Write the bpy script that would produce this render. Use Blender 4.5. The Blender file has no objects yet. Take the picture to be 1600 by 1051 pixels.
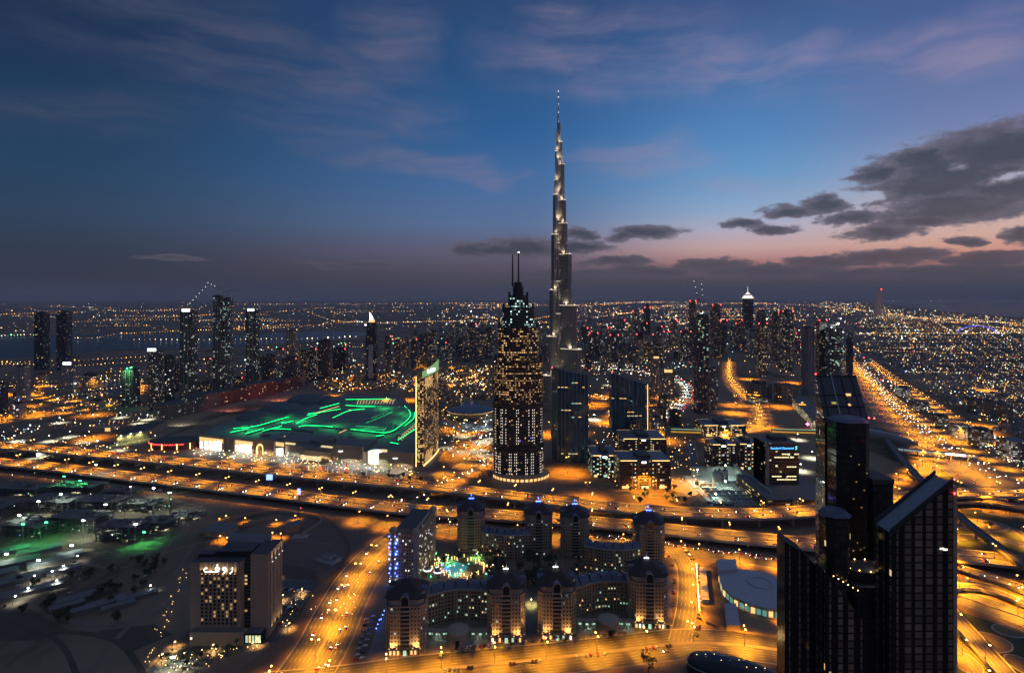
import bpy, math, random
from mathutils import Vector, Matrix
R = math.radians
random.seed(7)
scene = bpy.context.scene
COL = scene.collection
# ---------------------------------------------------------------- camera, sky, sun, exposure
H, F, HOR = 290.0, 900.0, 464.0          # eye height in metres, focal length and horizon row of the 1600 x 1051 photograph
cam = bpy.data.cameras.new('camera'); camo = bpy.data.objects.new('camera', cam); COL.objects.link(camo)
camo.location = (0, 0, H); camo.rotation_euler = (R(90), 0, 0)
cam.sensor_width = 36; cam.lens = 36 * F / 1600; cam.shift_y = -(525.5 - HOR) / 1600
cam.clip_start = 1; cam.clip_end = 200000
scene.camera = camo
vs = scene.view_settings
scene.display_settings.display_device = 'sRGB'
vs.view_transform = 'Standard'; vs.look = 'None'; vs.exposure = 0.0; vs.gamma = 1; vs.use_curve_mapping = False
cy = scene.cycles
cy.max_bounces = 3; cy.diffuse_bounces = 1; cy.glossy_bounces = 2; cy.transmission_bounces = 2; cy.volume_bounces = 0
cy.transparent_max_bounces = 6; cy.sample_clamp_indirect = 1.5; cy.sample_clamp_direct = 30
cy.caustics_reflective = False; cy.caustics_refractive = False
cy.use_light_tree = True
cy.use_denoising = True; cy.denoiser = 'OPENIMAGEDENOISE'
cy.use_adaptive_sampling = False

def lin(c):
    return tuple((v / 255 / 12.92 if v <= 10 else ((v / 255 + .055) / 1.055) ** 2.4) for v in c)
def rgba(c): return (*c, 1)

class NT:
    """small helper that writes node chains"""
    def __init__(s, tree): s.t = tree
    def n(s, typ, **k):
        o = s.t.nodes.new(typ)
        for a, b in k.items(): setattr(o, a, b)
        return o
    def put(s, sock, v):
        if v is None: return
        if hasattr(v, 'is_output'): s.t.links.new(v, sock)
        else: sock.default_value = v
    def m(s, op, a, b=None, c=None, clamp=False):
        o = s.n('ShaderNodeMath', operation=op, use_clamp=clamp)
        for i, v in enumerate((a, b, c)): s.put(o.inputs[i], v)
        return o.outputs[0]
    def v(s, op, a, b=None, out=0):
        o = s.n('ShaderNodeVectorMath', operation=op); s.put(o.inputs[0], a)
        if b is not None: s.put(o.inputs[1], b)
        return o.outputs[out]
    def mix(s, f, a, b, blend='MIX'):
        o = s.n('ShaderNodeMix', data_type='RGBA', blend_type=blend)
        s.put(o.inputs[0], f); s.put(o.inputs[6], a); s.put(o.inputs[7], b)
        return o.outputs[2]
    def comb(s, x=0, y=0, z=0):
        o = s.n('ShaderNodeCombineXYZ')
        for i, v in enumerate((x, y, z)): s.put(o.inputs[i], v)
        return o.outputs[0]
    def sep(s, v):
        o = s.n('ShaderNodeSeparateXYZ'); s.put(o.inputs[0], v); return o.outputs
    def noise(s, vec, scale, detail=4, rough=.55, out=0):
        o = s.n('ShaderNodeTexNoise'); s.put(o.inputs['Vector'], vec); o.inputs['Scale'].default_value = scale
        o.inputs['Detail'].default_value = detail; o.inputs['Roughness'].default_value = rough
        return o.outputs[out]
    def sstep(s, x, a, b):
        o = s.n('ShaderNodeMapRange', interpolation_type='SMOOTHSTEP'); s.put(o.inputs[0], x)
        o.inputs[1].default_value = a; o.inputs[2].default_value = b; return o.outputs[0]
    def ramp(s, f, stops):
        o = s.n('ShaderNodeValToRGB'); s.put(o.inputs[0], f); e = o.color_ramp.elements
        while len(e) < len(stops): e.new(.5)
        for i, (p, c) in enumerate(stops): e[i].position = p; e[i].color = rgba(c)
        return o.outputs[0]

def pxdir(px, py):
    az = math.atan((px - 800) / F); return az, (HOR - py) / F * math.cos(az)

world = bpy.data.worlds.new('World'); scene.world = world; world.use_nodes = True
wt = world.node_tree; wt.nodes.clear(); W = NT(wt)
dirv = W.n('ShaderNodeTexCoord').outputs['Generated']
dx, dy, dz = W.sep(dirv)
az = W.m('ARCTAN2', dx, dy)
sl = W.m('DIVIDE', dz, W.m('SQRT', W.m('ADD', W.m('ADD', W.m('MULTIPLY', dx, dx), W.m('MULTIPLY', dy, dy)), 1e-6)))
def column(px, stops):  # rows above the frame are brightened to add unseen ambient fill
    out = []
    for py, c in sorted(stops, reverse=True):
        out.append((max(0, pxdir(px, py)[1]) / .9, lin(c)))
    return W.ramp(W.m('DIVIDE', sl, .9), out)
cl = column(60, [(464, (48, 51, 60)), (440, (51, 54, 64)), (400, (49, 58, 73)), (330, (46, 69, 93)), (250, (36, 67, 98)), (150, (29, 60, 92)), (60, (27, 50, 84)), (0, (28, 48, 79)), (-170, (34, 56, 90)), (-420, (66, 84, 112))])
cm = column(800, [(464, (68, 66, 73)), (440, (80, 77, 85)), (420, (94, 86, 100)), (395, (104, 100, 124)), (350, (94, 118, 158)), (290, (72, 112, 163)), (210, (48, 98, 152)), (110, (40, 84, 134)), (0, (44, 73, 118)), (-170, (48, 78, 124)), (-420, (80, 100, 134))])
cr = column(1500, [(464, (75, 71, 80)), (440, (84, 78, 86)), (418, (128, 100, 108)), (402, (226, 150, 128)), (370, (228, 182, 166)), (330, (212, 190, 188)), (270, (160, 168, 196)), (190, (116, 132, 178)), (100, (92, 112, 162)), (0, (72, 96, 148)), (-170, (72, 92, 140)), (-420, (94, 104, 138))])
def maprange(x, a, b):
    o = W.n('ShaderNodeMapRange', interpolation_type='SMOOTHSTEP'); W.put(o.inputs[0], x); o.inputs[1].default_value = a; o.inputs[2].default_value = b; return o.outputs[0]
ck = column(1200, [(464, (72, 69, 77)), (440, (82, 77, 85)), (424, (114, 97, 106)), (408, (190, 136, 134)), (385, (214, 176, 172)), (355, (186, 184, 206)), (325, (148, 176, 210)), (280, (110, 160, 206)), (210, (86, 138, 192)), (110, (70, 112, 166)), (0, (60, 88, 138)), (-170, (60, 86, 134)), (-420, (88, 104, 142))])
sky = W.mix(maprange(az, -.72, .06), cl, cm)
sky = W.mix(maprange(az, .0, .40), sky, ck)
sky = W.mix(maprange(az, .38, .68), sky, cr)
pv = W.comb(az, sl, 0)
# thin pink cirrus, streaked along a slanting wind
def field(p, ells):
    out = None
    for px, py, rx, ry in ells:
        a, s_ = pxdir(px, py); ca = math.cos(a)
        l = W.v('LENGTH', W.v('MULTIPLY', W.v('SUBTRACT', p, (a, s_, 0)), (F / rx / ca / ca, F / ry / ca, 0)), out=1)
        out = l if out is None else W.m('MINIMUM', out, l)
    return W.m('SUBTRACT', 1, out)
mp = W.n('ShaderNodeMapping'); W.put(mp.inputs[0], pv); mp.inputs['Rotation'].default_value = (0, 0, R(17)); mp.inputs['Scale'].default_value = (2.2, 11, 1)
big = W.v('MULTIPLY_ADD', W.v('SUBTRACT', W.noise(pv, 5, 3, out=1), (.5, .5, .5)), (.7, .7, 0))
big.node.inputs[2].default_value = (0, 0, 0); W.put(big.node.inputs[2], mp.outputs[0])
streak = W.noise(big, 1.5, 7, .62)
pw0 = W.v('ADD', pv, W.v('MULTIPLY', W.v('SUBTRACT', W.noise(pv, 4.5, 4, out=1), (.5, .5, .5)), (.22, .13, 0)))
cf = field(pw0, [(430, 130, 300, 105), (430, 188, 110, 30), (510, 222, 110, 26), (590, 250, 110, 24), (670, 270, 110, 20), (750, 284, 100, 14), (560, 180, 200, 60), (1100, 110, 200, 60), (300, 60, 330, 100), (120, 170, 260, 50), (960, 80, 260, 80), (1240, 100, 130, 60), (1470, 90, 220, 70), (1000, 255, 130, 45), (1160, 290, 150, 22), (860, 25, 70, 70), (600, 60, 90, 80)])
cm_ = W.m('MULTIPLY', W.sstep(cf, -.15, .75), W.sstep(streak, .30, .80))
cirr_col = W.mix(maprange(az, -.7, .55), rgba(lin((80, 86, 108))), rgba(lin((166, 150, 176))))
sky = W.mix(W.m('MULTIPLY', cm_, .66), sky, cirr_col)
# dark cumulus banks, ragged and flat, each at its own bearing
cv = W.v('MULTIPLY', pv, (1, 2.1, 1))
n1 = W.v('SUBTRACT', W.noise(cv, 17, 6, .6, out=1), (.5, .5, .5))
pw = W.v('ADD', pv, W.v('MULTIPLY', n1, (.09, .03, 0)))
ell = [(1500, 272, 150, 62), (1560, 235, 170, 46), (1440, 250, 70, 24), (1450, 292, 120, 34), (1585, 290, 90, 34), (1370, 272, 60, 13), (1490, 325, 150, 28), (1290, 318, 50, 15), (1235, 328, 50, 12), (1330, 342, 55, 14), (1385, 363, 66, 12), (1440, 345, 90, 14),
       (1160, 351, 36, 10), (1205, 360, 46, 9), (1010, 363, 60, 12), (975, 369, 34, 9), (906, 364, 22, 10), (800, 388, 120, 16), (735, 390, 40, 12), (900, 386, 60, 11),
       (1110, 411, 70, 11), (1380, 402, 110, 15), (1290, 408, 80, 9), (1500, 374, 34, 9), (1590, 370, 44, 13), (1540, 402, 80, 13), (965, 409, 62, 8), (1010, 423, 80, 10), (1200, 421, 130, 9), (1330, 427, 60, 8), (560, 413, 90, 6), (270, 404, 60, 5), (870, 428, 120, 7), (1500, 424, 150, 14)]
ef = W.m('SUBTRACT', field(pw, ell), W.m('MULTIPLY', W.sstep(field(pw, [(1502, 262, 26, 11), (1566, 279, 40, 12), (1360, 306, 60, 10)]), -.3, .9), .75))
cden = W.m('ADD', ef, W.m('MULTIPLY', W.m('SUBTRACT', W.noise(cv, 46, 10, .7), .5), 1.2))
cover = W.sstep(cden, -.20, .24)
dark = W.mix(W.noise(cv, 22, 5), rgba(lin((46, 53, 67))), rgba(lin((76, 78, 92))))
dark = W.mix(W.m('MULTIPLY', W.sstep(cden, .75, .1), .55), dark, rgba(lin((124, 116, 134))))
dark = W.mix(W.sstep(sl, .1, .02), dark, rgba(lin((86, 80, 89))))
sky = W.mix(W.m('MULTIPLY', cover, .93), sky, dark)
nish = W.n('ShaderNodeTexSky', sky_type='NISHITA', sun_disc=False); nish.sun_elevation = R(-4); nish.sun_rotation = R(58)
nish.air_density = 1.2; nish.dust_density = 2
sky = W.mix(.05, sky, nish.outputs[0], 'ADD')
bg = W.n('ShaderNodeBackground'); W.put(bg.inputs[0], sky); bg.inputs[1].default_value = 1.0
W.t.links.new(bg.outputs[0], W.n('ShaderNodeOutputWorld').inputs[0])
world.cycles.sampling_method = 'MANUAL'; world.cycles.sample_map_resolution = 512
sun = bpy.data.lights.new('afterglow_sun', 'SUN'); sun.energy = .03; sun.angle = R(20); sun.color = (1, .72, .55)
so = bpy.data.objects.new('afterglow_sun', sun); COL.objects.link(so); so.rotation_euler = (R(84), 0, R(-58 + 180) - R(180) + R(0)); so.rotation_euler = Vector((-math.sin(R(58)), -math.cos(R(58)), -.09)).to_track_quat('-Z', 'Y').to_euler()

# ---------------------------------------------------------------- helpers
def G(px, py, z=0.0):
    Y = F * (H - z) / (py - HOR); return Vector(((px - 800) / F * Y, Y, z))
def ht(py, Y): return H - (py - HOR) * Y / F
def XX(px, Y): return (px - 800) / F * Y

MATS = {}
def simple(name, col, rough=.7, metal=0.0, emit=None, strength=0.0, sample=False, nz=.25, scale=.3, spec=.5):
    if name in MATS: return MATS[name]
    m = bpy.data.materials.new(name); m.use_nodes = True; t = m.node_tree; n = NT(t); b = t.nodes['Principled BSDF']
    if nz:
        tc = n.n('ShaderNodeTexCoord').outputs['Object']; f = n.noise(tc, scale, 5)
        c = n.mix(f, rgba([v * (1 - nz) for v in col]), rgba([min(1, v * (1 + nz)) for v in col])); n.put(b.inputs['Base Color'], c)
    else: b.inputs['Base Color'].default_value = rgba(col)
    b.inputs['Roughness'].default_value = rough; b.inputs['Metallic'].default_value = metal; b.inputs['Specular IOR Level'].default_value = spec
    if emit:
        b.inputs['Emission Color'].default_value = rgba(emit); b.inputs['Emission Strength'].default_value = strength
        m.cycles.emission_sampling = 'AUTO' if sample else 'NONE'
    else: m.cycles.emission_sampling = 'NONE'
    MATS[name] = m; return m

def facade(name, wall, glass, bay=3.5, floor=3.6, frac=.15, cols=((1, .62, .25), (1, .85, .6)), strength=2.0, mu=.14, mv=.25, rough=.25, band=0.0, vary=.06, wallrough=.6, metal=0.0):
    """walls with window bays and floors, some of them lit; u runs round the wall, v up it, both in metres"""
    if name in MATS: return MATS[name]
    m = bpy.data.materials.new(name); m.use_nodes = True; t = m.node_tree; n = NT(t); b = t.nodes['Principled BSDF']
    uv = n.n('ShaderNodeUVMap').outputs[0]; u, v, _ = n.sep(uv)
    rnd = n.n('ShaderNodeObjectInfo').outputs['Random']
    cu = n.m('DIVIDE', u, bay); cv_ = n.m('DIVIDE', v, floor)
    fu = n.m('FRACT', cu); fv = n.m('FRACT', cv_); iu = n.m('FLOOR', cu); iv = n.m('FLOOR', cv_)
    wv = n.n('ShaderNodeTexWhiteNoise', noise_dimensions='2D'); n.put(wv.inputs[0], n.comb(iu, n.m('MULTIPLY', rnd, 17.0), 0))
    inside = n.m('MULTIPLY', n.m('LESS_THAN', n.m('ABSOLUTE', n.m('SUBTRACT', fu, .5)), n.m('MULTIPLY_ADD', wv.outputs[0], -2 * vary, .5 - mu + vary)), n.m('LESS_THAN', n.m('ABSOLUTE', n.m('SUBTRACT', fv, .5)), .5 - mv))
    wn = n.n('ShaderNodeTexWhiteNoise', noise_dimensions='3D'); n.put(wn.inputs[0], n.comb(iu, iv, n.m('MULTIPLY', rnd, 91.7)))
    r1, r2, r3 = n.sep(wn.outputs['Color'])
    cl_ = n.noise(n.comb(n.m('MULTIPLY', iu, .11), n.m('MULTIPLY', iv, .35), n.m('MULTIPLY', rnd, 37.0)), 1.0, 2)
    thr = n.m('MULTIPLY', n.sstep(cl_, .25, .75), 2 * frac)
    lit = n.m('LESS_THAN', r1, thr)
    if band:
        wb = n.n('ShaderNodeTexWhiteNoise', noise_dimensions='2D'); n.put(wb.inputs[0], n.comb(iv, n.m('MULTIPLY', rnd, 53.0), 0))
        lit = n.m('MAXIMUM', lit, n.m('MULTIPLY', n.m('LESS_THAN', wb.outputs[0], band), n.m('LESS_THAN', r3, .8)))
    e = n.m('MULTIPLY', n.m('MULTIPLY', lit, inside), n.m('MULTIPLY_ADD', n.m('MULTIPLY', r2, r2), 1.5 * strength, .25 * strength))
    dirt = n.noise(n.comb(n.m('MULTIPLY', u, .05), n.m('MULTIPLY', v, .02), rnd), 3, 4)
    wc = n.mix(dirt, rgba([c * .75 for c in wall]), rgba([min(1, c * 1.25) for c in wall]))
    gc = n.mix(r2, rgba([c * .6 for c in glass]), rgba([min(1, c * 1.5) for c in glass]))
    n.put(b.inputs['Base Color'], n.mix(inside, wc, gc))
    n.put(b.inputs['Roughness'], n.m('MULTIPLY_ADD', inside, rough * .5 - wallrough, wallrough))
    b.inputs['Metallic'].default_value = metal
    n.put(b.inputs['Emission Color'], n.mix(r3, rgba(cols[0]), rgba(cols[1]))); n.put(b.inputs['Emission Strength'], e)
    m.cycles.emission_sampling = 'NONE'; MATS[name] = m; return m

class MB:
    """collects faces; one build() is one mesh object"""
    def __init__(s): s.v = []; s.f = []; s.mi = []; s.uv = []
    def face(s, pts, m=0, uvs=None):
        k = len(s.v); s.v.extend([tuple(p) for p in pts]); s.f.append(tuple(range(k, k + len(pts)))); s.mi.append(m)
        s.uv.extend(uvs if uvs else [(p[0], p[1]) for p in pts])
    def prism(s, poly, z0, z1, m=0, mt=None, bottom=False, poly1=None, u0=0.0):
        n = len(poly); p1 = poly1 or poly; zt = z1 if isinstance(z1, (list, tuple)) else [z1] * n
        zb = z0 if isinstance(z0, (list, tuple)) else [z0] * n; u = u0
        for i in range(n):
            j = (i + 1) % n; a, b = poly[i], poly[j]; L = math.hypot(b[0] - a[0], b[1] - a[1])
            s.face([(a[0], a[1], zb[i]), (b[0], b[1], zb[j]), (p1[j][0], p1[j][1], zt[j]), (p1[i][0], p1[i][1], zt[i])], m, [(u, zb[i]), (u + L, zb[j]), (u + L, zt[j]), (u, zt[i])]); u += L
        s.face([(p1[i][0], p1[i][1], zt[i]) for i in range(n)], m if mt is None else mt)
        if bottom: s.face([(poly[i][0], poly[i][1], zb[i]) for i in reversed(range(n))], m if mt is None else mt)
        return s
    def box(s, x, y, z0, w, d, h, rot=0, m=0, mt=None, bottom=True):
        c, q = math.cos(rot), math.sin(rot)
        poly = [(x + c * a - q * b, y + q * a + c * b) for a, b in ((-w / 2, -d / 2), (w / 2, -d / 2), (w / 2, d / 2), (-w / 2, d / 2))]
        return s.prism(poly, z0, z0 + h, m, mt, bottom)
    def tube(s, path, r, n=6, m=0, r1=None):
        path = [Vector(p) for p in path]; rings = []
        for i, p in enumerate(path):
            t = (path[min(i + 1, len(path) - 1)] - path[max(i - 1, 0)]).normalized()
            a = t.cross(Vector((0, 0, 1)) if abs(t.z) < .95 else Vector((1, 0, 0))).normalized(); b = t.cross(a)
            rr = r if r1 is None else r + (r1 - r) * i / (len(path) - 1)
            rings.append([p + (a * math.cos(2 * math.pi * k / n) + b * math.sin(2 * math.pi * k / n)) * rr for k in range(n)])
        for A, B in zip(rings, rings[1:]):
            for k in range(n): s.face([A[k], A[(k + 1) % n], B[(k + 1) % n], B[k]], m)
        s.face(rings[0][::-1], m); s.face(rings[-1], m); return s
    def octa(s, c, r, m=0, rz=None):
        x, y, z = c; rz = rz or r
        e = [(x + r, y, z), (x, y + r, z), (x - r, y, z), (x, y - r, z)]; t = (x, y, z + rz); b = (x, y, z - rz)
        for k in range(4): s.face([e[k], e[(k + 1) % 4], t], m); s.face([e[(k + 1) % 4], e[k], b], m)
        return s
    def revolve(s, prof, n=16, m=0, c=(0, 0), sx=1, sy=1):
        for (r0, z0), (r1, z1) in zip(prof, prof[1:]):
            for k in range(n):
                a, b = 2 * math.pi * k / n, 2 * math.pi * (k + 1) / n
                q = lambda r, z, t: (c[0] + r * math.cos(t) * sx, c[1] + r * math.sin(t) * sy, z)
                pts = [q(r0, z0, a), q(r0, z0, b), q(r1, z1, b), q(r1, z1, a)]
                if r1 < 1e-4: pts = pts[:3]
                s.face(pts, m)
        return s
    def build(s, name, mats, parent=None, origin=None, smooth=False, **props):
        me = bpy.data.meshes.new(name); o_ = origin or (0, 0, 0)
        vv = s.v if origin is None else [(a - o_[0], b - o_[1], c - o_[2]) for a, b, c in s.v]
        me.from_pydata(vv, [], s.f)
        for m in (mats if isinstance(mats, (list, tuple)) else [mats]): me.materials.append(m)
        me.polygons.foreach_set('material_index', s.mi)
        l = me.uv_layers.new(name='UVMap'); l.data.foreach_set('uv', [c for p in s.uv for c in p])
        if smooth: me.polygons.foreach_set('use_smooth', [True] * len(s.f))
        me.update()
        o = bpy.data.objects.new(name, me); COL.objects.link(o); o.location = o_
        if parent: o.parent = parent; KIDS.setdefault(parent.name, []).append(o)
        for k, x in props.items(): o[k] = x
        return o

def thing(name, label, cat, loc=(0, 0, 0), rot=0, group=None):
    o = bpy.data.objects.new(name, None); COL.objects.link(o); o.empty_display_size = 2
    o.location = loc; o.rotation_euler = (0, 0, rot); o['label'] = label; o['category'] = cat
    if group: o['group'] = group
    return o
def tag(o, label, cat, group=None):
    o['label'] = label; o['category'] = cat
    if group: o['group'] = group
    return o
def copy_tree(o, loc=None, rot=None, label=None, group=None, parent=None, scale=None):
    c = o.copy(); COL.objects.link(c)
    if parent: c.parent = parent
    if loc is not None: c.location = loc
    if rot is not None: c.rotation_euler = (0, 0, rot)
    if scale: c.scale = (scale,) * 3
    if label: c['label'] = label
    if group: c['group'] = group
    for ch in KIDS.get(o.name, ()): copy_tree(ch, parent=c)
    return c
KIDS = {}
def ell_poly(rx, ry, n=24, cx=0, cy_=0, a0=0.0, p=2.0):
    out = []
    for k in range(n):
        a = a0 + 2 * math.pi * k / n; c, s_ = math.cos(a), math.sin(a)
        out.append((cx + rx * math.copysign(abs(c) ** (2 / p), c), cy_ + ry * math.copysign(abs(s_) ** (2 / p), s_)))
    return out
def rect(x0, x1, y0, y1): return [(x0, y0), (x1, y0), (x1, y1), (x0, y1)]
def smooth_path(pts, step=12.0):
    P = [Vector(p) for p in pts]; P = [P[0] * 2 - P[1]] + P + [P[-1] * 2 - P[-2]]; out = []
    for i in range(1, len(P) - 2):
        a, b, c, d = P[i - 1:i + 3]; n = max(2, int((c - b).length / step))
        for k in range(n):
            t = k / n; out.append(.5 * ((2 * b) + (c - a) * t + (2 * a - 5 * b + 4 * c - d) * t * t + (3 * b - a - 3 * c + d) * t ** 3))
    out.append(P[-2]); return out
def offset_path(path, off):
    out = []
    for i, p in enumerate(path):
        t = path[min(i + 1, len(path) - 1)] - path[max(i - 1, 0)]; t.z = 0; t.normalize()
        out.append(p + Vector((t.y, -t.x, 0)) * off)
    return out
def walk(path, step, start=0.0):
    """points every `step` metres with the heading there"""
    out = []; d = start
    for a, b in zip(path, path[1:]):
        L = (b - a).length
        while d < L:
            q = a.lerp(b, d / L); out.append((q, math.atan2(b.y - a.y, b.x - a.x))); d += step
        d -= L
    return out
# ---------------------------------------------------------------- ground, water, roads
def ground_mat():
    m = bpy.data.materials.new('ground'); m.use_nodes = True; t = m.node_tree; n = NT(t); b = t.nodes['Principled BSDF']
    p = n.n('ShaderNodeTexCoord').outputs['Object']
    a = n.noise(p, .0022, 6, .6); f = n.noise(p, .03, 5, .6); g = n.noise(n.v('MULTIPLY', p, (1, .25, 1)), .012, 5, .7)
    c = n.mix(n.sstep(a, .35, .65), rgba((.18, .13, .09)), rgba((.31, .225, .152)))
    c = n.mix(n.sstep(g, .5, .72), c, rgba((.07, .052, .038)))
    c = n.mix(n.m('MULTIPLY', n.sstep(f, .45, .75), .5), c, rgba((.26, .195, .135)))
    n.put(b.inputs['Base Color'], c); b.inputs['Roughness'].default_value = .95; b.inputs['Specular IOR Level'].default_value = .1
    bp = n.n('ShaderNodeBump'); bp.inputs['Strength'].default_value = .6; bp.inputs['Distance'].default_value = 1.5
    n.put(bp.inputs['Height'], n.noise(p, .12, 5, .7)); n.put(b.inputs['Normal'], bp.outputs[0])
    m.cycles.emission_sampling = 'NONE'; return m
g = MB(); S = 64000
xs = [-S, -16000, -4000, -1500, -500, 0, 500, 1500, 4000, 16000, S]
for i in range(10):
    for j in range(10): g.face([(xs[i], xs[j], 0), (xs[i + 1], xs[j], 0), (xs[i + 1], xs[j + 1], 0), (xs[i], xs[j + 1], 0)])
g.build('ground', ground_mat(), kind='structure')
M_water = simple('water', (.012, .018, .026), .3, nz=.2, scale=.01, spec=.2)
def sheet(name, px, z, mat, **k):
    b = MB(); pts = [G(x, y, z) for x, y in px]; b.face([p[:] for p in pts]); o = b.build(name, mat, kind='structure', **k); return o
sheet('sea', [(1352, 467.9), (1385, 474), (1420, 479), (1500, 489), (1600, 496), (1700, 500), (1800, 467.9)], .3, M_water)
sheet('creek_water', [(-80, 522), (60, 524), (150, 521), (260, 522), (330, 527), (420, 521), (500, 517), (580, 519), (560, 527), (440, 536), (320, 543), (200, 545), (120, 552), (-80, 566)], .3, M_water)
sheet('canal_water', [(118, 603), (150, 597), (195, 592), (205, 608), (180, 618), (130, 620), (104, 617)], .32, M_water)
sheet('lagoon_water', [(690, 632), (740, 626), (770, 640), (770, 668), (720, 676), (690, 660)], .33, M_water)

def road_mat(name, col, lane=3.6, paint=.5):
    m = bpy.data.materials.new(name); m.use_nodes = True; t = m.node_tree; n = NT(t); b = t.nodes['Principled BSDF']
    u, v, _ = n.sep(n.n('ShaderNodeUVMap').outputs[0])
    wear = n.noise(n.comb(n.m('MULTIPLY', u, .5), n.m('MULTIPLY', v, .012), 0), 1.0, 5, .65)
    track = n.m('ABSOLUTE', n.m('SUBTRACT', n.m('FRACT', n.m('DIVIDE', u, lane)), .5))
    c = n.mix(wear, rgba([x * .6 for x in col]), rgba([x * 1.5 for x in col]))
    c = n.mix(n.m('MULTIPLY', n.sstep(track, .3, .1), .35), c, rgba([x * .45 for x in col]))
    line = n.m('MULTIPLY', n.m('GREATER_THAN', track, .46), n.m('LESS_THAN', n.m('FRACT', n.m('DIVIDE', v, 12)), .45))
    c = n.mix(n.m('MULTIPLY', line, paint), c, rgba((.7, .68, .6)))
    n.put(b.inputs['Base Color'], c); b.inputs['Roughness'].default_value = .55; b.inputs['Specular IOR Level'].default_value = .3
    m.cycles.emission_sampling = 'NONE'; return m
M_road = road_mat('asphalt', (.085, .08, .075)); M_deck = road_mat('deck_asphalt', (.11, .10, .09))
M_pave = simple('paving', (.22, .19, .16), .8, scale=.2); M_conc = simple('concrete', (.34, .31, .27), .8, scale=.15)
M_kerb = simple('kerb', (.4, .37, .32), .8)
PATHS = {}
ZR = [.05]
def road(name, key, px, w, z=0.0, deck=False, step=12, median=0.0, kerbs=True, zs=None, mat=None):
    pts = [G(x, y, (zs[i] if zs else z)) for i, (x, y) in enumerate(px)]
    path = smooth_path(pts, step); PATHS[key] = (path, w)
    if not deck:
        ZR[0] += .006
        for p in path: p.z = ZR[0]
    L, Rr = offset_path(path, -w / 2), offset_path(path, w / 2); b = MB(); d = 0
    for i in range(len(path) - 1):
        e = (path[i + 1] - path[i]).length
        b.face([L[i], Rr[i], Rr[i + 1], L[i + 1]], 0, [(0, d), (w, d), (w, d + e), (0, d + e)])
        if deck:
            th = 1.8
            q = [L[i], Rr[i], Rr[i + 1], L[i + 1]]; lo = [p - Vector((0, 0, th)) for p in q]
            b.face([lo[0], lo[3], lo[2], lo[1]], 1); b.face([q[0], q[3], lo[3], lo[0]], 1); b.face([q[2], q[1], lo[1], lo[2]], 1)
        d += e
    o = b.build(name, [mat or (M_deck if deck else M_road), M_conc], kind='structure')
    def strip(off, ww, hh, nm, mt):
        k = MB(); A, B = offset_path(path, off - ww / 2), offset_path(path, off + ww / 2); up = Vector((0, 0, hh)); dn = Vector((0, 0, .02))
        for i in range(len(path) - 1):
            a0, a1, b0, b1 = A[i] + dn, A[i + 1] + dn, B[i] + dn, B[i + 1] + dn
            k.face([a0 + up, b0 + up, b1 + up, a1 + up]); k.face([a1, a0, a0 + up, a1 + up][::-1]); k.face([b0, b1, b1 + up, b0 + up][::-1])
        k.build(nm, mt, parent=o)
    if deck:
        strip(-w / 2 + .25, .5, 1.1, 'parapet', M_kerb); strip(w / 2 - .25, .5, 1.1, 'parapet', M_kerb)
        for q, a in walk(path, 45, 20):
            if q.z < 4 or not -1000 < q.x < 1000: continue
            k = MB(); zt = q.z - 1.8
            k.box(q.x, q.y, 0, 2.2, w * .45, zt - 1.6, a); k.box(q.x, q.y, zt - 1.6, 2.6, w * .8, 1.59, a)
            k.build('pier', M_conc, parent=o)
    elif kerbs:
        strip(-w / 2 - .4, .8, .15, 'kerb', M_kerb); strip(w / 2 + .4, .8, .15, 'kerb', M_kerb)
    if median: strip(0, median, .9 if median < 2 else .18, 'median', M_kerb if median < 2 else M_pave)
    return o
road('elevated_highway', 'upper', [(-90, 688), (100, 704), (260, 719), (400, 733), (520, 745), (640, 756), (760, 769), (900, 786), (1000, 795), (1100, 801), (1190, 802), (1290, 795), (1400, 779), (1500, 769), (1640, 772)], 34, 14, True, median=1)
road('elevated_highway', 'lower', [(-90, 714), (60, 727), (180, 741), (300, 755), (420, 769), (540, 784), (640, 795), (760, 803), (880, 811), (1000, 822), (1100, 833), (1200, 843), (1290, 851), (1400, 859), (1500, 867), (1640, 882)], 34, 8, True, median=1)
road('service_road', 'service', [(560, 808), (640, 820), (720, 826), (800, 830), (900, 838), (1000, 848), (1100, 862), (1200, 876), (1290, 890), (1400, 902), (1500, 914), (1640, 938)], 30)
road('curved_avenue', 'avenue', [(430, 1100), (470, 1060), (506, 1005), (530, 955), (558, 905), (592, 865), (625, 840), (670, 820), (730, 812)], 44, median=3)
road('hotel_street', 'hotel', [(400, 1078), (540, 1064), (680, 1046), (860, 1028), (1000, 1012), (1080, 1004), (1180, 1010), (1300, 1030), (1480, 1075)], 40, median=4)
road('side_street', 'side', [(1062, 1002), (1072, 955), (1074, 915), (1070, 885), (1056, 862), (1035, 848)], 17)
road('main_highway', 'szr', [(1330, 566), (1345, 585), (1380, 628), (1440, 684), (1520, 736), (1640, 806)], 88, median=2)
road('frontage_road', 'front', [(1336, 572), (1375, 605), (1420, 640), (1475, 678), (1540, 712), (1640, 760)], 20)
road('parallel_avenue', 'wasl', [(1322, 536), (1340, 550), (1385, 585), (1440, 622), (1500, 662), (1560, 692), (1660, 732)], 34, median=2)
road('boulevard', 'blvd', [(1110, 690), (1178, 668), (1188, 650), (1176, 630), (1150, 606), (1139, 585), (1141, 560), (1150, 535), (1168, 512)], 42, median=4)
road('curved_boulevard', 'jam', [(900, 570), (972, 576), (1030, 585), (1068, 596), (1080, 614), (1066, 636), (1040, 655), (1000, 672)], 30)
road('district_road', 'west', [(-60, 668), (0, 659), (80, 648), (150, 638), (200, 622), (225, 600)], 26, median=2)
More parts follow.
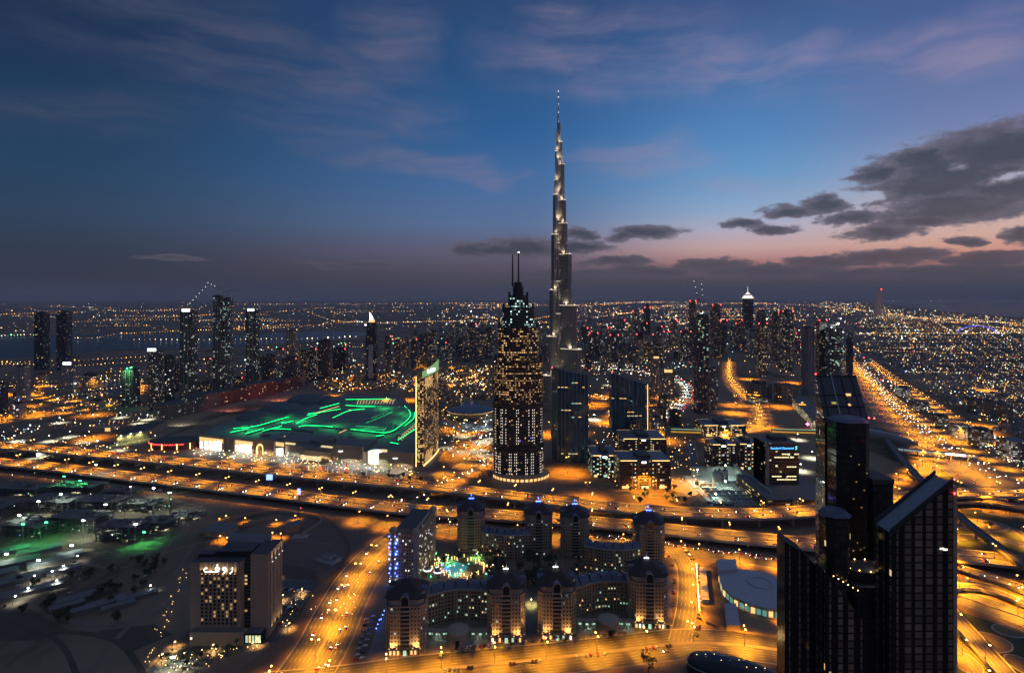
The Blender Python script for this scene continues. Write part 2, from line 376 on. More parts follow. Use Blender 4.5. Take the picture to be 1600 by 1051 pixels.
road('loop_road', 'loop', [(0, 655), (60, 643), (120, 634), (190, 626), (150, 628), (75, 624), (50, 615), (56, 606), (90, 600)], 14)
road('creek_road', 'creek', [(-40, 575), (40, 570), (130, 574), (230, 566), (330, 572), (430, 580), (500, 584), (570, 572), (640, 560)], 24)
road('ramp_road', 'ramp', [(600, 792), (660, 772), (700, 752), (742, 734), (768, 716)], 18)
road('mall_road', 'mall', [(100, 700), (200, 712), (330, 720), (440, 726), (540, 742), (640, 748), (700, 738), (735, 716), (745, 690)], 14)
road('dock_road', 'dock', [(960, 770), (1060, 775), (1090, 760), (1085, 720), (1080, 690)], 12)
road('flyover_road', 'fly1', [(1330, 838), (1390, 808), (1430, 790), (1500, 782), (1560, 786), (1640, 800)], 14, 7, True)
road('south_street', 'south', [(420, 1900), (800, 1860), (1500, 1840), (2300, 1800)], 26)
road('south_street', 'south2', [(520, 1300), (800, 1350), (1300, 1420), (1700, 1500)], 22)
road('ramp_road', 'rampa', [(1380, 860), (1400, 815), (1440, 770), (1462, 735), (1458, 708), (1435, 690), (1410, 684)], 12)
road('ramp_road', 'rampb', [(1370, 760), (1410, 748), (1436, 730), (1440, 712), (1424, 698), (1400, 690)], 10)
road('flyover_road', 'fly2', [(1480, 880), (1520, 893), (1560, 905), (1600, 920), (1660, 944)], 16, 3, True)
road('expressway', 'expr', [(1380, 905), (1480, 926), (1540, 945), (1600, 966), (1680, 992)], 34, median=1)
road('flyover_road', 'fly3', [(1440, 900), (1485, 955), (1530, 1005), (1580, 1060), (1620, 1100)], 15, 5, True)
road('ramp_road', 'rampe', [(1400, 885), (1480, 845), (1540, 838), (1600, 852), (1660, 868)], 12)
road('flyover_road', 'rampf', [(1440, 935), (1500, 915), (1560, 925), (1640, 960)], 11, 4, True)
road('ramp_road', 'rampc', [(1470, 830), (1530, 815), (1590, 830), (1620, 860)], 9)
road('ramp_road', 'rampd', [(1450, 970), (1500, 1010), (1530, 1045), (1560, 1090)], 10)
# landscaped islands in the interchange and beside the avenue
M_lawn = simple('lawn', (.045, .06, .025), .95, nz=.5, scale=.06); M_bed = simple('flower_bed', (.16, .12, .07), .9, nz=.4, scale=.1); M_sand = simple('brick_paving', (.2, .12, .07), .9, scale=.1)
def blob(name, cx, cy_, rx, ry, z, mat, border=None):
    c = G(cx, cy_); Y = c.y; b = MB(); ryw = abs(G(cx, cy_ - ry).y - G(cx, cy_ + ry).y) / 2
    b.face([(x, y, z) for x, y in ell_poly(rx * Y / F, ryw, 32, c.x, c.y)]); o = b.build(name, mat, kind='structure')
    if border:
        k = MB(); A = ell_poly(rx * Y / F, ryw, 32, c.x, c.y); B = ell_poly(rx * Y / F + 1.2, ryw + 1.2, 32, c.x, c.y)
        for i in range(32):
            j = (i + 1) % 32; k.face([(*A[i], z + .2), (*B[i], z + .2), (*B[j], z + .2), (*A[j], z + .2)]); k.face([(*B[i], z - .1), (*B[j], z - .1), (*B[j], z + .2), (*B[i], z + .2)])
        k.build('kerb', border, parent=o)
sheet('lawn', [(1440, 775), (1475, 712), (1500, 735), (1560, 770), (1500, 770)], .035, M_lawn)
sheet('lawn', [(1460, 840), (1490, 796), (1560, 796), (1660, 830), (1660, 880), (1500, 855)], .036, M_lawn)
sheet('lawn', [(1440, 960), (1500, 955), (1660, 1005), (1660, 1100), (1440, 1100)], .037, M_lawn)
blob('planted_island', 1540, 1002, 34, 16, .12, M_bed, M_kerb); blob('planted_island', 1576, 985, 20, 10, .13, M_bed, M_kerb); blob('planted_island', 1600, 1040, 18, 18, .11, M_bed, M_kerb)
blob('planted_island', 1530, 820, 40, 10, .12, M_bed, M_kerb); blob('planted_island', 1570, 800, 30, 7, .1, M_bed, M_kerb); blob('planted_island', 1500, 1030, 22, 22, .115, M_bed, M_kerb)
sheet('brick_pavement', [(372, 1046), (420, 1012), (455, 985), (480, 940), (500, 905), (515, 905), (490, 960), (462, 1010), (410, 1060)], .03, M_sand)
sheet('plaza', [(570, 1030), (640, 1040), (780, 1026), (1030, 998), (1050, 960), (1050, 900), (980, 905), (860, 930), (690, 935), (600, 960)], .032, M_pave)
sheet('sandy_lot', [(420, 830), (520, 800), (600, 812), (575, 840), (520, 895), (440, 880)], .02, simple('bare_sand', (.15, .11, .085), .95, scale=.03))
sheet('mall_forecourt', [(225, 712), (330, 702), (470, 716), (640, 735), (690, 738), (660, 750), (560, 745), (430, 734), (300, 718)], .03, M_pave)

# sand tracks and fences on the waste ground
M_track = simple('packed_sand', (.21, .155, .11), .95, nz=.3, scale=.08); M_dirt = simple('dark_dirt', (.10, .075, .053), .95, nz=.4, scale=.05)
for nm_, px_, w_, m_ in (('sand_track', [(-40, 905), (60, 952), (150, 975), (240, 960), (300, 900), (330, 860)], 6, M_track), ('sand_track', [(120, 1080), (170, 1010), (250, 930), (285, 880), (300, 850)], 5, M_track), ('sand_track', [(-40, 990), (80, 985), (180, 1000), (230, 1060)], 5, M_dirt), ('sand_track', [(120, 880), (200, 885), (300, 850), (420, 840), (520, 850)], 5, M_track), ('sand_track', [(500, 800), (530, 830), (545, 860), (520, 900)], 4, M_dirt), ('sand_track', [(0, 960), (90, 1000), (130, 1080)], 4, M_dirt)):
    road(nm_, 't%d' % random.randrange(9999), px_, w_, kerbs=False, mat=m_)
sheet('dirt_patch', [(-40, 940), (60, 960), (110, 985), (60, 1000), (-40, 1000)], .012, M_dirt); sheet('dirt_patch', [(150, 985), (240, 975), (270, 990), (200, 1020)], .013, M_dirt); sheet('dirt_patch', [(330, 870), (430, 862), (520, 880), (470, 905), (425, 900)], .014, M_dirt); sheet('parking_lot', [(430, 905), (498, 905), (440, 1000), (400, 1010), (330, 1035), (230, 1050), (260, 1012), (400, 1004), (432, 960)], .015, M_road)

# ---------------------------------------------------------------- street lamps
SOD = (1.0, .365, .012)
M_pole = simple('galvanised_pole', (.25, .24, .22), .5, metal=.6, nz=0)
M_sod = simple('sodium_lamp', (.9, .8, .6), .4, emit=(1, .52, .11), strength=16, nz=0)
M_white = simple('white_lamp', (.9, .9, .9), .4, emit=(.86, 1.0, .92), strength=30, nz=0)
M_garden = simple('garden_lamp', (.9, .9, .8), .4, emit=(1, .62, .2), strength=8, nz=0)
M_green = simple('green_lamp', (.2, .9, .4), .4, emit=(.05, 1, .25), strength=12, nz=0)
M_redl = simple('red_lamp', (.9, .1, .1), .4, emit=(1, .03, .03), strength=30, nz=0)
M_blue = simple('blue_lamp', (.1, .2, .9), .4, emit=(.06, .12, 1), strength=14, nz=0)
def lamp_light(parent, z, power, col, spot=R(138), x=0.0, r=.5, y=0.0, rot=None):
    l = bpy.data.lights.new('lamp_light', 'SPOT'); l.energy = power; l.color = col; l.spot_size = spot; l.spot_blend = .6; l.shadow_soft_size = r
    o = bpy.data.objects.new('lamp_light', l); COL.objects.link(o); o.parent = parent; o.location = (x, y, z)
    if rot: o.rotation_euler = rot
    KIDS.setdefault(parent.name, []).append(o); return o
def make_lamp(h, mat, power, col, twin=False, name='street_lamp'):
    t = thing(name, 'street lamp', 'street lamp')
    MB().tube([(0, 0, 0), (0, 0, h)], .28, 6, r1=.16).build('pole', M_pole, t)
    for s_ in ((-1, 1) if twin else (1,)):
        MB().tube([(0, 0, h - .3), (0, s_ * 1.2, h + .3), (0, s_ * 2.4, h + .4)], .13, 5).build('arm', M_pole, t)
        k = MB(); k.prism([(-.45, s_ * 2.2), (.45, s_ * 2.2), (.45, s_ * 3.6), (-.45, s_ * 3.6)] if s_ > 0 else [(-.45, -3.6), (.45, -3.6), (.45, -2.2), (-.45, -2.2)], h - .05, h + .4, 0, 0, True)
        k.build('lamp_head', mat, t)
    lamp_light(t, h - .4, power, col, y=0 if twin else 2.5)
    return t
LP = 120000.0
LAMP1 = make_lamp(13, M_sod, LP, SOD); LAMP2 = make_lamp(15, M_sod, LP * 2.0, SOD, True); LAMPW = make_lamp(12, M_white, LP * .5, (.8, 1, .9), name='white_street_lamp'); MAST = make_lamp(27, M_sod, LP * 3.4, SOD, True, name='mast_lamp')
used = set()
def place(proto, loc, rot, label, group):
    if proto.name not in used:
        used.add(proto.name); proto.location = loc; proto.rotation_euler = (0, 0, rot); proto['label'] = label; proto['group'] = group; return proto
    return copy_tree(proto, loc, rot, label, group)
NL = [0]
def inview(p, m=60):
    if p.y < 60: return False
    x, y = 800 + p.x / p.y * F, HOR + (H - p.z) / p.y * F
    return -m < x < 1600 + m and y < 1051 + m
def lamps(key, step, proto, label, group, off=None, both=False, ymax=2600, start=10, everywhere=False):
    path, w = PATHS[key]
    for side in ((-1, 1) if both else (1,)):
        o_ = off if off is not None else w / 2 - .2
        p2 = offset_path(path, o_ * side)
        for q, a in walk(p2, step, start + (step / 2 if side < 0 else 0)):
            if not everywhere and (not inview(q) or q.y > ymax): continue
            place(proto, q, a + (0 if side > 0 else math.pi), label, group); NL[0] += 1
lamps('upper', 54, LAMP2, 'twin-armed orange street lamp on the median of the rear elevated highway', 'lamps along the rear elevated highway', 0)
lamps('lower', 54, LAMP2, 'twin-armed orange street lamp on the median of the front elevated highway', 'lamps along the front elevated highway', 0)
lamps('service', 42, LAMP1, 'single orange street lamp beside the ground-level road under the highway', 'lamps along the service road')
lamps('avenue', 44, LAMP2, 'twin-armed orange street lamp on the median of the curved avenue', 'lamps along the curved avenue', 0)
lamps('hotel', 42, LAMP2, 'orange street lamp on the median of the street before the domed hotel', 'lamps along the hotel street', 0)
lamps('side', 34, LAMP1, 'orange street lamp beside the short street right of the domed hotel', 'lamps along the side street')
lamps('szr', 90, MAST, 'tall orange mast lamp on the median of the wide motorway at right', 'mast lamps along the motorway', 0)
lamps('front', 60, LAMP1, 'orange street lamp along the frontage road right of the motorway', 'lamps along the frontage road')
lamps('wasl', 70, LAMP2, 'orange street lamp on the median of the avenue beyond the motorway', 'lamps along the far right avenue', 0)
lamps('blvd', 50, LAMP2, 'orange street lamp on the winding orange boulevard', 'lamps along the winding boulevard', 0)
lamps('west', 60, LAMP2, 'orange street lamp on the road at the far left', 'lamps along the left district road', 0)
lamps('loop', 70, LAMP1, 'orange street lamp on the loop road at the far left', 'lamps along the loop road')
lamps('mall', 60, LAMP1, 'orange street lamp on the road before the mall', 'lamps along the mall road')
lamps('ramp', 45, LAMP1, 'orange street lamp on the ramp left of the twin-mast tower', 'lamps along the ramp')
lamps('fly1', 55, LAMP1, 'orange street lamp on the upper interchange flyover', 'lamps along the interchange flyover')
lamps('rampa', 55, LAMP1, 'orange street lamp on the curling interchange ramp', 'lamps along the curling ramp')
lamps('fly2', 50, LAMP1, 'orange street lamp on the low flyover at the right edge', 'lamps along the low flyover')
lamps('expr', 48, LAMP2, 'orange street lamp on the expressway median right of the dark tower', 'lamps along the expressway', 0)
lamps('fly3', 45, LAMP1, 'orange street lamp on the descending flyover at the lower right', 'lamps along the descending flyover')
lamps('rampc', 60, LAMP1, 'orange street lamp beside the looped ramp with round islands', 'lamps along the looped ramp')
lamps('rampb', 40, LAMP1, 'orange street lamp on the inner curling ramp', 'lamps along the inner curling ramp')
lamps('rampd', 40, LAMP1, 'orange street lamp on the ramp at the lower right edge', 'lamps along the lower right ramp')
lamps('rampe', 42, LAMP1, 'orange street lamp on the sweeping ramp right of the dark tower', 'lamps along the sweeping ramp')
lamps('rampf', 42, LAMP1, 'orange street lamp on the short link ramp right of the dark tower', 'lamps along the short link ramp')
lamps('jam', 60, LAMPW, 'white street lamp along the jammed curved boulevard', 'lamps along the jammed boulevard')
for k_ in ('south', 'south2'): lamps(k_, 44, LAMP1, 'orange street lamp on the street at the foot of the viewpoint', 'lamps below the viewpoint', everywhere=True)
for poly_, n_, lb_, gr_ in (((5, 250, 596, 690), 9, 'tall amber mast lamp in the quarter at the far left', 'mast lamps of the far left quarter'), ((490, 760, 570, 640), 12, 'tall amber mast lamp in the old town', 'mast lamps of the old town'), ((900, 1090, 592, 690), 11, 'tall amber mast lamp around the curved boulevard', 'mast lamps around the curved boulevard'),
        ((1130, 1260, 580, 680), 8, 'tall amber mast lamp beside the winding boulevard', 'mast lamps beside the winding boulevard'), ((1440, 1600, 600, 740), 7, 'tall amber mast lamp among the buildings right of the motorway', 'mast lamps right of the motorway'), ((690, 760, 660, 735), 4, 'tall amber mast lamp between the gold slab and the twin-mast tower', 'mast lamps by the gold slab'), ((900, 1100, 745, 790), 5, 'tall amber mast lamp before the dark offices', 'mast lamps before the dark offices'), ((850, 900, 660, 740), 3, 'tall amber mast lamp left of the blue glass tower', 'mast lamps by the blue glass tower')):
    for i_ in range(n_): place(MAST, G(random.uniform(*poly_[:2]), random.uniform(*poly_[2:])), random.random() * 3, lb_, gr_)
print('LAMPS', NL[0])# ---------------------------------------------------------------- materials for buildings
WARM = ((1, .55, .2), (1, .78, .45)); COOL = ((.75, .95, .85), (1, .95, .8)); GOLD = ((1, .5, .12), (1, .66, .25)); MIXD = ((1, .6, .25), (.8, .95, 1))
M_roof = simple('roof_grey', (.16, .155, .16), .8, scale=.08); M_roofd = simple('roof_dark', (.06, .06, .065), .7, scale=.08); M_roofb = simple('roof_blue_tile', (.10, .12, .17), .5, scale=.3)
M_stone = simple('sand_stone', (.34, .26, .18), .8, scale=.15); M_steel = simple('steel', (.45, .45, .46), .35, metal=.8, nz=.1); M_dark = simple('dark_metal', (.03, .03, .034), .45, metal=.3, nz=.1)
M_winy = simple('lit_window_amber', (.5, .35, .2), .3, emit=(1, .58, .2), strength=1.3, nz=0); M_winw = simple('lit_window_white', (.6, .6, .6), .3, emit=(1, .9, .76), strength=1.5, nz=0)
M_wing = simple('lit_window_green', (.3, .5, .4), .3, emit=(.6, 1, .72), strength=.7, nz=0); M_dglass = simple('dark_glass', (.015, .018, .022), .12, nz=.2); M_winb = simple('blue_lit_window', (.1, .1, .5), .3, emit=(.1, .16, 1), strength=3, nz=0)
M_ledy = simple('amber_light_strip', (.8, .6, .3), .4, emit=(1, .58, .18), strength=3, nz=0); M_ledw = simple('white_light_strip', (.9, .9, .9), .4, emit=(.92, 1, .98), strength=4, nz=0)
M_ledg = simple('green_light_strip', (.1, .8, .3), .4, emit=(.0, 1, .2), strength=5, nz=0); M_shop = simple('shop_window', (.9, .9, .85), .4, emit=(1, .97, .88), strength=3.6, nz=0)
M_warmwall = simple('lit_sign_wall', (.6, .45, .25), .6, emit=(1, .6, .22), strength=1.1, nz=0)
def pane(parent, c, nrm, w, h, mat, name='window', dep=.12):
    """a lit window standing just proud of its wall"""
    n_ = Vector((nrm[0], nrm[1], 0)).normalized(); t = Vector((-n_.y, n_.x, 0)); c = Vector(c); q = []
    for s_, z in ((-1, -1), (1, -1), (1, 1), (-1, 1)): q.append(c + t * (s_ * w / 2) + Vector((0, 0, z * h / 2)))
    return q, n_ * dep
def add_pane(b, q, d, m=0):
    o = [p + d for p in q]; b.face(o, m)
    for i in range(4): b.face([q[i], q[(i + 1) % 4], o[(i + 1) % 4], o[i]], m)
def windows(parent, items, mats, cap=100):
    """items: (centre, normal, w, h, material index); the largest `cap` are parts of their own"""
    items = sorted(items, key=lambda k: -k[2] * k[3])
    for c, nr, w, h, mi in items[:cap]:
        q, d = pane(parent, c, nr, w, h, None); b = MB(); add_pane(b, q, d); b.build('window', mats[mi], parent)
    if items[cap:]:
        b = MB()
        for c, nr, w, h, mi in items[cap:]: q, d = pane(parent, c, nr, w, h, None); add_pane(b, q, d, mi)
        b.build('lit_windows', mats, parent, kind='stuff')
def cells(poly, z0, z1, bay, floor, fn, front=True):
    """walk the bays of a wall ring and keep the cells for which fn(u index, floor index, point, normal) gives a material"""
    out = []; n = len(poly); iu = 0
    for i in range(n):
        a, b = Vector((*poly[i], 0)), Vector((*poly[(i + 1) % n], 0)); L = (b - a).length; t = (b - a) / L; nr = Vector((t.y, -t.x, 0))
        k = max(1, int(round(L / bay)))
        for j in range(k):
            iu += 1
            if front and nr.y > .25: continue
            p = a.lerp(b, (j + .5) / k)
            for f in range(int((z1 - z0) / floor)):
                r = fn(iu, f, p, nr)
                if r is not None: out.append(((p.x, p.y, z0 + (f + .5) * floor), (nr.x, nr.y), min(bay, L / k) * r[1], floor * r[2], r[0]))
    return out
def text_part(parent, s, size, loc, mat, name, rot=(R(90), 0, 0), ext=.15, align='CENTER', width=1.0):
    c = bpy.data.curves.new(name, 'FONT'); c.body = s; c.size = size; c.extrude = ext; c.align_x = align; c.align_y = 'CENTER'; c.space_character = width
    c.materials.append(mat); tmp = bpy.data.objects.new(name, c); COL.objects.link(tmp); me = bpy.data.meshes.new_from_object(tmp); bpy.data.objects.remove(tmp)
    if not me.materials: me.materials.append(mat)
    o = bpy.data.objects.new(name, me); COL.objects.link(o); o.parent = parent; o.location = loc; o.rotation_euler = rot
    KIDS.setdefault(parent.name, []).append(o); return o
def red_light(parent, x, y, z, r=.9, mat=None): MB().octa((x, y, z), r).build('warning_lamp', mat or M_redl, parent)

# ---------------------------------------------------------------- the very tall stepped tower
def burj():
    Y = 1508.0; X = XX(872.5, Y); t = thing('stepped_skyscraper', 'tallest silver stepped tower tapering to a needle spire, lit at its setbacks', 'skyscraper', (X, Y, 0))
    fm = facade('silver_fin_facade', (.30, .285, .27), (.05, .052, .06), bay=2.4, floor=3.6, frac=.012, cols=WARM, strength=1.2, mu=.2, mv=.22, rough=.3, wallrough=.45, metal=.15)
    z = lambda py: H - (py - HOR) * Y / F
    def wing(ang, tiers):
        for i, (L, py, hw) in enumerate(tiers):
            L = max(L, hw + .5); ca, sa = math.cos(ang), math.sin(ang)
            loc = [(0, -hw), (L - hw * .8, -hw)] + [(L - hw * .8 + hw * .8 * math.cos(a), hw * math.sin(a)) for a in [R(q) for q in (-60, -30, 0, 30, 60)]] + [(L - hw * .8, hw), (0, hw)]
            poly = [(ca * a - sa * b, sa * a + ca * b) for a, b in loc]; b = MB(); zt = z(py)
            b.prism(poly, 0, zt, 0, 1); tb = [(p[0] * 1.0, p[1] * 1.0) for p in poly]
            o = b.build('wing_tier', [fm, M_steel], t)
            k = MB(); e = [(ca * a * 1.012 - sa * b * 1.05, sa * a * 1.012 + ca * b * 1.05) for a, b in loc]; k.prism(e, zt - .1, zt + 1.6, 0)
            k.build('tier_crown', simple('lit_crown_rim', (.5, .48, .45), .4, emit=(1, .8, .52), strength=.7, nz=0) if i else M_steel, o)
            for q in range(2, len(loc) - 2, 2):
                f = MB(); px, py_ = poly[q]; f.box(px * 1.01, py_ * 1.01, 1, .5, .5, zt - 1); f.build('fin', M_steel, o)
            if i:   # a floodlight on the roof of this tier washes the next wall
                l = L - hw * .55; lo = MB(); lo.box(ca * l, sa * l, zt + 1.6, 1.8, 1.8, 1.0, ang); lo.build('floodlight', M_ledw if i % 2 else M_ledy, o)
                Lp = tiers[i - 1][0]; best = min(((ca * Lp * .75 - sa * s_ * hw * .99, sa * Lp * .75 + ca * s_ * hw * .99) for s_ in (-1, 1)), key=lambda q: q[1])
                f2 = MB(); f2.box(best[0], best[1], zt + 1.6, 1.5, 1.5, .9, ang); f2.build('floodlight', M_ledy, o)
                lamp_light(t, zt + 3, 8000 + 300 * L * L / 20, (1, .78, .5), R(120), best[0] * 1.04, r=.6, y=best[1] - 1.2, rot=Vector((0, .22, 1)).to_track_quat('-Z', 'Y').to_euler())
                lamp_light(t, zt + 1, 60000 + 3500 * L * L / 20, (1, .76, .46), R(80), ca * (l + 4), r=.6, y=sa * (l + 4), rot=Vector((-ca * .16, -sa * .16, 1)).to_track_quat('-Z', 'Y').to_euler())
    def lens(pairs, cs): return [(abs(px - 872.5) * Y / F / cs, py, hw) for px, py, hw in pairs]
    wing(R(205), lens([(868.9, 208, 3), (867.4, 237, 4), (866.2, 282, 6), (864.2, 305, 7), (861.5, 367, 9), (858.7, 453, 10), (854.7, 525, 11), (849, 585, 12)], .906))
    wing(R(325), lens([(875.6, 193, 3), (878, 223, 4), (881, 258, 6), (883.3, 314, 7), (885.2, 350, 8.5), (891.3, 398, 9.5), (898.7, 477, 10.5), (905, 544, 11), (910, 600, 12)], .82))
    wing(R(85), [(5, 200, 3), (9, 230, 4), (14, 270, 6), (20, 330, 8), (28, 420, 10), (40, 500, 11)])
    wing(R(265), [(5, 215, 3), (6, 250, 3.4), (8.5, 300, 4.6), (11, 345, 6), (13, 380, 7.2), (15, 440, 8.5), (17, 490, 9)])
    b = MB(); prof = [(12, 0), (11, z(420)), (9, z(300)), (6, z(230)), (4, z(205)), (3.2, z(195)), (2.6, z(182)), (1.7, z(170)), (1.4, z(158)), (.9, z(148)), (.35, z(141)), (0, z(140))]
    b.revolve(prof, 14); b.build('core_and_spire', simple('spire_steel', (.5, .5, .52), .3, metal=.7, nz=.1), t)
    k = MB()
    for py in (143, 152, 163, 176, 190, 199, 206): k.octa((0, -2.6 if py > 165 else -1.2, z(py)), 1.1)
    k.build('spire_lamps', M_ledw, t, kind='stuff')
    MB().prism(ell_poly(70, 60, 24), 0, 18, 0).build('podium', M_stone, t)
    for py, s_ in ((330, 1), (398, 1), (470, 1), (520, 1), (370, 1), (430, 1)):
        pass
burj()

# ---------------------------------------------------------------- twin-mast tower
def boulevard_tower():
    Y = 912.0; m_ = Y / F; yc = 30
    t = thing('twin_mast_tower', 'dark rounded tower with two rooftop masts and rows of amber and white windows', 'skyscraper', (XX(810, Y), Y + yc, 0)); z = lambda py: ht(py, Y)
    mk = lambda nm, fr, band: facade(nm, (.085, .06, .045), (.02, .02, .022), bay=2.9, floor=3.7, frac=fr, cols=((1, .5, .16), (1, .68, .32)), strength=.85, mu=.16, mv=.26, band=band, rough=.15)
    f1, f2 = mk('amber_banded_facade', .34, .18), mk('dark_hotel_facade', .05, .03)
    f3 = facade('crown_facade', (.05, .06, .06), (.02, .03, .03), bay=3.2, floor=4.2, frac=.28, cols=((.5, .9, .85), (.7, 1, .9)), strength=1.3)
    P = lambda w, d: ell_poly(w * m_ / 2, d, 36, p=2.8, a0=R(5))
    base = P(81, 29); b = MB(); b.prism(base, 0, z(702), 0, 1); b.build('base_drum', [f2, M_roofd], t)
    k = MB(); k.prism(P(82.5, 30), z(706), z(697), 0); k.build('belt_ledge', M_dark, t)
    for nm, w, d, p0, p1, fm in (('hotel_shaft', 78, 27, 702, 632, f2), ('upper_shaft', 78, 27, 632, 566, f1), ('setback_tier', 66, 24, 566, 512, f1), ('dark_tier', 51, 19, 512, 482, f3), ('crown_tier', 31, 13, 482, 462, f3)):
        MB().prism(P(w, d), z(p0), z(p1), 0, 1).build(nm, [fm, M_roofd], t)
        c = MB(); c.prism(P(w + 1.5, d + .8), z(p1) - 1.5, z(p1) + .8, 0); c.build('cornice', M_dark, t)
    pl = P(79.5, 27.6)
    for i in range(0, 36, 1):   # slim vertical ribs up the shafts
        if pl[i][1] > 8: continue
        MB().box(*pl[i], z(702), .7, .9, z(566) - z(702) + 3).build('rib', simple('bronze_rib', (.12, .08, .055), .5, metal=.3), t)
    for sx in (-1, 1):
        for w, p0, p1 in ((78, 580, 556), (51, 500, 474), (31, 478, 456), (66, 540, 504)): MB().box(sx * w * m_ / 2 * .92, -6, z(p0), 3.5, 7, z(p1) - z(p0)).build('corner_pier', M_dark, t)
    MB().prism(P(17, 6), z(462), z(447), 0).build('mast_house', M_dark, t)
    MB().prism(P(13, 4.5), z(447), z(440), 0).build('mast_house', M_dark, t)
    for px, tp in ((801, 395), (810.5, 393)):
        x = (px - 806.5) * m_; o = MB().tube([(x - 3.5, 0, z(447)), (x - 3.5, 0, z(425)), (x - 3.5, 0, z(tp))], 1.7, 8, r1=.9).build('mast', M_dark, t)
    MB().octa((.6, 0, z(392)), 1.6).build('mast_lamp', M_ledw, t)
    def low(iu, f, p, n_):
        if n_.y < -.05 and iu % 3 != 0 and random.random() < .9: return (0, .30, .34)
        return (2, .4, .4) if random.random() < .03 else None
    it = cells(P(78.4, 27.2), z(700), z(636), 2.9, 4.4, lambda iu, f, p, n_: low(iu, f, p, n_) if (iu // 4) % 2 else (1, .5, .5) if random.random() < .05 else None)
    it += cells(P(81.4, 29.2), 8, z(706), 2.9, 4.4, lambda iu, f, p, n_: low(iu, f, p, n_) if (iu // 3) % 3 else None)
    windows(t, it, [M_winw, M_winy, M_winb], 100)
    MB().prism(ell_poly(46, 38, 28, 4, -6), 0, 7, 0, 1).build('podium', [M_stone, M_roof], t)
    k = MB(); k.prism(ell_poly(47, 40, 28, 4, -6), 7, 8.2, 0); k.build('podium_canopy', M_stone, t)
    for a in range(200, 345, 9):
        x, y = 4 + 46.2 * math.cos(R(a)), -6 + 38.2 * math.sin(R(a))
        if a % 27: q, d = pane(t, (x, y, 3.6), (math.cos(R(a)), math.sin(R(a))), 5, 4.2, None); b = MB(); add_pane(b, q, d); b.build('shop_front', M_winy, t)
    for px, py in ((774, 702), (847, 702), (773, 566), (846, 512)): red_light(t, XX(px, Y) - XX(810, Y), -26, z(py) + 1, .7, M_ledw)
    w_ = tag(MB().build('retaining_wall', M_stone), 'curved pale wall below the twin-mast tower beside the highway', 'wall') if 0 else None
boulevard_tower()
def curved_wall(name, label, px, h, mat, th=.8, z=0):
    path = smooth_path([G(x, y, z) for x, y in px], 8); A, B = offset_path(path, -th / 2), offset_path(path, th / 2); b = MB()
    for i in range(len(path) - 1):
        up = Vector((0, 0, h)); b.face([A[i], A[i + 1], A[i + 1] + up, A[i] + up][::-1]); b.face([B[i], B[i + 1], B[i + 1] + up, B[i] + up]); b.face([A[i] + up, B[i] + up, B[i + 1] + up, A[i + 1] + up])
    o = b.build(name, mat); tag(o, label, 'wall'); return o
curved_wall('garden_wall', 'pale curved wall around the forecourt of the twin-mast tower', [(752, 742), (770, 762), (800, 774), (850, 778), (905, 783)], 7, M_stone)

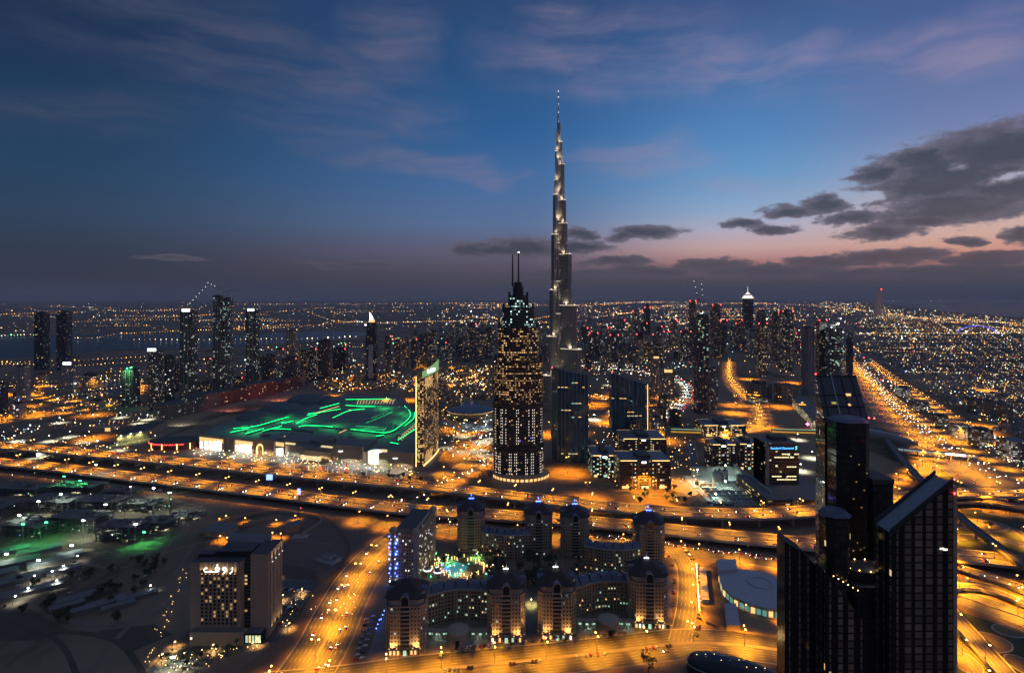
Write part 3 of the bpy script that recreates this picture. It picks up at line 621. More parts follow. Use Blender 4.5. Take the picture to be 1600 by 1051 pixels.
# ---------------------------------------------------------------- slender gold hotel slab
def gold_hotel():
    o = G(650, 735); far = G(686, 708); t = thing('gold_hotel_tower', 'slender curved hotel slab washed in gold light with a green lit crown', 'skyscraper', o)
    L = [(0, 0), (13, 0)]; d = Vector((far.x - o.x - 5, far.y - o.y, 0)); n = 10; side = []
    for i in range(n + 1):
        s = i / n; side.append((12 + d.x * s * .3 + 7 * math.sin(s * math.pi * .62), d.y * s))
    poly = [(0, 0)] + side + [(d.x * .4, d.y), (-2, d.y * .5)]
    Y = o.y; zt = ht(590, Y)
    fm = facade('gold_hotel_facade', (.34, .24, .13), (.05, .035, .02), bay=3.4, floor=3.5, frac=.36, cols=GOLD, strength=.9, mu=.2, mv=.2, wallrough=.7)
    MB().prism(poly, 0, zt, 0, 1).build('slab', [fm, M_roof], t)
    b = MB(); top = [zt + 10 + 10 * (i / n) for i in range(n + 1)]
    for i in range(n):
        a, c = side[i], side[i + 1]; b.face([(a[0], a[1], zt), (c[0], c[1], zt), (c[0], c[1], top[i + 1]), (a[0], a[1], top[i])], 0); b.face([(c[0] - 1.2, c[1], zt), (a[0] - 1.2, a[1], zt), (a[0] - 1.2, a[1], top[i]), (c[0] - 1.2, c[1], top[i + 1])], 0)
        b.face([(a[0], a[1], top[i]), (c[0], c[1], top[i + 1]), (c[0] - 1.2, c[1], top[i + 1]), (a[0] - 1.2, a[1], top[i])], 0)
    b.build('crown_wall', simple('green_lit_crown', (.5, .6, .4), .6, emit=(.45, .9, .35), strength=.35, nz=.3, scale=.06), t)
    a, c = Vector((*side[1], 0)), Vector((*side[7], 0)); ang = math.atan2(c.y - a.y, c.x - a.x); mid = (a + c) / 2; nn = Vector((math.sin(ang), -math.cos(ang), 0))
    text_part(t, 'The Address', 9.5, mid + nn * 1.6 + Vector((0, 0, zt + 7)), M_ledw, 'crown_lettering', (R(90), 0, ang), ext=.1)
    MB().prism(rect(1, 11, 3, 14), zt, zt + 15, 0).build('core_tower', M_stone, t); MB().tube([(3, 8, zt + 15), (3, 8, zt + 26)], .5).build('antenna', M_dark, t)
    MB().box(.2, -.5, 4, 1.1, .9, zt - 2).build('edge_light_strip', M_ledy, t)
    for k in range(3, 11): MB().box(6.5, -.8, 4 + k * 14.5, 9, 1.3, .5).build('balcony', M_stone, t)
    it = cells([(0, 0), (13, 0)], 6, zt - 3, 3.2, 3.5, lambda iu, f, p, n_: (0, .55, .4) if n_.y < -.5 and random.random() < .5 else None, True)
    for s in (1, 2, 3, 4, 8):
        a, c = side[s], side[s + 1]; p = ((a[0] + c[0]) / 2, (a[1] + c[1]) / 2); nv = (c[1] - a[1], a[0] - c[0])
        it.append(((*p, zt - 12), nv, 1.6, 20, 0)); it.append(((*p, 20), nv, 1.6, 18, 0))
        it.append(((a[0], a[1], zt - 10), nv, 1.3, 15, 0)); it.append(((a[0], a[1], 17), nv, 1.3, 14, 0))
    windows(t, it, [M_winy], 100)
    b = MB()
    for i in range(n):
        a, c = side[i], side[i + 1]; b.face([(a[0] + .6, a[1], 7), (c[0] + .6, c[1], 7), (c[0] + .6, c[1], 9.5), (a[0] + .6, a[1], 9.5)])
    b.build('base_light_strip', M_ledy, t)
    MB().prism([(-3, -4), (22, -4), (40, d.y + 6), (0, d.y + 6)], 0, 6.8, 0, 1).build('podium', [M_stone, M_roof], t)
    red_light(t, 0, 0, zt + 2, .8, M_ledy)
gold_hotel()

# ---------------------------------------------------------------- two blue glass towers with sloping tops
M_blueglass = facade('blue_curtain_wall', (.03, .06, .08), (.045, .13, .20), bay=1.6, floor=60, frac=0, mu=.12, mv=.0, rough=.1, wallrough=.35, metal=.3)  # blue glass, base colour raised to stand in for the reflected sky
def blue_tower(label, p0, p1, pm, ytl, ytr, yb, mats_lit, side_left):
    Y = F * H / (yb - HOR); t = thing('blue_glass_tower', label, 'office tower', (XX((p0 + p1) / 2, Y), Y, 0)); x0, x1, xm = (XX(p, Y) - XX((p0 + p1) / 2, Y) for p in (p0, p1, pm))
    zl, zr = ht(ytl, Y), ht(ytr, Y); dep = 30
    poly = [(xm if side_left else x0, 0)] + [((xm if side_left else x0) + ((x1 - xm if side_left else xm - x0)) * s, -3.5 * math.sin(math.pi * s)) for s in (.25, .5, .75)] + [(x1 if side_left else xm, 0), (x1 - 1, dep), (x0 + 1, dep)]
    tops = [zl + (zr - zl) * (p[0] - x0) / (x1 - x0) for p in poly]
    MB().prism(poly, 0, tops, 0, 1).build('curtain_wall', [M_blueglass, M_roofd], t)
    for i in range(5):
        a, b = poly[i], poly[(i + 1) % len(poly)]
        for s in (.0, .5):
            px, py_ = a[0] + (b[0] - a[0]) * s, a[1] + (b[1] - a[1]) * s
            MB().box(px, py_ - .15, 1, .4, .4, zl + (zr - zl) * (px - x0) / (x1 - x0) + .5).build('mullion', M_steel, t)
    fl = 4.0; it = []
    for f in range(2, int(min(zl, zr) / fl) - 1):
        if random.random() < mats_lit:
            k0 = random.random() * .5; k1 = k0 + .2 + random.random() * (.8 - k0); xs0, xs1 = (xm, x1) if side_left else (x0, xm)
            nn = 9
            for q in range(nn):
                s = (q + .5) / nn
                if k0 < s < k1 and random.random() < .85:
                    it.append(((xs0 + (xs1 - xs0) * s, -3.5 * math.sin(math.pi * s) - .05, f * fl), (0, -1), (xs1 - xs0) / nn * .8, 1.3, 0 if random.random() < .7 else 1))
    windows(t, it, [M_winy, M_wing], 100)
    MB().box((x0 if side_left else x1), 0, 0, .8, .8, zl + 1 if side_left else zr + 1).build('corner_fin', M_ledy if not side_left else M_steel, t)
    red_light(t, x0 + 1, 1, zl + 1.2)
    return t, Y
blue_tower('nearer blue glass tower with a sloping top, right of the twin-mast tower', 862, 919, 871, 575, 586, 722, .12, True)
blue_tower('smaller blue glass tower with a sloping top and lit floors', 955, 1012, 1009, 583, 601, 682, .32, False)

# ---------------------------------------------------------------- beige hotel at lower left with the Arabic sign
def rove():
    Y = 487.0; m_ = Y / F; t = thing('beige_hotel', 'beige hotel block at lower left with a lit Arabic roof sign', 'hotel', (XX(336, Y), Y, 0)); x = lambda p: (p - 336) * m_
    st = simple('beige_render', (.33, .26, .19), .85, scale=.2)
    zA = ht(878, Y); zB = zA + 5
    MB().prism(rect(x(297), x(376), 0, 22), 0, zA, 0, 1).build('main_block', [st, M_roofd], t)
    MB().prism(rect(x(388), x(416), 4, 34), 0, zB, 0, 1).build('side_block', [st, M_roofd], t)
    MB().prism(rect(x(376), x(388), 7, 26), 0, zA - 1, 0, 1).build('link_block', [facade('dark_bay_facade', (.05, .045, .04), (.02, .02, .025), 2.6, 3.3, .12, WARM, 1.2), M_roofd], t)
    MB().prism(rect(x(330), x(385), 10, 28), zA - 2, zA + 5, 0, 1).build('roof_plant', [M_dark, M_roofd], t); MB().prism(rect(x(300), x(325), 10, 19), zA, zA + 2.5, 0, 1).build('roof_plant', [M_dark, M_roofd], t)
    MB().prism(rect(x(303), x(385), -7, 0), 0, 11, 0, 1).build('podium', [st, M_roof], t); MB().prism(rect(x(385), x(412), -5, 4), 0, 9, 0, 1).build('entrance_hall', [M_dglass, M_roof], t)
    cx0, cx1 = x(313), x(371); n = 9; pit = (cx1 - cx0) / n
    for i in range(n + 1): MB().box(cx0 + i * pit, -.5, 12, .8, 1.0, zA - 12 - 1).build('pilaster', st, t)
    it = []
    for i in range(n):
        for f in range(15):
            zc = 14.5 + f * 3.15; c = (cx0 + (i + .5) * pit, -.02, zc); r = random.random()
            it.append((c, (0, -1), pit * .55, 2.0, 0 if r > .17 else 1))
    lit = [k for k in it if k[4] == 1]; drk = [k for k in it if k[4] == 0]
    windows(t, lit + drk, [simple('dull_glass', (.012, .012, .014), .5, nz=0, spec=.15), simple('soft_amber_window', (.4, .28, .15), .4, emit=(1, .58, .2), strength=.38, nz=0)], 100)
    for i in range(n):   # uplights under the sign
        u = MB(); u.box(cx0 + (i + .5) * pit, -1.0, zA - 9.6, .7, .5, .4); u.build('uplight', M_winy, t)
        lamp_light(t, zA - 9, 2500, (1, .68, .3), R(70), cx0 + (i + .5) * pit, r=.2, y=-1.3, rot=(R(180), 0, 0))
    pr = simple('sign_letters', (.95, .95, .95), .4, emit=(1, .98, .92), strength=3, nz=0)
    def letter(pts, closed=False):
        P = [(cx0 + 4 + a * 25, -1.5, zA - 7.4 + b * 6) for a, b in pts]; MB().tube(P, .33, 5).build('sign_letter', pr, t)
    circ = lambda cx, cz, rx, rz, a0=0, a1=360, n=14: [(cx + rx * math.cos(R(a0 + (a1 - a0) * k / n)), cz + rz * math.sin(R(a0 + (a1 - a0) * k / n))) for k in range(n + 1)]
    letter([(.10, .55)] + circ(.06, .28, .06, .26, 80, 270)[1:] + [(.2, .05), (.4, .05), (.5, .1)] + circ(.44, .42, .06, .24, -60, 300))
    letter(circ(.44, .95, .012, .05)); letter(circ(.68, .42, .055, .22, 0, 360) + [(.735, .25), (.72, 0), (.64, -.2)]); letter([(.95, .62), (.96, .35), (.94, .05), (.86, -.2)])
    for i in range(4):
        yy = 8 + i * 7; MB().box(x(416) + .5, yy, 3, 1.0, .9, zB - 4).build('pilaster', st, t); lamp_light(t, zB - 9, 5000, (1, .65, .28), R(70), x(416) + 1.6, r=.2, y=yy + 3, rot=(R(180), 0, 0))
        MB().box(x(416) + .9, yy + 3, zB - 9.5, .6, 1, .5).build('uplight', M_winw, t); lamp_light(t, 2, 4000, (1, .65, .28), R(80), x(416) + 2.2, r=.2, y=yy + 3, rot=(R(180), 0, 0))
    it = []
    for i in range(5): it.append(((x(388) + 2 + i * 2.4, 3.95, 5), (0, -1), 1.6, 5, 1))
    for i in range(5): q, d = pane(t, (x(386) + 2 + i * 2.7, -5.05, 4.2), (0, -1), 1.8, 6, None); b = MB(); add_pane(b, q, d); b.build('lobby_window', M_winy if i % 2 else M_wing, t)
    q, d = pane(t, (x(306), -7.05, 6), (0, -1), 1.6, 1.6, None); b = MB(); add_pane(b, q, d); b.build('lobby_window', M_winw, t)
rove()

# ---------------------------------------------------------------- domed hotel round a garden
M_mur = facade('domed_hotel_facade', (.42, .30, .195), (.035, .032, .03), bay=2.7, floor=3.3, frac=.045, cols=COOL, strength=.5, mu=.24, mv=.24, wallrough=.85)
M_mur2 = facade('domed_hotel_wing_facade', (.36, .25, .16), (.04, .035, .03), bay=3.0, floor=3.3, frac=.05, cols=((.75, 1, .7), (1, .85, .5)), strength=.5, mu=.22, mv=.24, wallrough=.85)
M_dome = simple('dark_tiled_dome', (.035, .022, .02), .7, scale=.4); M_arch = simple('cream_stone', (.42, .34, .25), .8, scale=.3)
def murooj_tower(c, w, front, lampmat, label, rot=0.0, eave=None, hgt=55.0):
    t = thing('domed_hotel_tower', label, 'hotel tower', c, rot, 'domed hotel towers')
    h = w / 2; ch = h * .26; oct_ = [(-h + ch, -h), (h - ch, -h), (h, -h + ch), (h, h - ch), (h - ch, h), (-h + ch, h), (-h, h - ch), (-h, -h + ch)]
    ev = hgt - 15; MB().prism(oct_, 0, ev, 0, 1).build('shaft', [M_mur, M_roofb], t)
    inner = [(a * .9, b * .9) for a, b in oct_]; MB().prism(inner, ev, ev + 4.5, 0).build('attic', M_arch, t)
    ring = [(a * 1.0, b * 1.0) for a, b in oct_]; MB().prism(ring, ev + 4.5, ev + 5.4, 0, bottom=True).build('cornice', M_arch, t)
    b = MB(); prev = [(a * 1.06, b_ * 1.06) for a, b_ in oct_]; zp = ev + 5.4
    for s, dz in ((.62, 4.2), (.32, 7.6), (.10, 9.6)):
        nx = [(a * s, b_ * s) for a, b_ in oct_]; b.prism(prev, zp, ev + 5.4 + dz, 0, poly1=nx); prev = nx; zp = ev + 5.4 + dz
    b.build('dome', M_dome, t)
    for a in (0, 90, 180, 270):   # arched dormers on the four sides
        ca, sa = math.cos(R(a)), math.sin(R(a)); rt = lambda x, y, z: (ca * x - sa * y, sa * x + ca * y, z); k = MB(); r = h * .24; arc = [(-r, ev - 1)] + [(-r * math.cos(R(q)), ev + 5 + r * math.sin(R(q))) for q in range(0, 181, 20)] + [(r, ev - 1)]
        y0, y1 = -h - .5, -h * .35
        k.face([rt(x, y0, z) for x, z in arc]); 
        for (xa, za), (xb, zb) in zip(arc, arc[1:]): k.face([rt(xa, y0, za), rt(xa, y1, za), rt(xb, y1, zb), rt(xb, y0, zb)], 1)
        dm = k.build('dormer', [M_arch, M_roofb], t)
        k = MB(); r2 = r * .74; arc2 = [(-r2, ev + .2)] + [(-r2 * math.cos(R(q)), ev + 5 + r2 * math.sin(R(q))) for q in range(0, 181, 20)] + [(r2, ev + .2)]
        k.face([rt(x, y0 - .12, z) for x, z in arc2]); k.build('dormer_glass', M_dglass, dm)
        # corner spandrels of pale roof beside each dormer
    for sx in (-1, 1):
        for sy in (-1, 1): MB().prism([(sx * h * .98, sy * h * .55), (sx * h * .55, sy * h * .98), (sx * h * .52, sy * h * .52)][::(1 if sx * sy > 0 else -1)], ev + 5.5, [ev + 6.2, ev + 6.2, ev + 9.0], 0).build('corner_roof', M_roofb, t)
    MB().tube([(0, 0, hgt), (0, 0, hgt + 5)], .3, 5).build('finial', M_steel, t)
    if lampmat:
        for q in range(4 if lampmat is M_blue else 3):
            MB().octa((-2.2 + q * 1.6, -2.6 + .6 * (q % 2), hgt + 1.0), .85 if lampmat is not M_blue else .75).build('roof_lamp', lampmat, t)
        if lampmat is M_blue: MB().octa((0, 0, hgt + 4), .5, rz=1.6).build('roof_lamp', lampmat, t)
    # recessed balcony column on the front, lit shop bays at the foot
    for f in range(2, int(ev / 3.3) - 0):
        z0 = f * 3.3; k = MB(); k.box(0, -h - .35, z0 - .5, h * .46, 1.3, .9); k.build('balcony', M_arch, t)
    MB().box(0, -h - .05, 3, h * .44, .25, ev - 4).build('balcony_recess', M_dglass, t)
    for sx in (-1, 1):
        for j in range(3):
            xx = sx * (h * .34 + j * h * .19); q, d = pane(t, (xx, -h, 2.6), (0, -1), 1.7, 3.4, None)
            if front and random.random() < .7: b = MB(); add_pane(b, q, d); b.build('shop_window', random.choice([M_winy, M_winy, M_wing, M_winw]), t)
            if front and j != 1:
                MB().octa((xx + sx, -h - .6, 6.2), .4).build('wall_lamp', M_ledy, t)
        if front: lamp_light(t, 6.4, 15000, (1, .55, .18), R(160), sx * h * .62, r=.3, y=-h - 1.2, rot=(R(180), 0, 0))
    if front: q, d = pane(t, (0, -h - .3, 2.3), (0, -1), 2.6, 4.2, None, dep=.2); b = MB(); add_pane(b, q, d); b.build('door', M_wing, t)
    k = MB(); k.prism([(a * 1.04, b_ * 1.04) for a, b_ in oct_], 4.6, 5.4, 0, bottom=True); k.build('string_course', M_arch, t)
    k = MB(); k.prism([(a * 1.03, b_ * 1.03) for a, b_ in oct_], ev - 5, ev - 4.3, 0, bottom=True); k.build('string_course', M_arch, t)
    return t
def place_mur(px, pb, w, front, lm, label, yoff=0):
    c = G(px, pb); c.y += w / 2; c.x = XX(px, c.y - w / 2) * (1 + .0); murooj_tower(c, w, front, lm, label, rot=-math.atan2(c.x, c.y) * .25)
FR = [(631, 1024, None, 'front domed hotel tower at the left end of the row, without roof lights'), (791, 1004, M_ledw, 'front domed hotel tower left of the gatehouse, white lamps on its dome'),
      (871, 1000, M_ledw, 'front domed hotel tower with gold-lit arches at its foot'), (1017, 982, M_ledw, 'front domed hotel tower at the right end by the side street')]
for px, pb, lm, lb in FR: place_mur(px, pb, 32, True, lm, lb)
BK = [(735, 861, 'rear domed hotel tower at the left end, blue lamps on its dome'), (842, 867, 'second rear domed hotel tower from the left, blue lamps on top'), (900, 872, 'third rear domed hotel tower from the left, blue lamps on top'), (1018, 885, 'rear domed hotel tower at the right end above the green lit wing')]
for px, pb, lb in BK: place_mur(px, pb, 31, False, M_blue, lb)
def wing(label, a, b, dep, h, bow, mat=M_mur2, tilt=0):
    """a bowed mid-rise wing between two towers, with a mansard of blue-grey tiles"""
    a, b = Vector(a), Vector(b); c = (a + b) / 2; L = (b - a).length; ang = math.atan2(b.y - a.y, b.x - a.x)
    t = thing('hotel_wing', label, 'hotel wing', c, ang, 'hotel wings'); n = 6
    fr = [(-L / 2 + L * i / n, bow * math.sin(math.pi * i / n)) for i in range(n + 1)]; bk = [(x, y + dep) for x, y in reversed(fr)]
    MB().prism(fr + bk, 0, h, 0, 1).build('wall', [mat, M_roofb], t)
    k = MB(); k.prism([(x, y - .6) for x, y in fr] + [(x, y + .6) for x, y in bk], h, h + .8, 0, bottom=True); k.build('cornice', M_arch, t)
    for i in range(n):
        (x0, y0), (x1, y1) = fr[i], fr[i + 1]; q = [(x0 + .4, y0 + .4), (x1 - .4, y1 + .4), (x1 - .4, y1 + dep - .4), (x0 + .4, y0 + dep - .4)]
        q1 = [(x0 + .8, y0 + 4), (x1 - .8, y1 + 4), (x1 - .8, y1 + dep - 4), (x0 + .8, y0 + dep - 4)]
        MB().prism(q, h + .8, h + 4.2 + .3 * (i % 2), 0, poly1=q1).build('mansard', M_roofb, t)
    for i in range(1, n): MB().box(fr[i][0], fr[i][1] - .3, 0, .9, .7, h).build('pilaster', M_arch, t)
    for i in range(7): MB().box(-L * .4 + L * .13 * i, dep * .5 + bow * math.sin(math.pi * (.1 + .13 * i)), h + 3.5, 2.2, 1.6, 2.2).build('roof_unit', M_steel, t)
    it = cells(fr, 3, h - 2, 3.0, 3.3, lambda iu, f, p, n_: (random.choice([0, 0, 1]), .4, .42) if random.random() < .1 else None)
    windows(t, it, [M_wing, M_winy], 60)
    return t
T = lambda px, pb: G(px, pb)
wing('bowed hotel wing between the two left front towers, behind the gatehouse', T(655, 985), T(772, 972), 16, 27, 10)
wing('bowed hotel wing between the two right front towers', T(893, 970), T(998, 958), 16, 27, 10)
wing('bowed rear hotel wing between the two left blue-lit towers', T(752, 868), T(828, 872), 15, 26, -6)
wing('green-lit rear hotel wing left of the right blue-lit tower', T(913, 892), T(1003, 896), 15, 26, -7)
def gatehouse(px, pb, w, label):
    c = G(px, pb); t = thing('entrance_rotunda', label, 'entrance building', c, 0, 'hotel entrance rotundas')
    MB().revolve([(9, 0), (9, 9), (9.6, 9), (9.6, 10), (8, 11), (4, 12.6), (0, 13.2)], 20).build('rotunda', [M_arch], t)
    MB().revolve([(8.2, 10.3), (4.5, 12.3)], 20).build('dome', M_roofb, t)
    for sx in (-1, 1):
        k = MB(); pts = [(sx * (8 + i * 3), 1.5 + .5 * (i - 3) ** 2 * .35) for i in range(8)]
        for (x0, y0), (x1, y1) in zip(pts, pts[1:]):
            q = [(x0, y0), (x1, y1), (x1, y1 + 5), (x0, y0 + 5)]; k.prism(q if sx > 0 else q[::-1], 5.2, 6.6, 0, bottom=True)
        k.build('colonnade_roof', M_arch, t)
        for x0, y0 in pts[1::1]: MB().tube([(x0, y0 + .5, 0), (x0, y0 + .5, 5.2)], .35, 6).build('column', M_arch, t)
        for x0, y0 in pts[1::2]:
            q, d = pane(t, (x0 + sx * 1.2, y0 + 4.6, 2.6), (0, -1), 3.2, 3.0, None); b = MB(); add_pane(b, q, d); b.build('shop_window', M_wing, t)
        lamp_light(t, 5, 2500, (.75, 1, .8), R(160), sx * 17, y=2)
        MB().tube([(sx * 2.2, -9.2, 0), (sx * 2.2, -9.2, 8)], .5, 6).build('column', M_arch, t)
    MB().box(0, -9.3, 8, 6.2, 1.6, 1.2).build('portal_beam', M_arch, t); q, d = pane(t, (0, -9.0, 2.6), (0, -1), 3.2, 5, None); b = MB(); add_pane(b, q, d); b.build('gate', M_dglass, t)
gatehouse(716, 1000, 50, 'round stone gatehouse with colonnades between the two left front hotel towers')
gatehouse(951, 984, 50, 'round stone gatehouse with colonnades between the two right front hotel towers')
def blue_slab():
    c = G(632, 913); t = thing('blue_lit_tower', 'pale slab block with blue light strings and round corner turrets, left of the domed hotel', 'hotel tower', c, R(-8))
    w, d, h = 24, 62, 52
    MB().prism(rect(-w / 2, w / 2, 0, d), 0, h, 0, 1).build('slab', [M_mur, M_roof], t); MB().prism(rect(-w / 2 + 2, w / 2 - 2, 3, d - 3), h, h + 3, 0, 1).build('attic', [M_arch, M_roofd], t)
    for x in (-w / 2, w / 2):
        for y in (0, d):
            o = MB().revolve([(3.2, 0), (3.2, h + 1), (3.9, h + 1), (3.9, h + 2), (2.8, h + 5), (0, h + 6.5)], 12, c=(x, y)).build('corner_turret', M_arch, t)
            MB().revolve([(3.5, h + 1.9), (3.5, h + 2.7)], 12, c=(x, y)).build('turret_light_ring', M_winb if x < 0 and y == 0 else M_ledw, o)
    for i, z in enumerate([4, 9, 12, 17, 21, 26, 31, 34, 38, 42, 46, 49]):
        for x, y in ((-w / 2 - 2.2, -2.6), (-w / 2 + 3.6, -1.6), (-w / 2 - 3.6, 3 + i)): MB().octa((x + math.sin(i * 2.1) * 1.2, y, z), .8 + .5 * (i % 3 == 0)).build('blue_lamp', M_blue if (i % 5) else M_ledw, t)
    lamp_light(t, 30, 16000, (.1, .15, 1), R(120), -w / 2 - 10, y=2, rot=(R(90), 0, R(-90)))
    it = cells(rect(-w / 2, w / 2, 0, d), 3, h - 3, 3, 3.3, lambda iu, f, p, n_: (0, .4, .45) if random.random() < .12 else None); windows(t, it, [M_winw], 60)
blue_slab()
# ---------------------------------------------------------------- dark glass tower group at the right, close to the camera
def right_towers():
    t = thing('dark_glass_tower', 'large black glass tower group close by at right with slanted roofs', 'skyscraper', (170, 270, 0))
    ox, oy = 170, 270
    gl = facade('black_curtain_wall', (.03, .03, .03), (.07, .065, .06), bay=1.5, floor=3.4, frac=.006, cols=((1, .75, .3), (1, .8, .4)), strength=.5, mu=.06, mv=.12, rough=.1, wallrough=.3, metal=.6)
    gb = facade('brown_strip_wall', (.018, .017, .017), (.24, .18, .125), bay=4.6, floor=3.3, frac=.004, cols=WARM, strength=.6, mu=.30, mv=.10, rough=.4, wallrough=.12, metal=.35, vary=.16)
    def shaft(nm, poly, tops, mat=gl, z0=0, rm=M_roofd):
        p = [(x - ox, y - oy) for x, y in poly]; return MB().prism(p, z0, tops, 0, 1).build(nm, [mat, rm], t), p
    shaft('slanted_tower', [(163, 300), (186, 300), (197, 330), (174, 330)], [225, 225, 245, 245])
    # sloping glass roof: frames, lit hatches
    for s in (.12, .38, .62, .88):
        a, b = Vector((163 + 23 * s - ox, 300 - oy, 225.3)), Vector((174 + 23 * s - ox, 330 - oy, 245.3)); MB().tube([a, b], .35, 5).build('roof_rib', M_steel if s in (.38,) else M_dark, t)
    for s in (.05, .3, .55, .98):
        a, b = Vector((163 + 11 * s - ox, 300 + 30 * s - oy, 225.3 + 20 * s)), Vector((186 + 11 * s - ox, 300 + 30 * s - oy, 225.3 + 20 * s)); MB().tube([a, b], .4, 5).build('roof_rib', M_dark, t)
    for px, py, s_, mt in ((1325, 620, 1.6, M_winy), (1303, 633, 1.3, simple('dim_yellow_window', (.4, .4, .1), .4, emit=(.75, .7, .15), strength=.5, nz=0)), (1327, 636, .8, M_winy)):
        v = (660 - py) / 73.0; y = 300 + 30 * v; b = MB(); b.box(XX(px, y) - ox, y - oy, 225 + 20 * v, s_ * 1.5, s_, 1.0); b.build('roof_hatch', mt, t)
    cap = lambda x0, x1, y0, y1, c: [(x0 + c, y0), (x1 - c, y0), (x1, y0 + c), (x1, y1 - c), (x1 - c, y1), (x0 + c, y1), (x0, y1 - c), (x0, y0 + c)]
    shaft('octagonal_shaft', cap(161.5, 178, 283, 299, 4), 228)
    k = MB(); k.prism([(x - ox, y - oy) for x, y in cap(161, 178.5, 282.5, 299.5, 4)], 228, 229.4, 0, poly1=[(x - ox, y - oy) for x, y in cap(163, 176.5, 284.5, 297.5, 4)]); k.build('roof_cap', M_roofb, t)
    shaft('side_shaft', rect(178, 188, 284, 298), 198); k = MB(); k.prism([(x - ox, y - oy) for x, y in rect(177.6, 188.4, 283.6, 298.4)], 198, 200.2, 0); k.build('parapet', M_roofd, t)
    shaft('octagonal_shaft', cap(146.5, 158, 266, 278, 3), 188); k = MB(); k.prism([(x - ox, y - oy) for x, y in cap(146, 158.5, 265.5, 278.5, 3)], 188, 190, 0, poly1=[(x - ox, y - oy) for x, y in cap(148, 156.5, 267.5, 276.5, 3)]); k.build('roof_cap', M_roofb, t)
    shaft('front_slab', [(124, 262), (131.6, 262), (133, 274), (126, 274)], [179, 174.5, 174.5, 179], gb)
    shaft('front_slab', [(132.4, 262), (143, 262), (144, 274), (134, 274)], [174, 163, 163, 174], gb)
    shaft('front_slab', [(138, 254), (157, 254), (157, 264), (139, 264)], [169, 145, 145, 169], gb)
    # oval deck with its ring of lamps
    dk = [(a, b) for a, b in ell_poly(12, 7, 28, 168 - ox, 272 - oy)]; MB().prism(dk, 0, 163, 0, 1).build('oval_drum', [gl, M_roofd], t)
    for i in range(2, 28, 2):
        x, y = dk[i]; b = MB(); b.octa((168 - ox + (x - 168 + ox) * .93, 272 - oy + (y - 272 + oy) * .93, 163.5), .36); b.build('deck_lamp', M_garden, t)
    for i in range(6): MB().octa((146 - ox + i * 2.2, 262 - oy - .5, 163.5 - i * 1.3), .3).build('deck_lamp', M_garden, t)
    lamp_light(t, 166, 500, (1, .75, .4), R(170), 168 - ox, y=266 - oy)
    shaft('core_block', rect(157, 181, 262, 284), 158)
    # right slab with the sloping trough roof
    o, p = shaft('banded_slab', [(165, 250), (191.5, 250), (191.5, 262), (165, 262)], [187, 209, 209, 187], gb)
    for y0, nm in ((250.2, 'roof_parapet'), (261, 'roof_parapet')):
        b = MB(); 
        a0, a1 = Vector((164.6 - ox, y0 - oy, 187)), Vector((192 - ox, y0 - oy, 209.4)); d = Vector((0, .8, 0)); u = Vector((0, 0, 2.0))
        b.face([a0, a1, a1 + u, a0 + u]); b.face([a0 + u, a1 + u, a1 + u + d, a0 + u + d]); b.face([a1 + d, a0 + d, a0 + u + d, a1 + u + d]); b.build(nm, M_roofd if y0 > 255 else M_dark, t)
    b = MB(); b.face([(165 - ox, 251 - oy, 187.4), (191.5 - ox, 251 - oy, 209.4), (191.5 - ox, 261 - oy, 209.4), (165 - ox, 261 - oy, 187.4)]); b.build('trough_roof', simple('pale_roof_membrane', (.30, .32, .36), .7), t)
    MB().box(192.3 - ox, 251 - oy, 0, 1.6, 2.4, 208).build('lit_edge_fin', simple('lit_edge_bronze', (.42, .33, .24), .4, metal=.3), t)  # added fin, its warm tone stands in for the road-lit side face
    for x, y, z in ((174, 330, 246), (178, 283, 230.5), (176, 284, 230.5), (192, 250, 211), (191.8, 249.5, 205)): red_light(t, x - ox, y - oy, z, .4)
    it = [((x - ox, 249.9 - oy, z), (0, -1), 1.8, .8, 0) for x, z in ((186.5, 181), (188, 180.6))]
    for q in range(7): it.append(((166.5 + 1.3 * q - ox, 282.9 - oy, 212 - 4.2 * (q * 5 % 7)), (0, -1), .7, .4, 1))
    windows(t, it, [M_winw, simple('dim_amber_window', (.3, .2, .1), .4, emit=(1, .6, .2), strength=.35, nz=0)])
right_towers()
def bottom_roof():
    c = G(1150, 1062); c.z = 0; t = thing('glass_canopy_building', 'low building with a rounded dark glass roof at the bottom edge', 'building', (c.x, c.y, 0), R(-28))
    MB().prism(ell_poly(36, 13, 28, p=3), 0, 6, 0).build('wall', M_dark, t)
    b = MB()
    for k in range(6):
        s0, s1 = math.cos(R(15 * k)), math.cos(R(15 * (k + 1))); b.prism(ell_poly(36 * s0, 13 * s0, 28, p=3), 6 + 9 * math.sin(R(15 * k)), 6 + 9 * math.sin(R(15 * (k + 1))), 0, poly1=ell_poly(36 * max(s1, .05), 13 * max(s1, .05), 28, p=3))
    b.build('glass_roof', M_dglass, t)
    MB().tube([(x, y, 6.4) for x, y in ell_poly(36.2, 13.2, 28, p=3)] + [(36.2, 0, 6.4)], .45, 5).build('roof_rim', M_steel, t)
    for k in range(10): MB().octa((-28 + k * 6, -4 + 3 * (k % 3), 15 - abs(k - 5) * .3), .28).build('roof_lamp', M_garden, t)
bottom_roof()

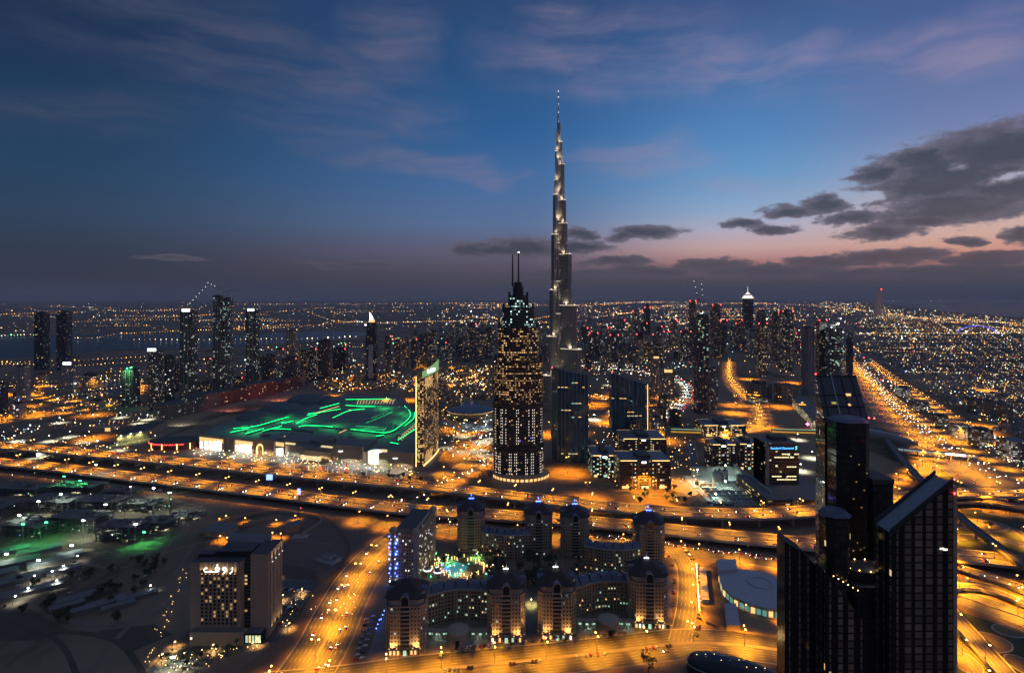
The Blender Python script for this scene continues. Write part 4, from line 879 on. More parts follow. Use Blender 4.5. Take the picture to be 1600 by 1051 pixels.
# ---------------------------------------------------------------- generic towers
FM = dict(
    dark=facade('dark_residential_facade', (.10, .095, .095), (.02, .025, .03), 3.2, 3.5, .06, WARM, .6),
    cool=facade('cool_lit_facade', (.12, .13, .13), (.03, .04, .045), 3.0, 3.6, .10, COOL, .5),
    warm=facade('warm_lit_facade', (.16, .13, .10), (.03, .03, .03), 3.2, 3.5, .15, WARM, .7),
    pale=facade('pale_grid_facade', (.36, .34, .32), (.05, .055, .06), 4.0, 3.6, .05, WARM, .9, mu=.2, mv=.2),
    stripe=facade('striped_facade', (.34, .32, .34), (.045, .05, .06), 4.4, 70, 0, WARM, .5, mu=.25, mv=.0),
    glass=facade('blue_black_facade', (.035, .04, .05), (.02, .03, .045), 2.4, 3.8, .04, MIXD, .6, rough=.12),
    raw=facade('raw_concrete_frame', (.15, .145, .13), (.008, .008, .009), 5.0, 3.7, .10, ((.7, 1, .85), (.95, 1, .85)), .5, mu=.12, mv=.2),
    beige=facade('beige_render_facade', (.33, .27, .21), (.04, .035, .03), 4.0, 3.5, .08, WARM, 1.0, mu=.28, mv=.25),
    mixd=facade('mixed_lit_facade', (.09, .085, .08), (.02, .025, .028), 2.8, 3.5, .15, MIXD, .65))
NT_ = [0]
def tower(label, p0, p1, yt, yb, mat='dark', top='plant', dep=.9, cat='tower', group=None, name='tower_block', lit=None, red=0, sign=None, mast=0, z0=0, tiers=0):
    Y = F * (H - z0) / (yb - HOR); k0, k1 = (p0 - 800) / F, (p1 - 800) / F; zt = ht(yt, Y) - z0
    if k0 < 0 and k1 <= 0:
        xl = k0 * Y; w = (k1 * Y - xl) / (1 - k1 * dep) if k1 * dep < .5 else k1 * Y - xl; x = xl + w / 2
    elif k0 >= 0:
        xr = k1 * Y; w = (xr - k0 * Y) / (1 + k0 * dep); x = xr - w / 2
    else: w = (k1 - k0) * Y; x = (k0 + k1) / 2 * Y
    w = max(w, 6); d = w * dep; t = thing(name, label, cat, (x, Y + d / 2, z0), 0, group); f = FM[mat] if isinstance(mat, str) else mat; NT_[0] += 1; r = random.random
    q = rect(-w / 2, w / 2, -d / 2, d / 2)
    if top == 'round': q = ell_poly(w / 2, d / 2, 18)
    if top == 'slope': MB().prism(q, 0, [zt, zt - w * .5, zt - w * .5, zt], 0, 1).build('shaft', [f, M_roofd], t)
    elif tiers:
        for i in range(tiers + 1):
            s = 1 - i * .16; z_a = zt * (1 - .42 * (1 - i / (tiers + .001))) if i else 0; z_b = zt * (1 - .42 * (1 - (i + 1) / (tiers + .001)))if i < tiers else zt
            MB().prism([(a * s, b * s) for a, b in q], z_a, max(z_a + 3, z_b), 0, 1).build('tier', [f, M_roofd], t)
    else: MB().prism(q, 0, zt, 0, 1).build('shaft', [f, M_roof if r() < .5 else M_roofd], t)
    if top in ('plant', 'round', 'sign', 'frame'):
        s = .55; MB().prism([(a * s, b * s) for a, b in q], zt, zt + max(2.5, w * .13), 0).build('roof_plant', M_roofd, t)
        k = MB(); k.prism([(a * 1.03, b * 1.03) for a, b in q], zt - 1.2, zt + .5, 0); k.build('parapet', M_dark, t)
    if top == 'dome': MB().revolve([(w * .5, zt), (w * .46, zt + w * .25), (w * .3, zt + w * .5), (0, zt + w * .7)], 14).build('dome', M_roofd, t)
    if top == 'pyramid': MB().prism(q, zt, zt + w * 1.0, 0, poly1=[(a * .03, b * .03) for a, b in q]).build('pyramid_roof', M_roofd, t)
    if top == 'horns':
        for sx in (-1, 1):
            pts = [(sx * w * .42, -d * .3, zt - 1)] + [(sx * w * (.42 - .34 * s * s), -d * .3, zt + w * (.5 + .55 * sx * -1 * .4) * s * 1.3) for s in (.25, .5, .75, 1)]; MB().tube(pts, w * .1, 6, r1=w * .02).build('horn', M_dark, t)
    if top == 'frame':
        for sx in (-1, 1):
            for sy in (-1, 1): MB().box(sx * w * .46, sy * d * .46, zt, .8, .8, 9).build('frame_column', M_conc, t)
    if tiers == 0 and top != 'round' and w * F / Y > 7:
        for i in range(1, 3): MB().box(-w / 2 + w * i / 3, -d / 2 - .2, 0, w * .05, .5, zt * .985).build('pier', M_dark if mat in ('glass', 'dark', 'mixd') else M_conc, t)
    if sign:
        MB().prism(rect(-w * .32, w * .32, -d / 2 - .6, -d / 2 + .4), zt + .6, zt + w * .22 + .6, 0).build('roof_sign', sign, t)
    if lit:
        for i in range(lit[1]):
            k = MB(); xx, zz = (r() - .5) * w * .85, zt * (lit[2] + (lit[3] - lit[2]) * r()); k.box(xx, -d / 2 - .15, zz, w * .09 + .8, .25, 2.4); k.build('window', lit[0], t)
    for i in range(red): red_light(t, (-1) ** i * w * .5, -d / 2, zt - (i // 2) * zt * .3, Y / F * .75)
    if mast: MB().tube([(0, 0, zt), (0, 0, zt + mast * .6), (0, 0, zt + mast)], w * .05 + .3, 6, r1=.15).build('mast', M_steel, t)
    return t, Vector((x, Y + d / 2, zt + z0)), w
def crane(label, base, h, jib, ang, tilt=0.0, lamps_=0, rot_label=None):
    t = thing('tower_crane', label, 'crane', base); c, s = math.cos(ang), math.sin(ang); r = max(.35, base[1] / F * .28)
    MB().tube([(0, 0, 0), (0, 0, h)], r, 4).build('mast', simple('crane_steel', (.2, .17, .1), .6), t)
    e = lambda l: (c * l, s * l, h + l * math.tan(tilt)); MB().tube([e(0), e(jib)], r * .8, 4).build('jib', MATS['crane_steel'], t); MB().tube([e(0), (-c * jib * .3, -s * jib * .3, h)], r * .8, 4).build('counter_jib', MATS['crane_steel'], t)
    MB().box(-c * jib * .28, -s * jib * .28, h - 3, 3, 3, 3).build('counterweight', M_conc, t)
    MB().tube([e(0), (0, 0, h + jib * .16), e(jib * .6)], r * .35, 3).build('tie_bar', MATS['crane_steel'], t)
    for i in range(lamps_): MB().octa(e(jib * (i + 1) / lamps_), base[1] / F * .8).build('jib_lamp', M_winw if 1 else None, t)
    return t
M_sgnw = M_ledw
tower('left one of two dark twin towers at the far left', 53, 78, 489, 578, 'glass', dep=.8, red=0, lit=(M_winy, 4, .1, .8)); tower('right one of two dark twin towers at the far left', 88, 113, 487, 578, 'glass', dep=.8)
tower('white gridded office block at the far left', 25, 48, 572, 630, 'pale', cat='office block'); tower('pale block with a white lit roof sign right of the twin towers', 95, 127, 570, 606, 'pale', 'sign', sign=M_sgnw, cat='office block')
tower('low white-lit pavilion block beside the left district road', 15, 42, 630, 653, 'pale', cat='building', lit=(M_winw, 5, .5, .9)); tower('blue-lit building cut by the left edge', -14, 13, 600, 646, 'glass', cat='building', lit=(M_winb, 9, .2, 1))
t, p, w = tower('unfinished green-lit tower beside the creek', 190, 219, 577, 636, 'raw', 'frame'); lamp_light(t, 5 + p.z, 60000, (.2, 1, .3), R(170)); MB().octa((0, -w / 2, p.z + 3), 2.2).build('site_lamp', M_green, t); MB().octa((w * .3, -w / 2, p.z + 5), 1.8).build('site_lamp', M_green, t); lamp_light(t, p.z, 50000, (.2, 1, .35), R(150), 0, y=-w * .9, rot=(R(30), 0, 0))
tower('rounded mixed-use tower with a bright white roof sign', 227, 258, 549, 642, 'mixd', 'round', sign=M_sgnw); tower('lower blue glass wing with scattered white windows', 254, 276, 556, 640, 'glass', 'round', lit=(M_winw, 6, .2, .8))
t, p, w = tower('tall slim tower with a white crown sign and a lit crane boom', 281, 309, 487, 630, 'raw', 'sign', sign=M_sgnw, tiers=0); crane('white-lit luffing crane boom above the slim white-crowned tower', (p.x - 6, p.y, p.z), 14, 46, R(25), R(50), 6)
t, p, w = tower('tallest unfinished tower at left, left shaft', 333, 349, 462, 620, 'raw', 'frame'); crane('crane on the left shaft of the tallest unfinished tower', (p.x, p.y, p.z), 24, 40, R(160), R(20), 3)
t, p, w = tower('tallest unfinished tower at left, right shaft with lit floors', 348, 364, 466, 618, 'cool', 'frame', lit=(M_wing, 20, .4, .95)); crane('crane on the right shaft of the tallest unfinished tower', (p.x, p.y, p.z), 20, 34, R(10), R(12), 0)
t, p, w = tower('slim unfinished tower with a white roof sign right of the tallest one', 384, 406, 486, 606, 'raw', 'sign', sign=M_sgnw); crane('thin crane mast above the white-signed tower', (p.x + 4, p.y, p.z), 26, 18, R(100), R(30), 0)
tower('beige concrete tower standing alone before the creek', 447, 464, 517, 594, 'beige', lit=(M_winy, 6, .2, .7))
tower('pale short tower left of the beige tower', 432, 446, 545, 596, 'pale', lit=(M_wing, 8, .0, .4), red=1)
LEFT = [(466, 482, 548, 596, 'warm'), (482, 497, 545, 596, 'mixd'), (497, 520, 532, 592, 'dark'), (520, 544, 545, 578, 'glass'), (410, 430, 555, 596, 'dark'), (322, 332, 560, 600, 'beige'), (268, 282, 566, 612, 'dark'), (364, 384, 590, 612, 'warm'), (310, 332, 598, 622, 'warm'), (440, 470, 560, 606, 'dark')]
for i, (a, b, c, d, m_) in enumerate(LEFT):
    tower(['amber-lit block right of the beige tower', 'mixed-lit slab second right of the beige tower', 'dark slab with a green light left of the open ground', 'dark glass block at the edge of the open orange ground', 'dark block between the white-signed and beige towers', 'thin beige tower behind the slim white-crowned tower', 'dark block left of the slim white-crowned tower', 'low amber building behind the tallest unfinished tower', 'low amber building left of the tallest unfinished tower', 'dark block before the beige tower'][i], a, b, c, d, m_, red=i % 2)
def address():
    t, p, w = tower('tapering hotel tower with a lit spire left of the gold slab', 571, 591, 505, 600, 'glass', 'none', dep=.9, tiers=2); z = p.z; f = FM['pale']
    MB().box(0, -w * .46, 20, w * .42, 1.2, z * .55).build('pale_bay', simple('pale_panel', (.4, .4, .42), .5), t)
    MB().prism(rect(-w * .22, w * .22, -w * .2, w * .2), z, z + 12, 0).build('crown', M_winy, t); MB().prism([(-w * .2, -2), (w * .1, -2), (w * .1, 2), (-w * .2, 2)], z + 12, [z + 36, z + 18, z + 18, z + 36], 0).build('lit_fin', M_ledw, t)
    for x in (-.12, -.02): MB().tube([(x * w, 0, z + 12), (x * w, 0, z + 62)], .8, 5, r1=.3).build('spire', M_steel, t)
    MB().box(-w * .6, 0, z - 8, 6, 3, 4).build('roof_sign', M_ledw, t); MB().prism(ell_poly(w * .95, w * .8, 20), 0, 12, 0, 1).build('podium', [M_stone, M_roof], t); MB().prism(ell_poly(w * 1.4, w * 1.2, 20), 0, 6, 0, 1).build('podium', [M_stone, M_roof], t)
address()
MIDT = [(601, 612, 525, 590, 'dark'), (616, 626, 532, 578, 'dark'), (628, 640, 528, 572, 'warm'), (642, 652, 530, 576, 'dark'), (655, 668, 522, 574, 'dark'), (669, 683, 517, 574, 'mixd'), (686, 698, 535, 560, 'dark'), (700, 712, 540, 558, 'cool'), (716, 728, 528, 556, 'dark'), (732, 744, 506, 556, 'dark'), (746, 758, 520, 556, 'warm'), (759, 770, 512, 560, 'dark')]
ORD = 'first second third fourth fifth sixth seventh eighth ninth tenth eleventh twelfth thirteenth fourteenth fifteenth sixteenth seventeenth eighteenth nineteenth twentieth'.split()
for i, (a, b, c, d, m_) in enumerate(MIDT): tower('%s from the left of the slim dark towers behind the old town' % ORD[i], a, b, c, d, m_, 'plant', group='slim towers behind the old town', red=(i % 3 == 0), lit=(M_winy, 3, .1, .9))
# business district right of the very tall tower
BAY = [(906, 918, 512, 560, 'dark'), (920, 934, 520, 566, 'glass'), (936, 950, 512, 560, 'cool'), (952, 966, 523, 566, 'dark'), (962, 976, 500, 552, 'cool'), (987, 1000, 486, 545, 'mixd'), (1000, 1011, 505, 545, 'glass'), (990, 1020, 522, 560, 'dark'), (1024, 1034, 510, 542, 'dark'), (1036, 1046, 518, 545, 'cool'), (1047, 1058, 500, 545, 'warm'), (1060, 1079, 518, 562, 'mixd')]
for i, (a, b, c, d, m_) in enumerate(BAY): tower('%s from the left of the business towers beyond the very tall tower' % ORD[i], a, b, c, d, m_, 'plant', group='business towers beyond the very tall tower', red=1 + (i % 2), lit=(M_winw, 4, .3, .9))
tower('dark tower with a domed top in the business district', 1006, 1016, 480, 545, 'glass', 'dome', red=2)
tower('dark square tower left of the twin crane masts', 1076, 1087, 470, 560, 'dark', red=2)
tower('pink-lit block in the business district', 1061, 1079, 520, 560, 'dark', cat='office block', lit=(simple('pink_lit_window', (.6, .3, .4), .4, emit=(1, .25, .4), strength=2, nz=0), 9, .6, 1.0))
t, p, w = tower('slender dark tower with a lit top and cranes beside the curved jam', 1084, 1108, 492, 646, 'dark', 'frame', lit=(M_wing, 18, .4, .98)); crane('left thin crane on the slender dark tower', (p.x - 8, p.y, p.z), 40, 26, R(95), R(60), 3); crane('right thin crane on the slender dark tower', (p.x + 4, p.y, p.z), 36, 22, R(80), R(62), 3); lamp_light(t, p.z + 8, 90000, (.8, 1, .9), R(170))
tower('green-lit lower tower behind the slender dark tower', 1107, 1122, 575, 640, 'cool'); tower('dark tower right of the slender crane tower', 1110, 1126, 476, 560, 'dark', red=3); tower('dim tower behind the winding boulevard, left', 1124, 1136, 500, 556, 'dark', red=2)
t, p, w = tower('tower with a bright white tiered crown and needle', 1160, 1177, 466, 548, 'glass', 'none'); k = p.z
for s, a, b in ((.5, 0, 7), (.38, 7, 16), (.25, 16, 22)): MB().prism([(x * s * 2, y * s * 2) for x, y in rect(-w / 2, w / 2, -w / 2, w / 2)], k + a, k + b, 0).build('crown_tier', M_winw if s != .25 else M_dark, t)
MB().prism(rect(-w * .25, w * .25, -w * .25, w * .25), k + 22, k + 34, 0, poly1=rect(-.5, .5, -.5, .5)).build('crown_roof', M_winw, t); MB().tube([(0, 0, k + 34), (0, 0, k + 66)], 1.2, 5, r1=.4).build('needle', M_winw, t)
SZ = [(1181, 1199, 505, 588, 'warm', 2), (1183, 1197, 486, 560, 'dark', 0), (1206, 1217, 488, 566, 'dark', 1), (1217, 1239, 486, 580, 'mixd', 2), (1150, 1160, 500, 545, 'dark', 1), (1200, 1208, 500, 556, 'cool', 0), (1139, 1150, 505, 545, 'cool', 1)]
for i, (a, b, c, d, m_, rd) in enumerate(SZ): tower(['amber-lit tower with two red lamps beside the winding boulevard', 'dark tower directly behind the amber-lit tower', 'narrow dark tower with a white roof lamp', 'broad dark tower with scattered amber windows near the motorway', 'dark tower left of the white-crowned tower', 'thin cool-lit tower between two dark ones', 'thin tower at the far end of the winding boulevard'][i], a, b, c, d, m_, 'plant', red=rd, lit=(M_winy, 5, .1, .95), mast=20 * (i == 1))
tower('pale vertically striped tower left of the unfinished round tower', 1252, 1273, 512, 618, 'stripe')
tower('dark tower with two curved horns on its roof', 1275, 1292, 500, 600, 'dark', 'horns', red=2)
t, p, w = tower('unfinished round tower with dazzling site lamps on its roof', 1284, 1322, 512, 604, 'raw', 'round', lit=(M_wing, 14, .3, .9), tiers=0); crane('red-tipped crane leaning over the unfinished round tower', (p.x + 8, p.y, p.z), 18, 62, R(30), R(38), 4)
for dx_, dz_, r_ in ((0, 14, 4), (8, 30, 2.4), (-22, 2, 2.6), (16, -14, 2), (-9, -8, 1.6)): MB().octa((dx_, -w / 2, p.z + dz_), r_).build('site_lamp', M_ledw, t)
lamp_light(t, p.z + 20, 200000, (.9, 1, .95), R(170))
tower('slim blue-black slab right of the unfinished round tower', 1322, 1333, 520, 600, 'glass')
# twin pale lit blocks near the jammed boulevard
tower('pale twin block with a lit roof beside the curved jam, left', 1016, 1032, 560, 618, 'beige', lit=(M_winy, 5, .1, .9), sign=M_winy); tower('pale twin block with a lit roof beside the curved jam, right', 1030, 1054, 582, 634, 'beige', lit=(M_winy, 8, .1, .9), sign=M_winy)
# sail-shaped hotel on the coast
def sail():
    Y = 9000.0; c = (XX(1372, Y), Y, 0); t = thing('sail_shaped_hotel', 'distant sail-shaped hotel on the coast at the horizon', 'hotel', c); h = ht(455, Y) + 0; b = MB(); n = 8
    for i in range(n):
        s0, s1 = i / n, (i + 1) / n; x0, x1 = -60 + 80 * s0 ** 1.7, -60 + 80 * s1 ** 1.7; b.prism(rect(x0, 40, -30, 30), h * s0, h * s1, 0, poly1=rect(x1, 40, -30, 30))
    b.build('sail', simple('sail_cloth', (.4, .34, .3), .7, emit=(1, .5, .25), strength=.06, nz=0), t); MB().tube([(40, 0, 0), (40, 0, h * 1.15)], 8, 6).build('mast', M_dark, t); MB().octa((38, -20, h * 1.08), 9).build('warning_lamp', M_redl, t)
sail()

# ---------------------------------------------------------------- midrise blocks by the highway
def office_block():
    c = G(1222, 757, 18); t = thing('brown_office_block', 'brown office block with a blue lit sign above the white-lit pit', 'office block', (c.x, c.y, 18)); w = 49; h = 60
    fm = facade('brown_band_facade', (.14, .075, .045), (.03, .02, .018), 3.0, 4.2, .05, ((1, .85, .45), (1, .9, .6)), 1.0, mu=.04, mv=.22)
    MB().prism(rect(-w / 2, w / 2, 0, 40), 0, h, 0, 1).build('main_block', [fm, M_roof], t); MB().prism(rect(-w / 2, -w / 2 + 5, -2, 40), 0, h + 2, 0, 1).build('side_wall', [M_stone, M_roof], t); MB().prism(rect(-8, 14, 14, 34), h, h + 6, 0).build('roof_plant', M_roofd, t)
    text_part(t, 'Standard Chartered', 4.2, (0, -.3, h - 7), M_winb if 0 else simple('blue_sign', (.1, .3, .9), .4, emit=(.05, .32, 1), strength=4, nz=0), 'sign_lettering', ext=.1)
    b = MB(); b.tube([(19.6, -.4, h - 9), (21.3, -.4, h - 7), (19.6, -.4, h - 5.5), (21.3, -.4, h - 4)], .55, 5); b.build('sign_emblem', simple('cyan_sign', (.1, .6, .6), .4, emit=(.1, .7, .6), strength=4, nz=0), t)
    it = []
    for f, a, e in ((1, .15, .95), (2, .1, .97), (5, .55, .95), (8, .2, .8), (9, .4, .97)):
        for q in range(12):
            s = (q + .5) / 12
            if a < s < e and random.random() < .9: it.append(((-w / 2 + 6 + s * (w - 6), -.02, f * 4.6 + 3), (0, -1), 3.0, 1.5, 0))
    windows(t, it, [simple('lit_office_window', (.6, .55, .35), .3, emit=(1, .84, .42), strength=1.5, nz=0)])
    p0 = Vector((345, 777, 0)); t2 = thing('office_podium', 'wide grey podium under the brown office block', 'building', p0); MB().prism([(0, 0), (95, 0), (95, 110), (0, 110)], 0, 17.6, 0, 1).build('base', [facade('podium_louvres', (.22, .13, .08), (.03, .02, .015), 6, 4.2, .25, ((.9, .7, .2), (1, .8, .3)), .7, mu=.05, mv=.3), M_roof], t2)
    for x in (34, 38, 70): MB().box(x, -.8, 0, 2, 1.6, 17).build('pier', M_stone, t2)
office_block()
def lit_roof_block(label, p0, p1, yt, yb, dep, fr=.1, cols=WARM, name='office_building'):
    Y = F * H / (yb - HOR); w = (p1 - p0) / F * Y; h = ht(yt, Y); t = thing(name, label, 'office building', (XX((p0 + p1) / 2, Y), Y, 0))
    MB().prism(rect(-w / 2, w / 2, 0, dep), 0, h, 0, 1).build('block', [facade('dark_office_%d' % int(fr * 100), (.10, .075, .06), (.016, .018, .02), 3.4, 4.0, fr, cols, 1.0, mu=.08, mv=.24), M_roofb], t)
    MB().prism(rect(-w * .12, w * .14, dep * .2, dep * .8), h, h + 5, 0).build('roof_plant', M_roofd, t)
    for x0, x1 in ((-.48, -.16), (.14, .48)):
        for y in (-.3, dep - .5): MB().box((x0 + x1) / 2 * w, y, h - .8, (x1 - x0) * w, .5, .8).build('roof_light_strip', M_ledy, t)
    for x in (-.5, -.25, -.13, .09, .22, .5): MB().box(x * w, -.4, 0, 1.4, .8, h - 1).build('pier', simple('mauve_pier', (.22, .15, .13), .8), t)
    it = [((x * w, -.05, 3), (0, -1), w * .14, 4, i % 2) for i, x in enumerate((-.38, 0, .35))] + [((-.19 * w, -.06, h * (.15 + .14 * j)), (0, -1), 2, 1.6, j % 2) for j in range(6)] + [((.155 * w, -.06, h * (.15 + .14 * j)), (0, -1), 2, 1.6, j % 2) for j in range(6)]
    it += [((-.02 * w, -.07, h - 3), (0, -1), 7, 2.6, 2)]; windows(t, it, [M_winy, M_wing, M_ledw]); return t
lit_roof_block('dark office building with amber roof edges nearest the highway', 968, 1048, 719, 764, 55); lit_roof_block('left dark office building with green lit floors and amber roof edges', 926, 966, 711, 746, 60, .3, ((.5, 1, .7), (.7, 1, .8)))
lit_roof_block('rear dark office building with amber roof edges', 973, 1041, 685, 714, 70); lit_roof_block('dark office building with tall pale columns left of the brown office', 1113, 1150, 694, 735, 40, .15, MIXD); lit_roof_block('dark office building with white columns beside the brown office', 1156, 1186, 693, 734, 45); lit_roof_block('rear office building with a dotted row of lights', 1100, 1165, 664, 682, 60, .4)
tower('white gridded lit block left of the dark offices', 896, 930, 694, 718, facade('bright_grid', (.3, .27, .2), (.05, .04, .03), 4, 3.6, .75, ((1, .85, .55), (1, .95, .75)), 1.6, mu=.14, mv=.2), cat='office block', dep=1.2)
def pit():
    c = G(1148, 780); t = thing('construction_site', 'white-lit construction site with concrete cores before the brown office', 'construction site', (c.x, c.y, 0)); w = 84; d = 110
    gm = simple('site_concrete', (.4, .42, .4), .8, scale=.2)
    MB().prism(rect(-w / 2, w / 2, -24, d), .04, .5, 0).build('slab', gm, t); MB().prism(rect(w / 2 - 2, w / 2, -24, d), 0, 20, 0).build('retaining_wall', gm, t); MB().prism(rect(-w / 2 + 14, w / 2 - 2, d - 2, d), 0, 15, 0).build('retaining_wall', gm, t)
    for i in range(7): MB().box(0, -18 + i * 15, .5, w * .8, 1.4, 3.2 + i % 2).build('beam', gm, t)
    for i in range(7): MB().box(-w * .38 + i * w * .125, 26, .5, 1.2, 90, 2.4).build('beam', gm, t)
    for x, y, h in ((-8, 55, 22), (8, 60, 24), (2, 66, 20)): MB().revolve([(5, .5), (5, h), (0, h)], 12, c=(x, y)).build('core', gm, t); MB().octa((x, y, h + 3), 3).build('reinforcement', simple('yellow_green_rebar', (.3, .36, .12), .7), t)
    for x, y, z, pw in ((-34, 60, 24, 160000), (0, 36, 14, 60000), (-30, -8, 10, 30000), (20, 90, 22, 60000)):
        MB().tube([(x, y, 0), (x, y, z)], .35, 4).build('light_mast', M_pole, t); MB().octa((x, y, z + .8), 1.3).build('floodlight', M_white, t); lamp_light(t, z - .5, pw, (.72, 1, .86), R(165), x, y=y)
    tag(MB().prism([(p.x, p.y) for p in (G(1110, 795), G(1200, 799), G(1200, 797), G(1110, 793))], 0, 3, 0).build('hoarding', simple('orange_hoarding', (.4, .2, .08), .7)), 'orange site hoarding between the pit and the highway', 'hoarding')
    for i in range(5): q = G(1112 + i * 9, 786 + (i % 2) * 3); tag(MB().box(q.x, q.y, 0, 12, 4, 3.2, -.1).build('site_cabin', M_roof), 'white site cabin in the row along the orange hoarding', 'cabin', 'site cabins by the pit')
    crane('small red crane arm beside the pit', (*G(1083, 800)[:2], 0), 12, 18, R(20), R(30), 0)
pit()
FORE = make_lamp(6, M_sod, 16000, SOD, name='forecourt_lamp')
def curved_hall():
    c = G(1176, 935); t = thing('curved_hall', 'low hall with a sweeping curved white roof and lit glass front', 'hall', (c.x, c.y, 0)); Q = lambda px, py: tuple((G(px, py, 9) - c)[:2])
    front = [Q(*p) for p in ((1122, 893), (1128, 915), (1145, 931), (1172, 943), (1200, 950), (1232, 953))]; back = [Q(*p) for p in ((1232, 918), (1218, 903), (1195, 893), (1152, 888), (1150, 877), (1120, 878))]
    MB().prism(front + back, 7.6, 9, 0, bottom=True).build('roof', simple('white_roof', (.42, .42, .44), .7), t); ins = [(a * .96, b * .96) for a, b in front + back]; MB().prism(ins, 0, 7.6, 0).build('wall', M_stone, t)
    for (x0, y0), (x1, y1) in zip(front, front[1:]):
        nr = (y1 - y0, x0 - x1); L = math.hypot(*nr); k = max(2, int(L / 5))
        for j in range(k):
            s = (j + .5) / k; q, d = pane(t, ((x0 + (x1 - x0) * s) * .975, (y0 + (y1 - y0) * s) * .975 , 3.6), nr, 3.6, 5, None, dep=.5); b = MB(); add_pane(b, q, d); b.build('glass_front', simple('teal_lit_glass', (.1, .25, .25), .2, emit=(.3, .75, .65), strength=.35, nz=0) if j % 3 else M_winy, t)
    cc = Q(1188, 910); MB().revolve([(12, 9), (12, 9.8), (10, 9.8), (10, 9.2), (0, 9.1)], 24, c=cc).build('roof_disc', MATS['white_roof'], t)
    MB().prism([Q(1120, 878), Q(1150, 877), Q(1152, 893), Q(1122, 895)][::-1], 9, 12, 0, bottom=True).build('roof_house', MATS['white_roof'], t)
    for px, py in ((1141, 938), (1155, 946), (1168, 957), (1225, 975), (1149, 932)): p = G(px, py); place(FORE, p, 0, 'low amber lamp on the forecourt of the curved hall', 'forecourt lamps of the curved hall')
curved_hall()
p = G(1100, 905); tag(MB().prism([tuple(G(x, y)[:2]) for x, y in ((1097, 942), (1108, 942), (1103, 890), (1093, 890))], 0, 3.4, 0).build('long_shed', MATS['white_roof']), 'long white canopy shed beside the parked cars', 'shed')
p = G(1145, 965); tag(MB().prism([tuple(G(x, y)[:2]) for x, y in ((1135, 985), (1157, 985), (1150, 950), (1132, 950))], 0, 5, 0, 1).build('gate_building', [M_stone, MATS['white_roof']]), 'small flat-roofed building before the curved hall', 'building')
curved_wall('boundary_wall', 'low boundary wall with lamps along the hotel street', [(1090, 882), (1093, 960), (1140, 984), (1235, 998)], 2.4, M_stone)
for i in range(15): p = G(1088 + i * .35, 885 + i * 5.2); tag(MB().box(p.x, p.y, 0, .5, .5, 3.2).octa((p.x, p.y, 3.6), .45, 0).build('bollard_lamp', M_garden), 'small white lamp in the straight row beside the parked cars', 'lamp', 'row of small lamps beside the parking')

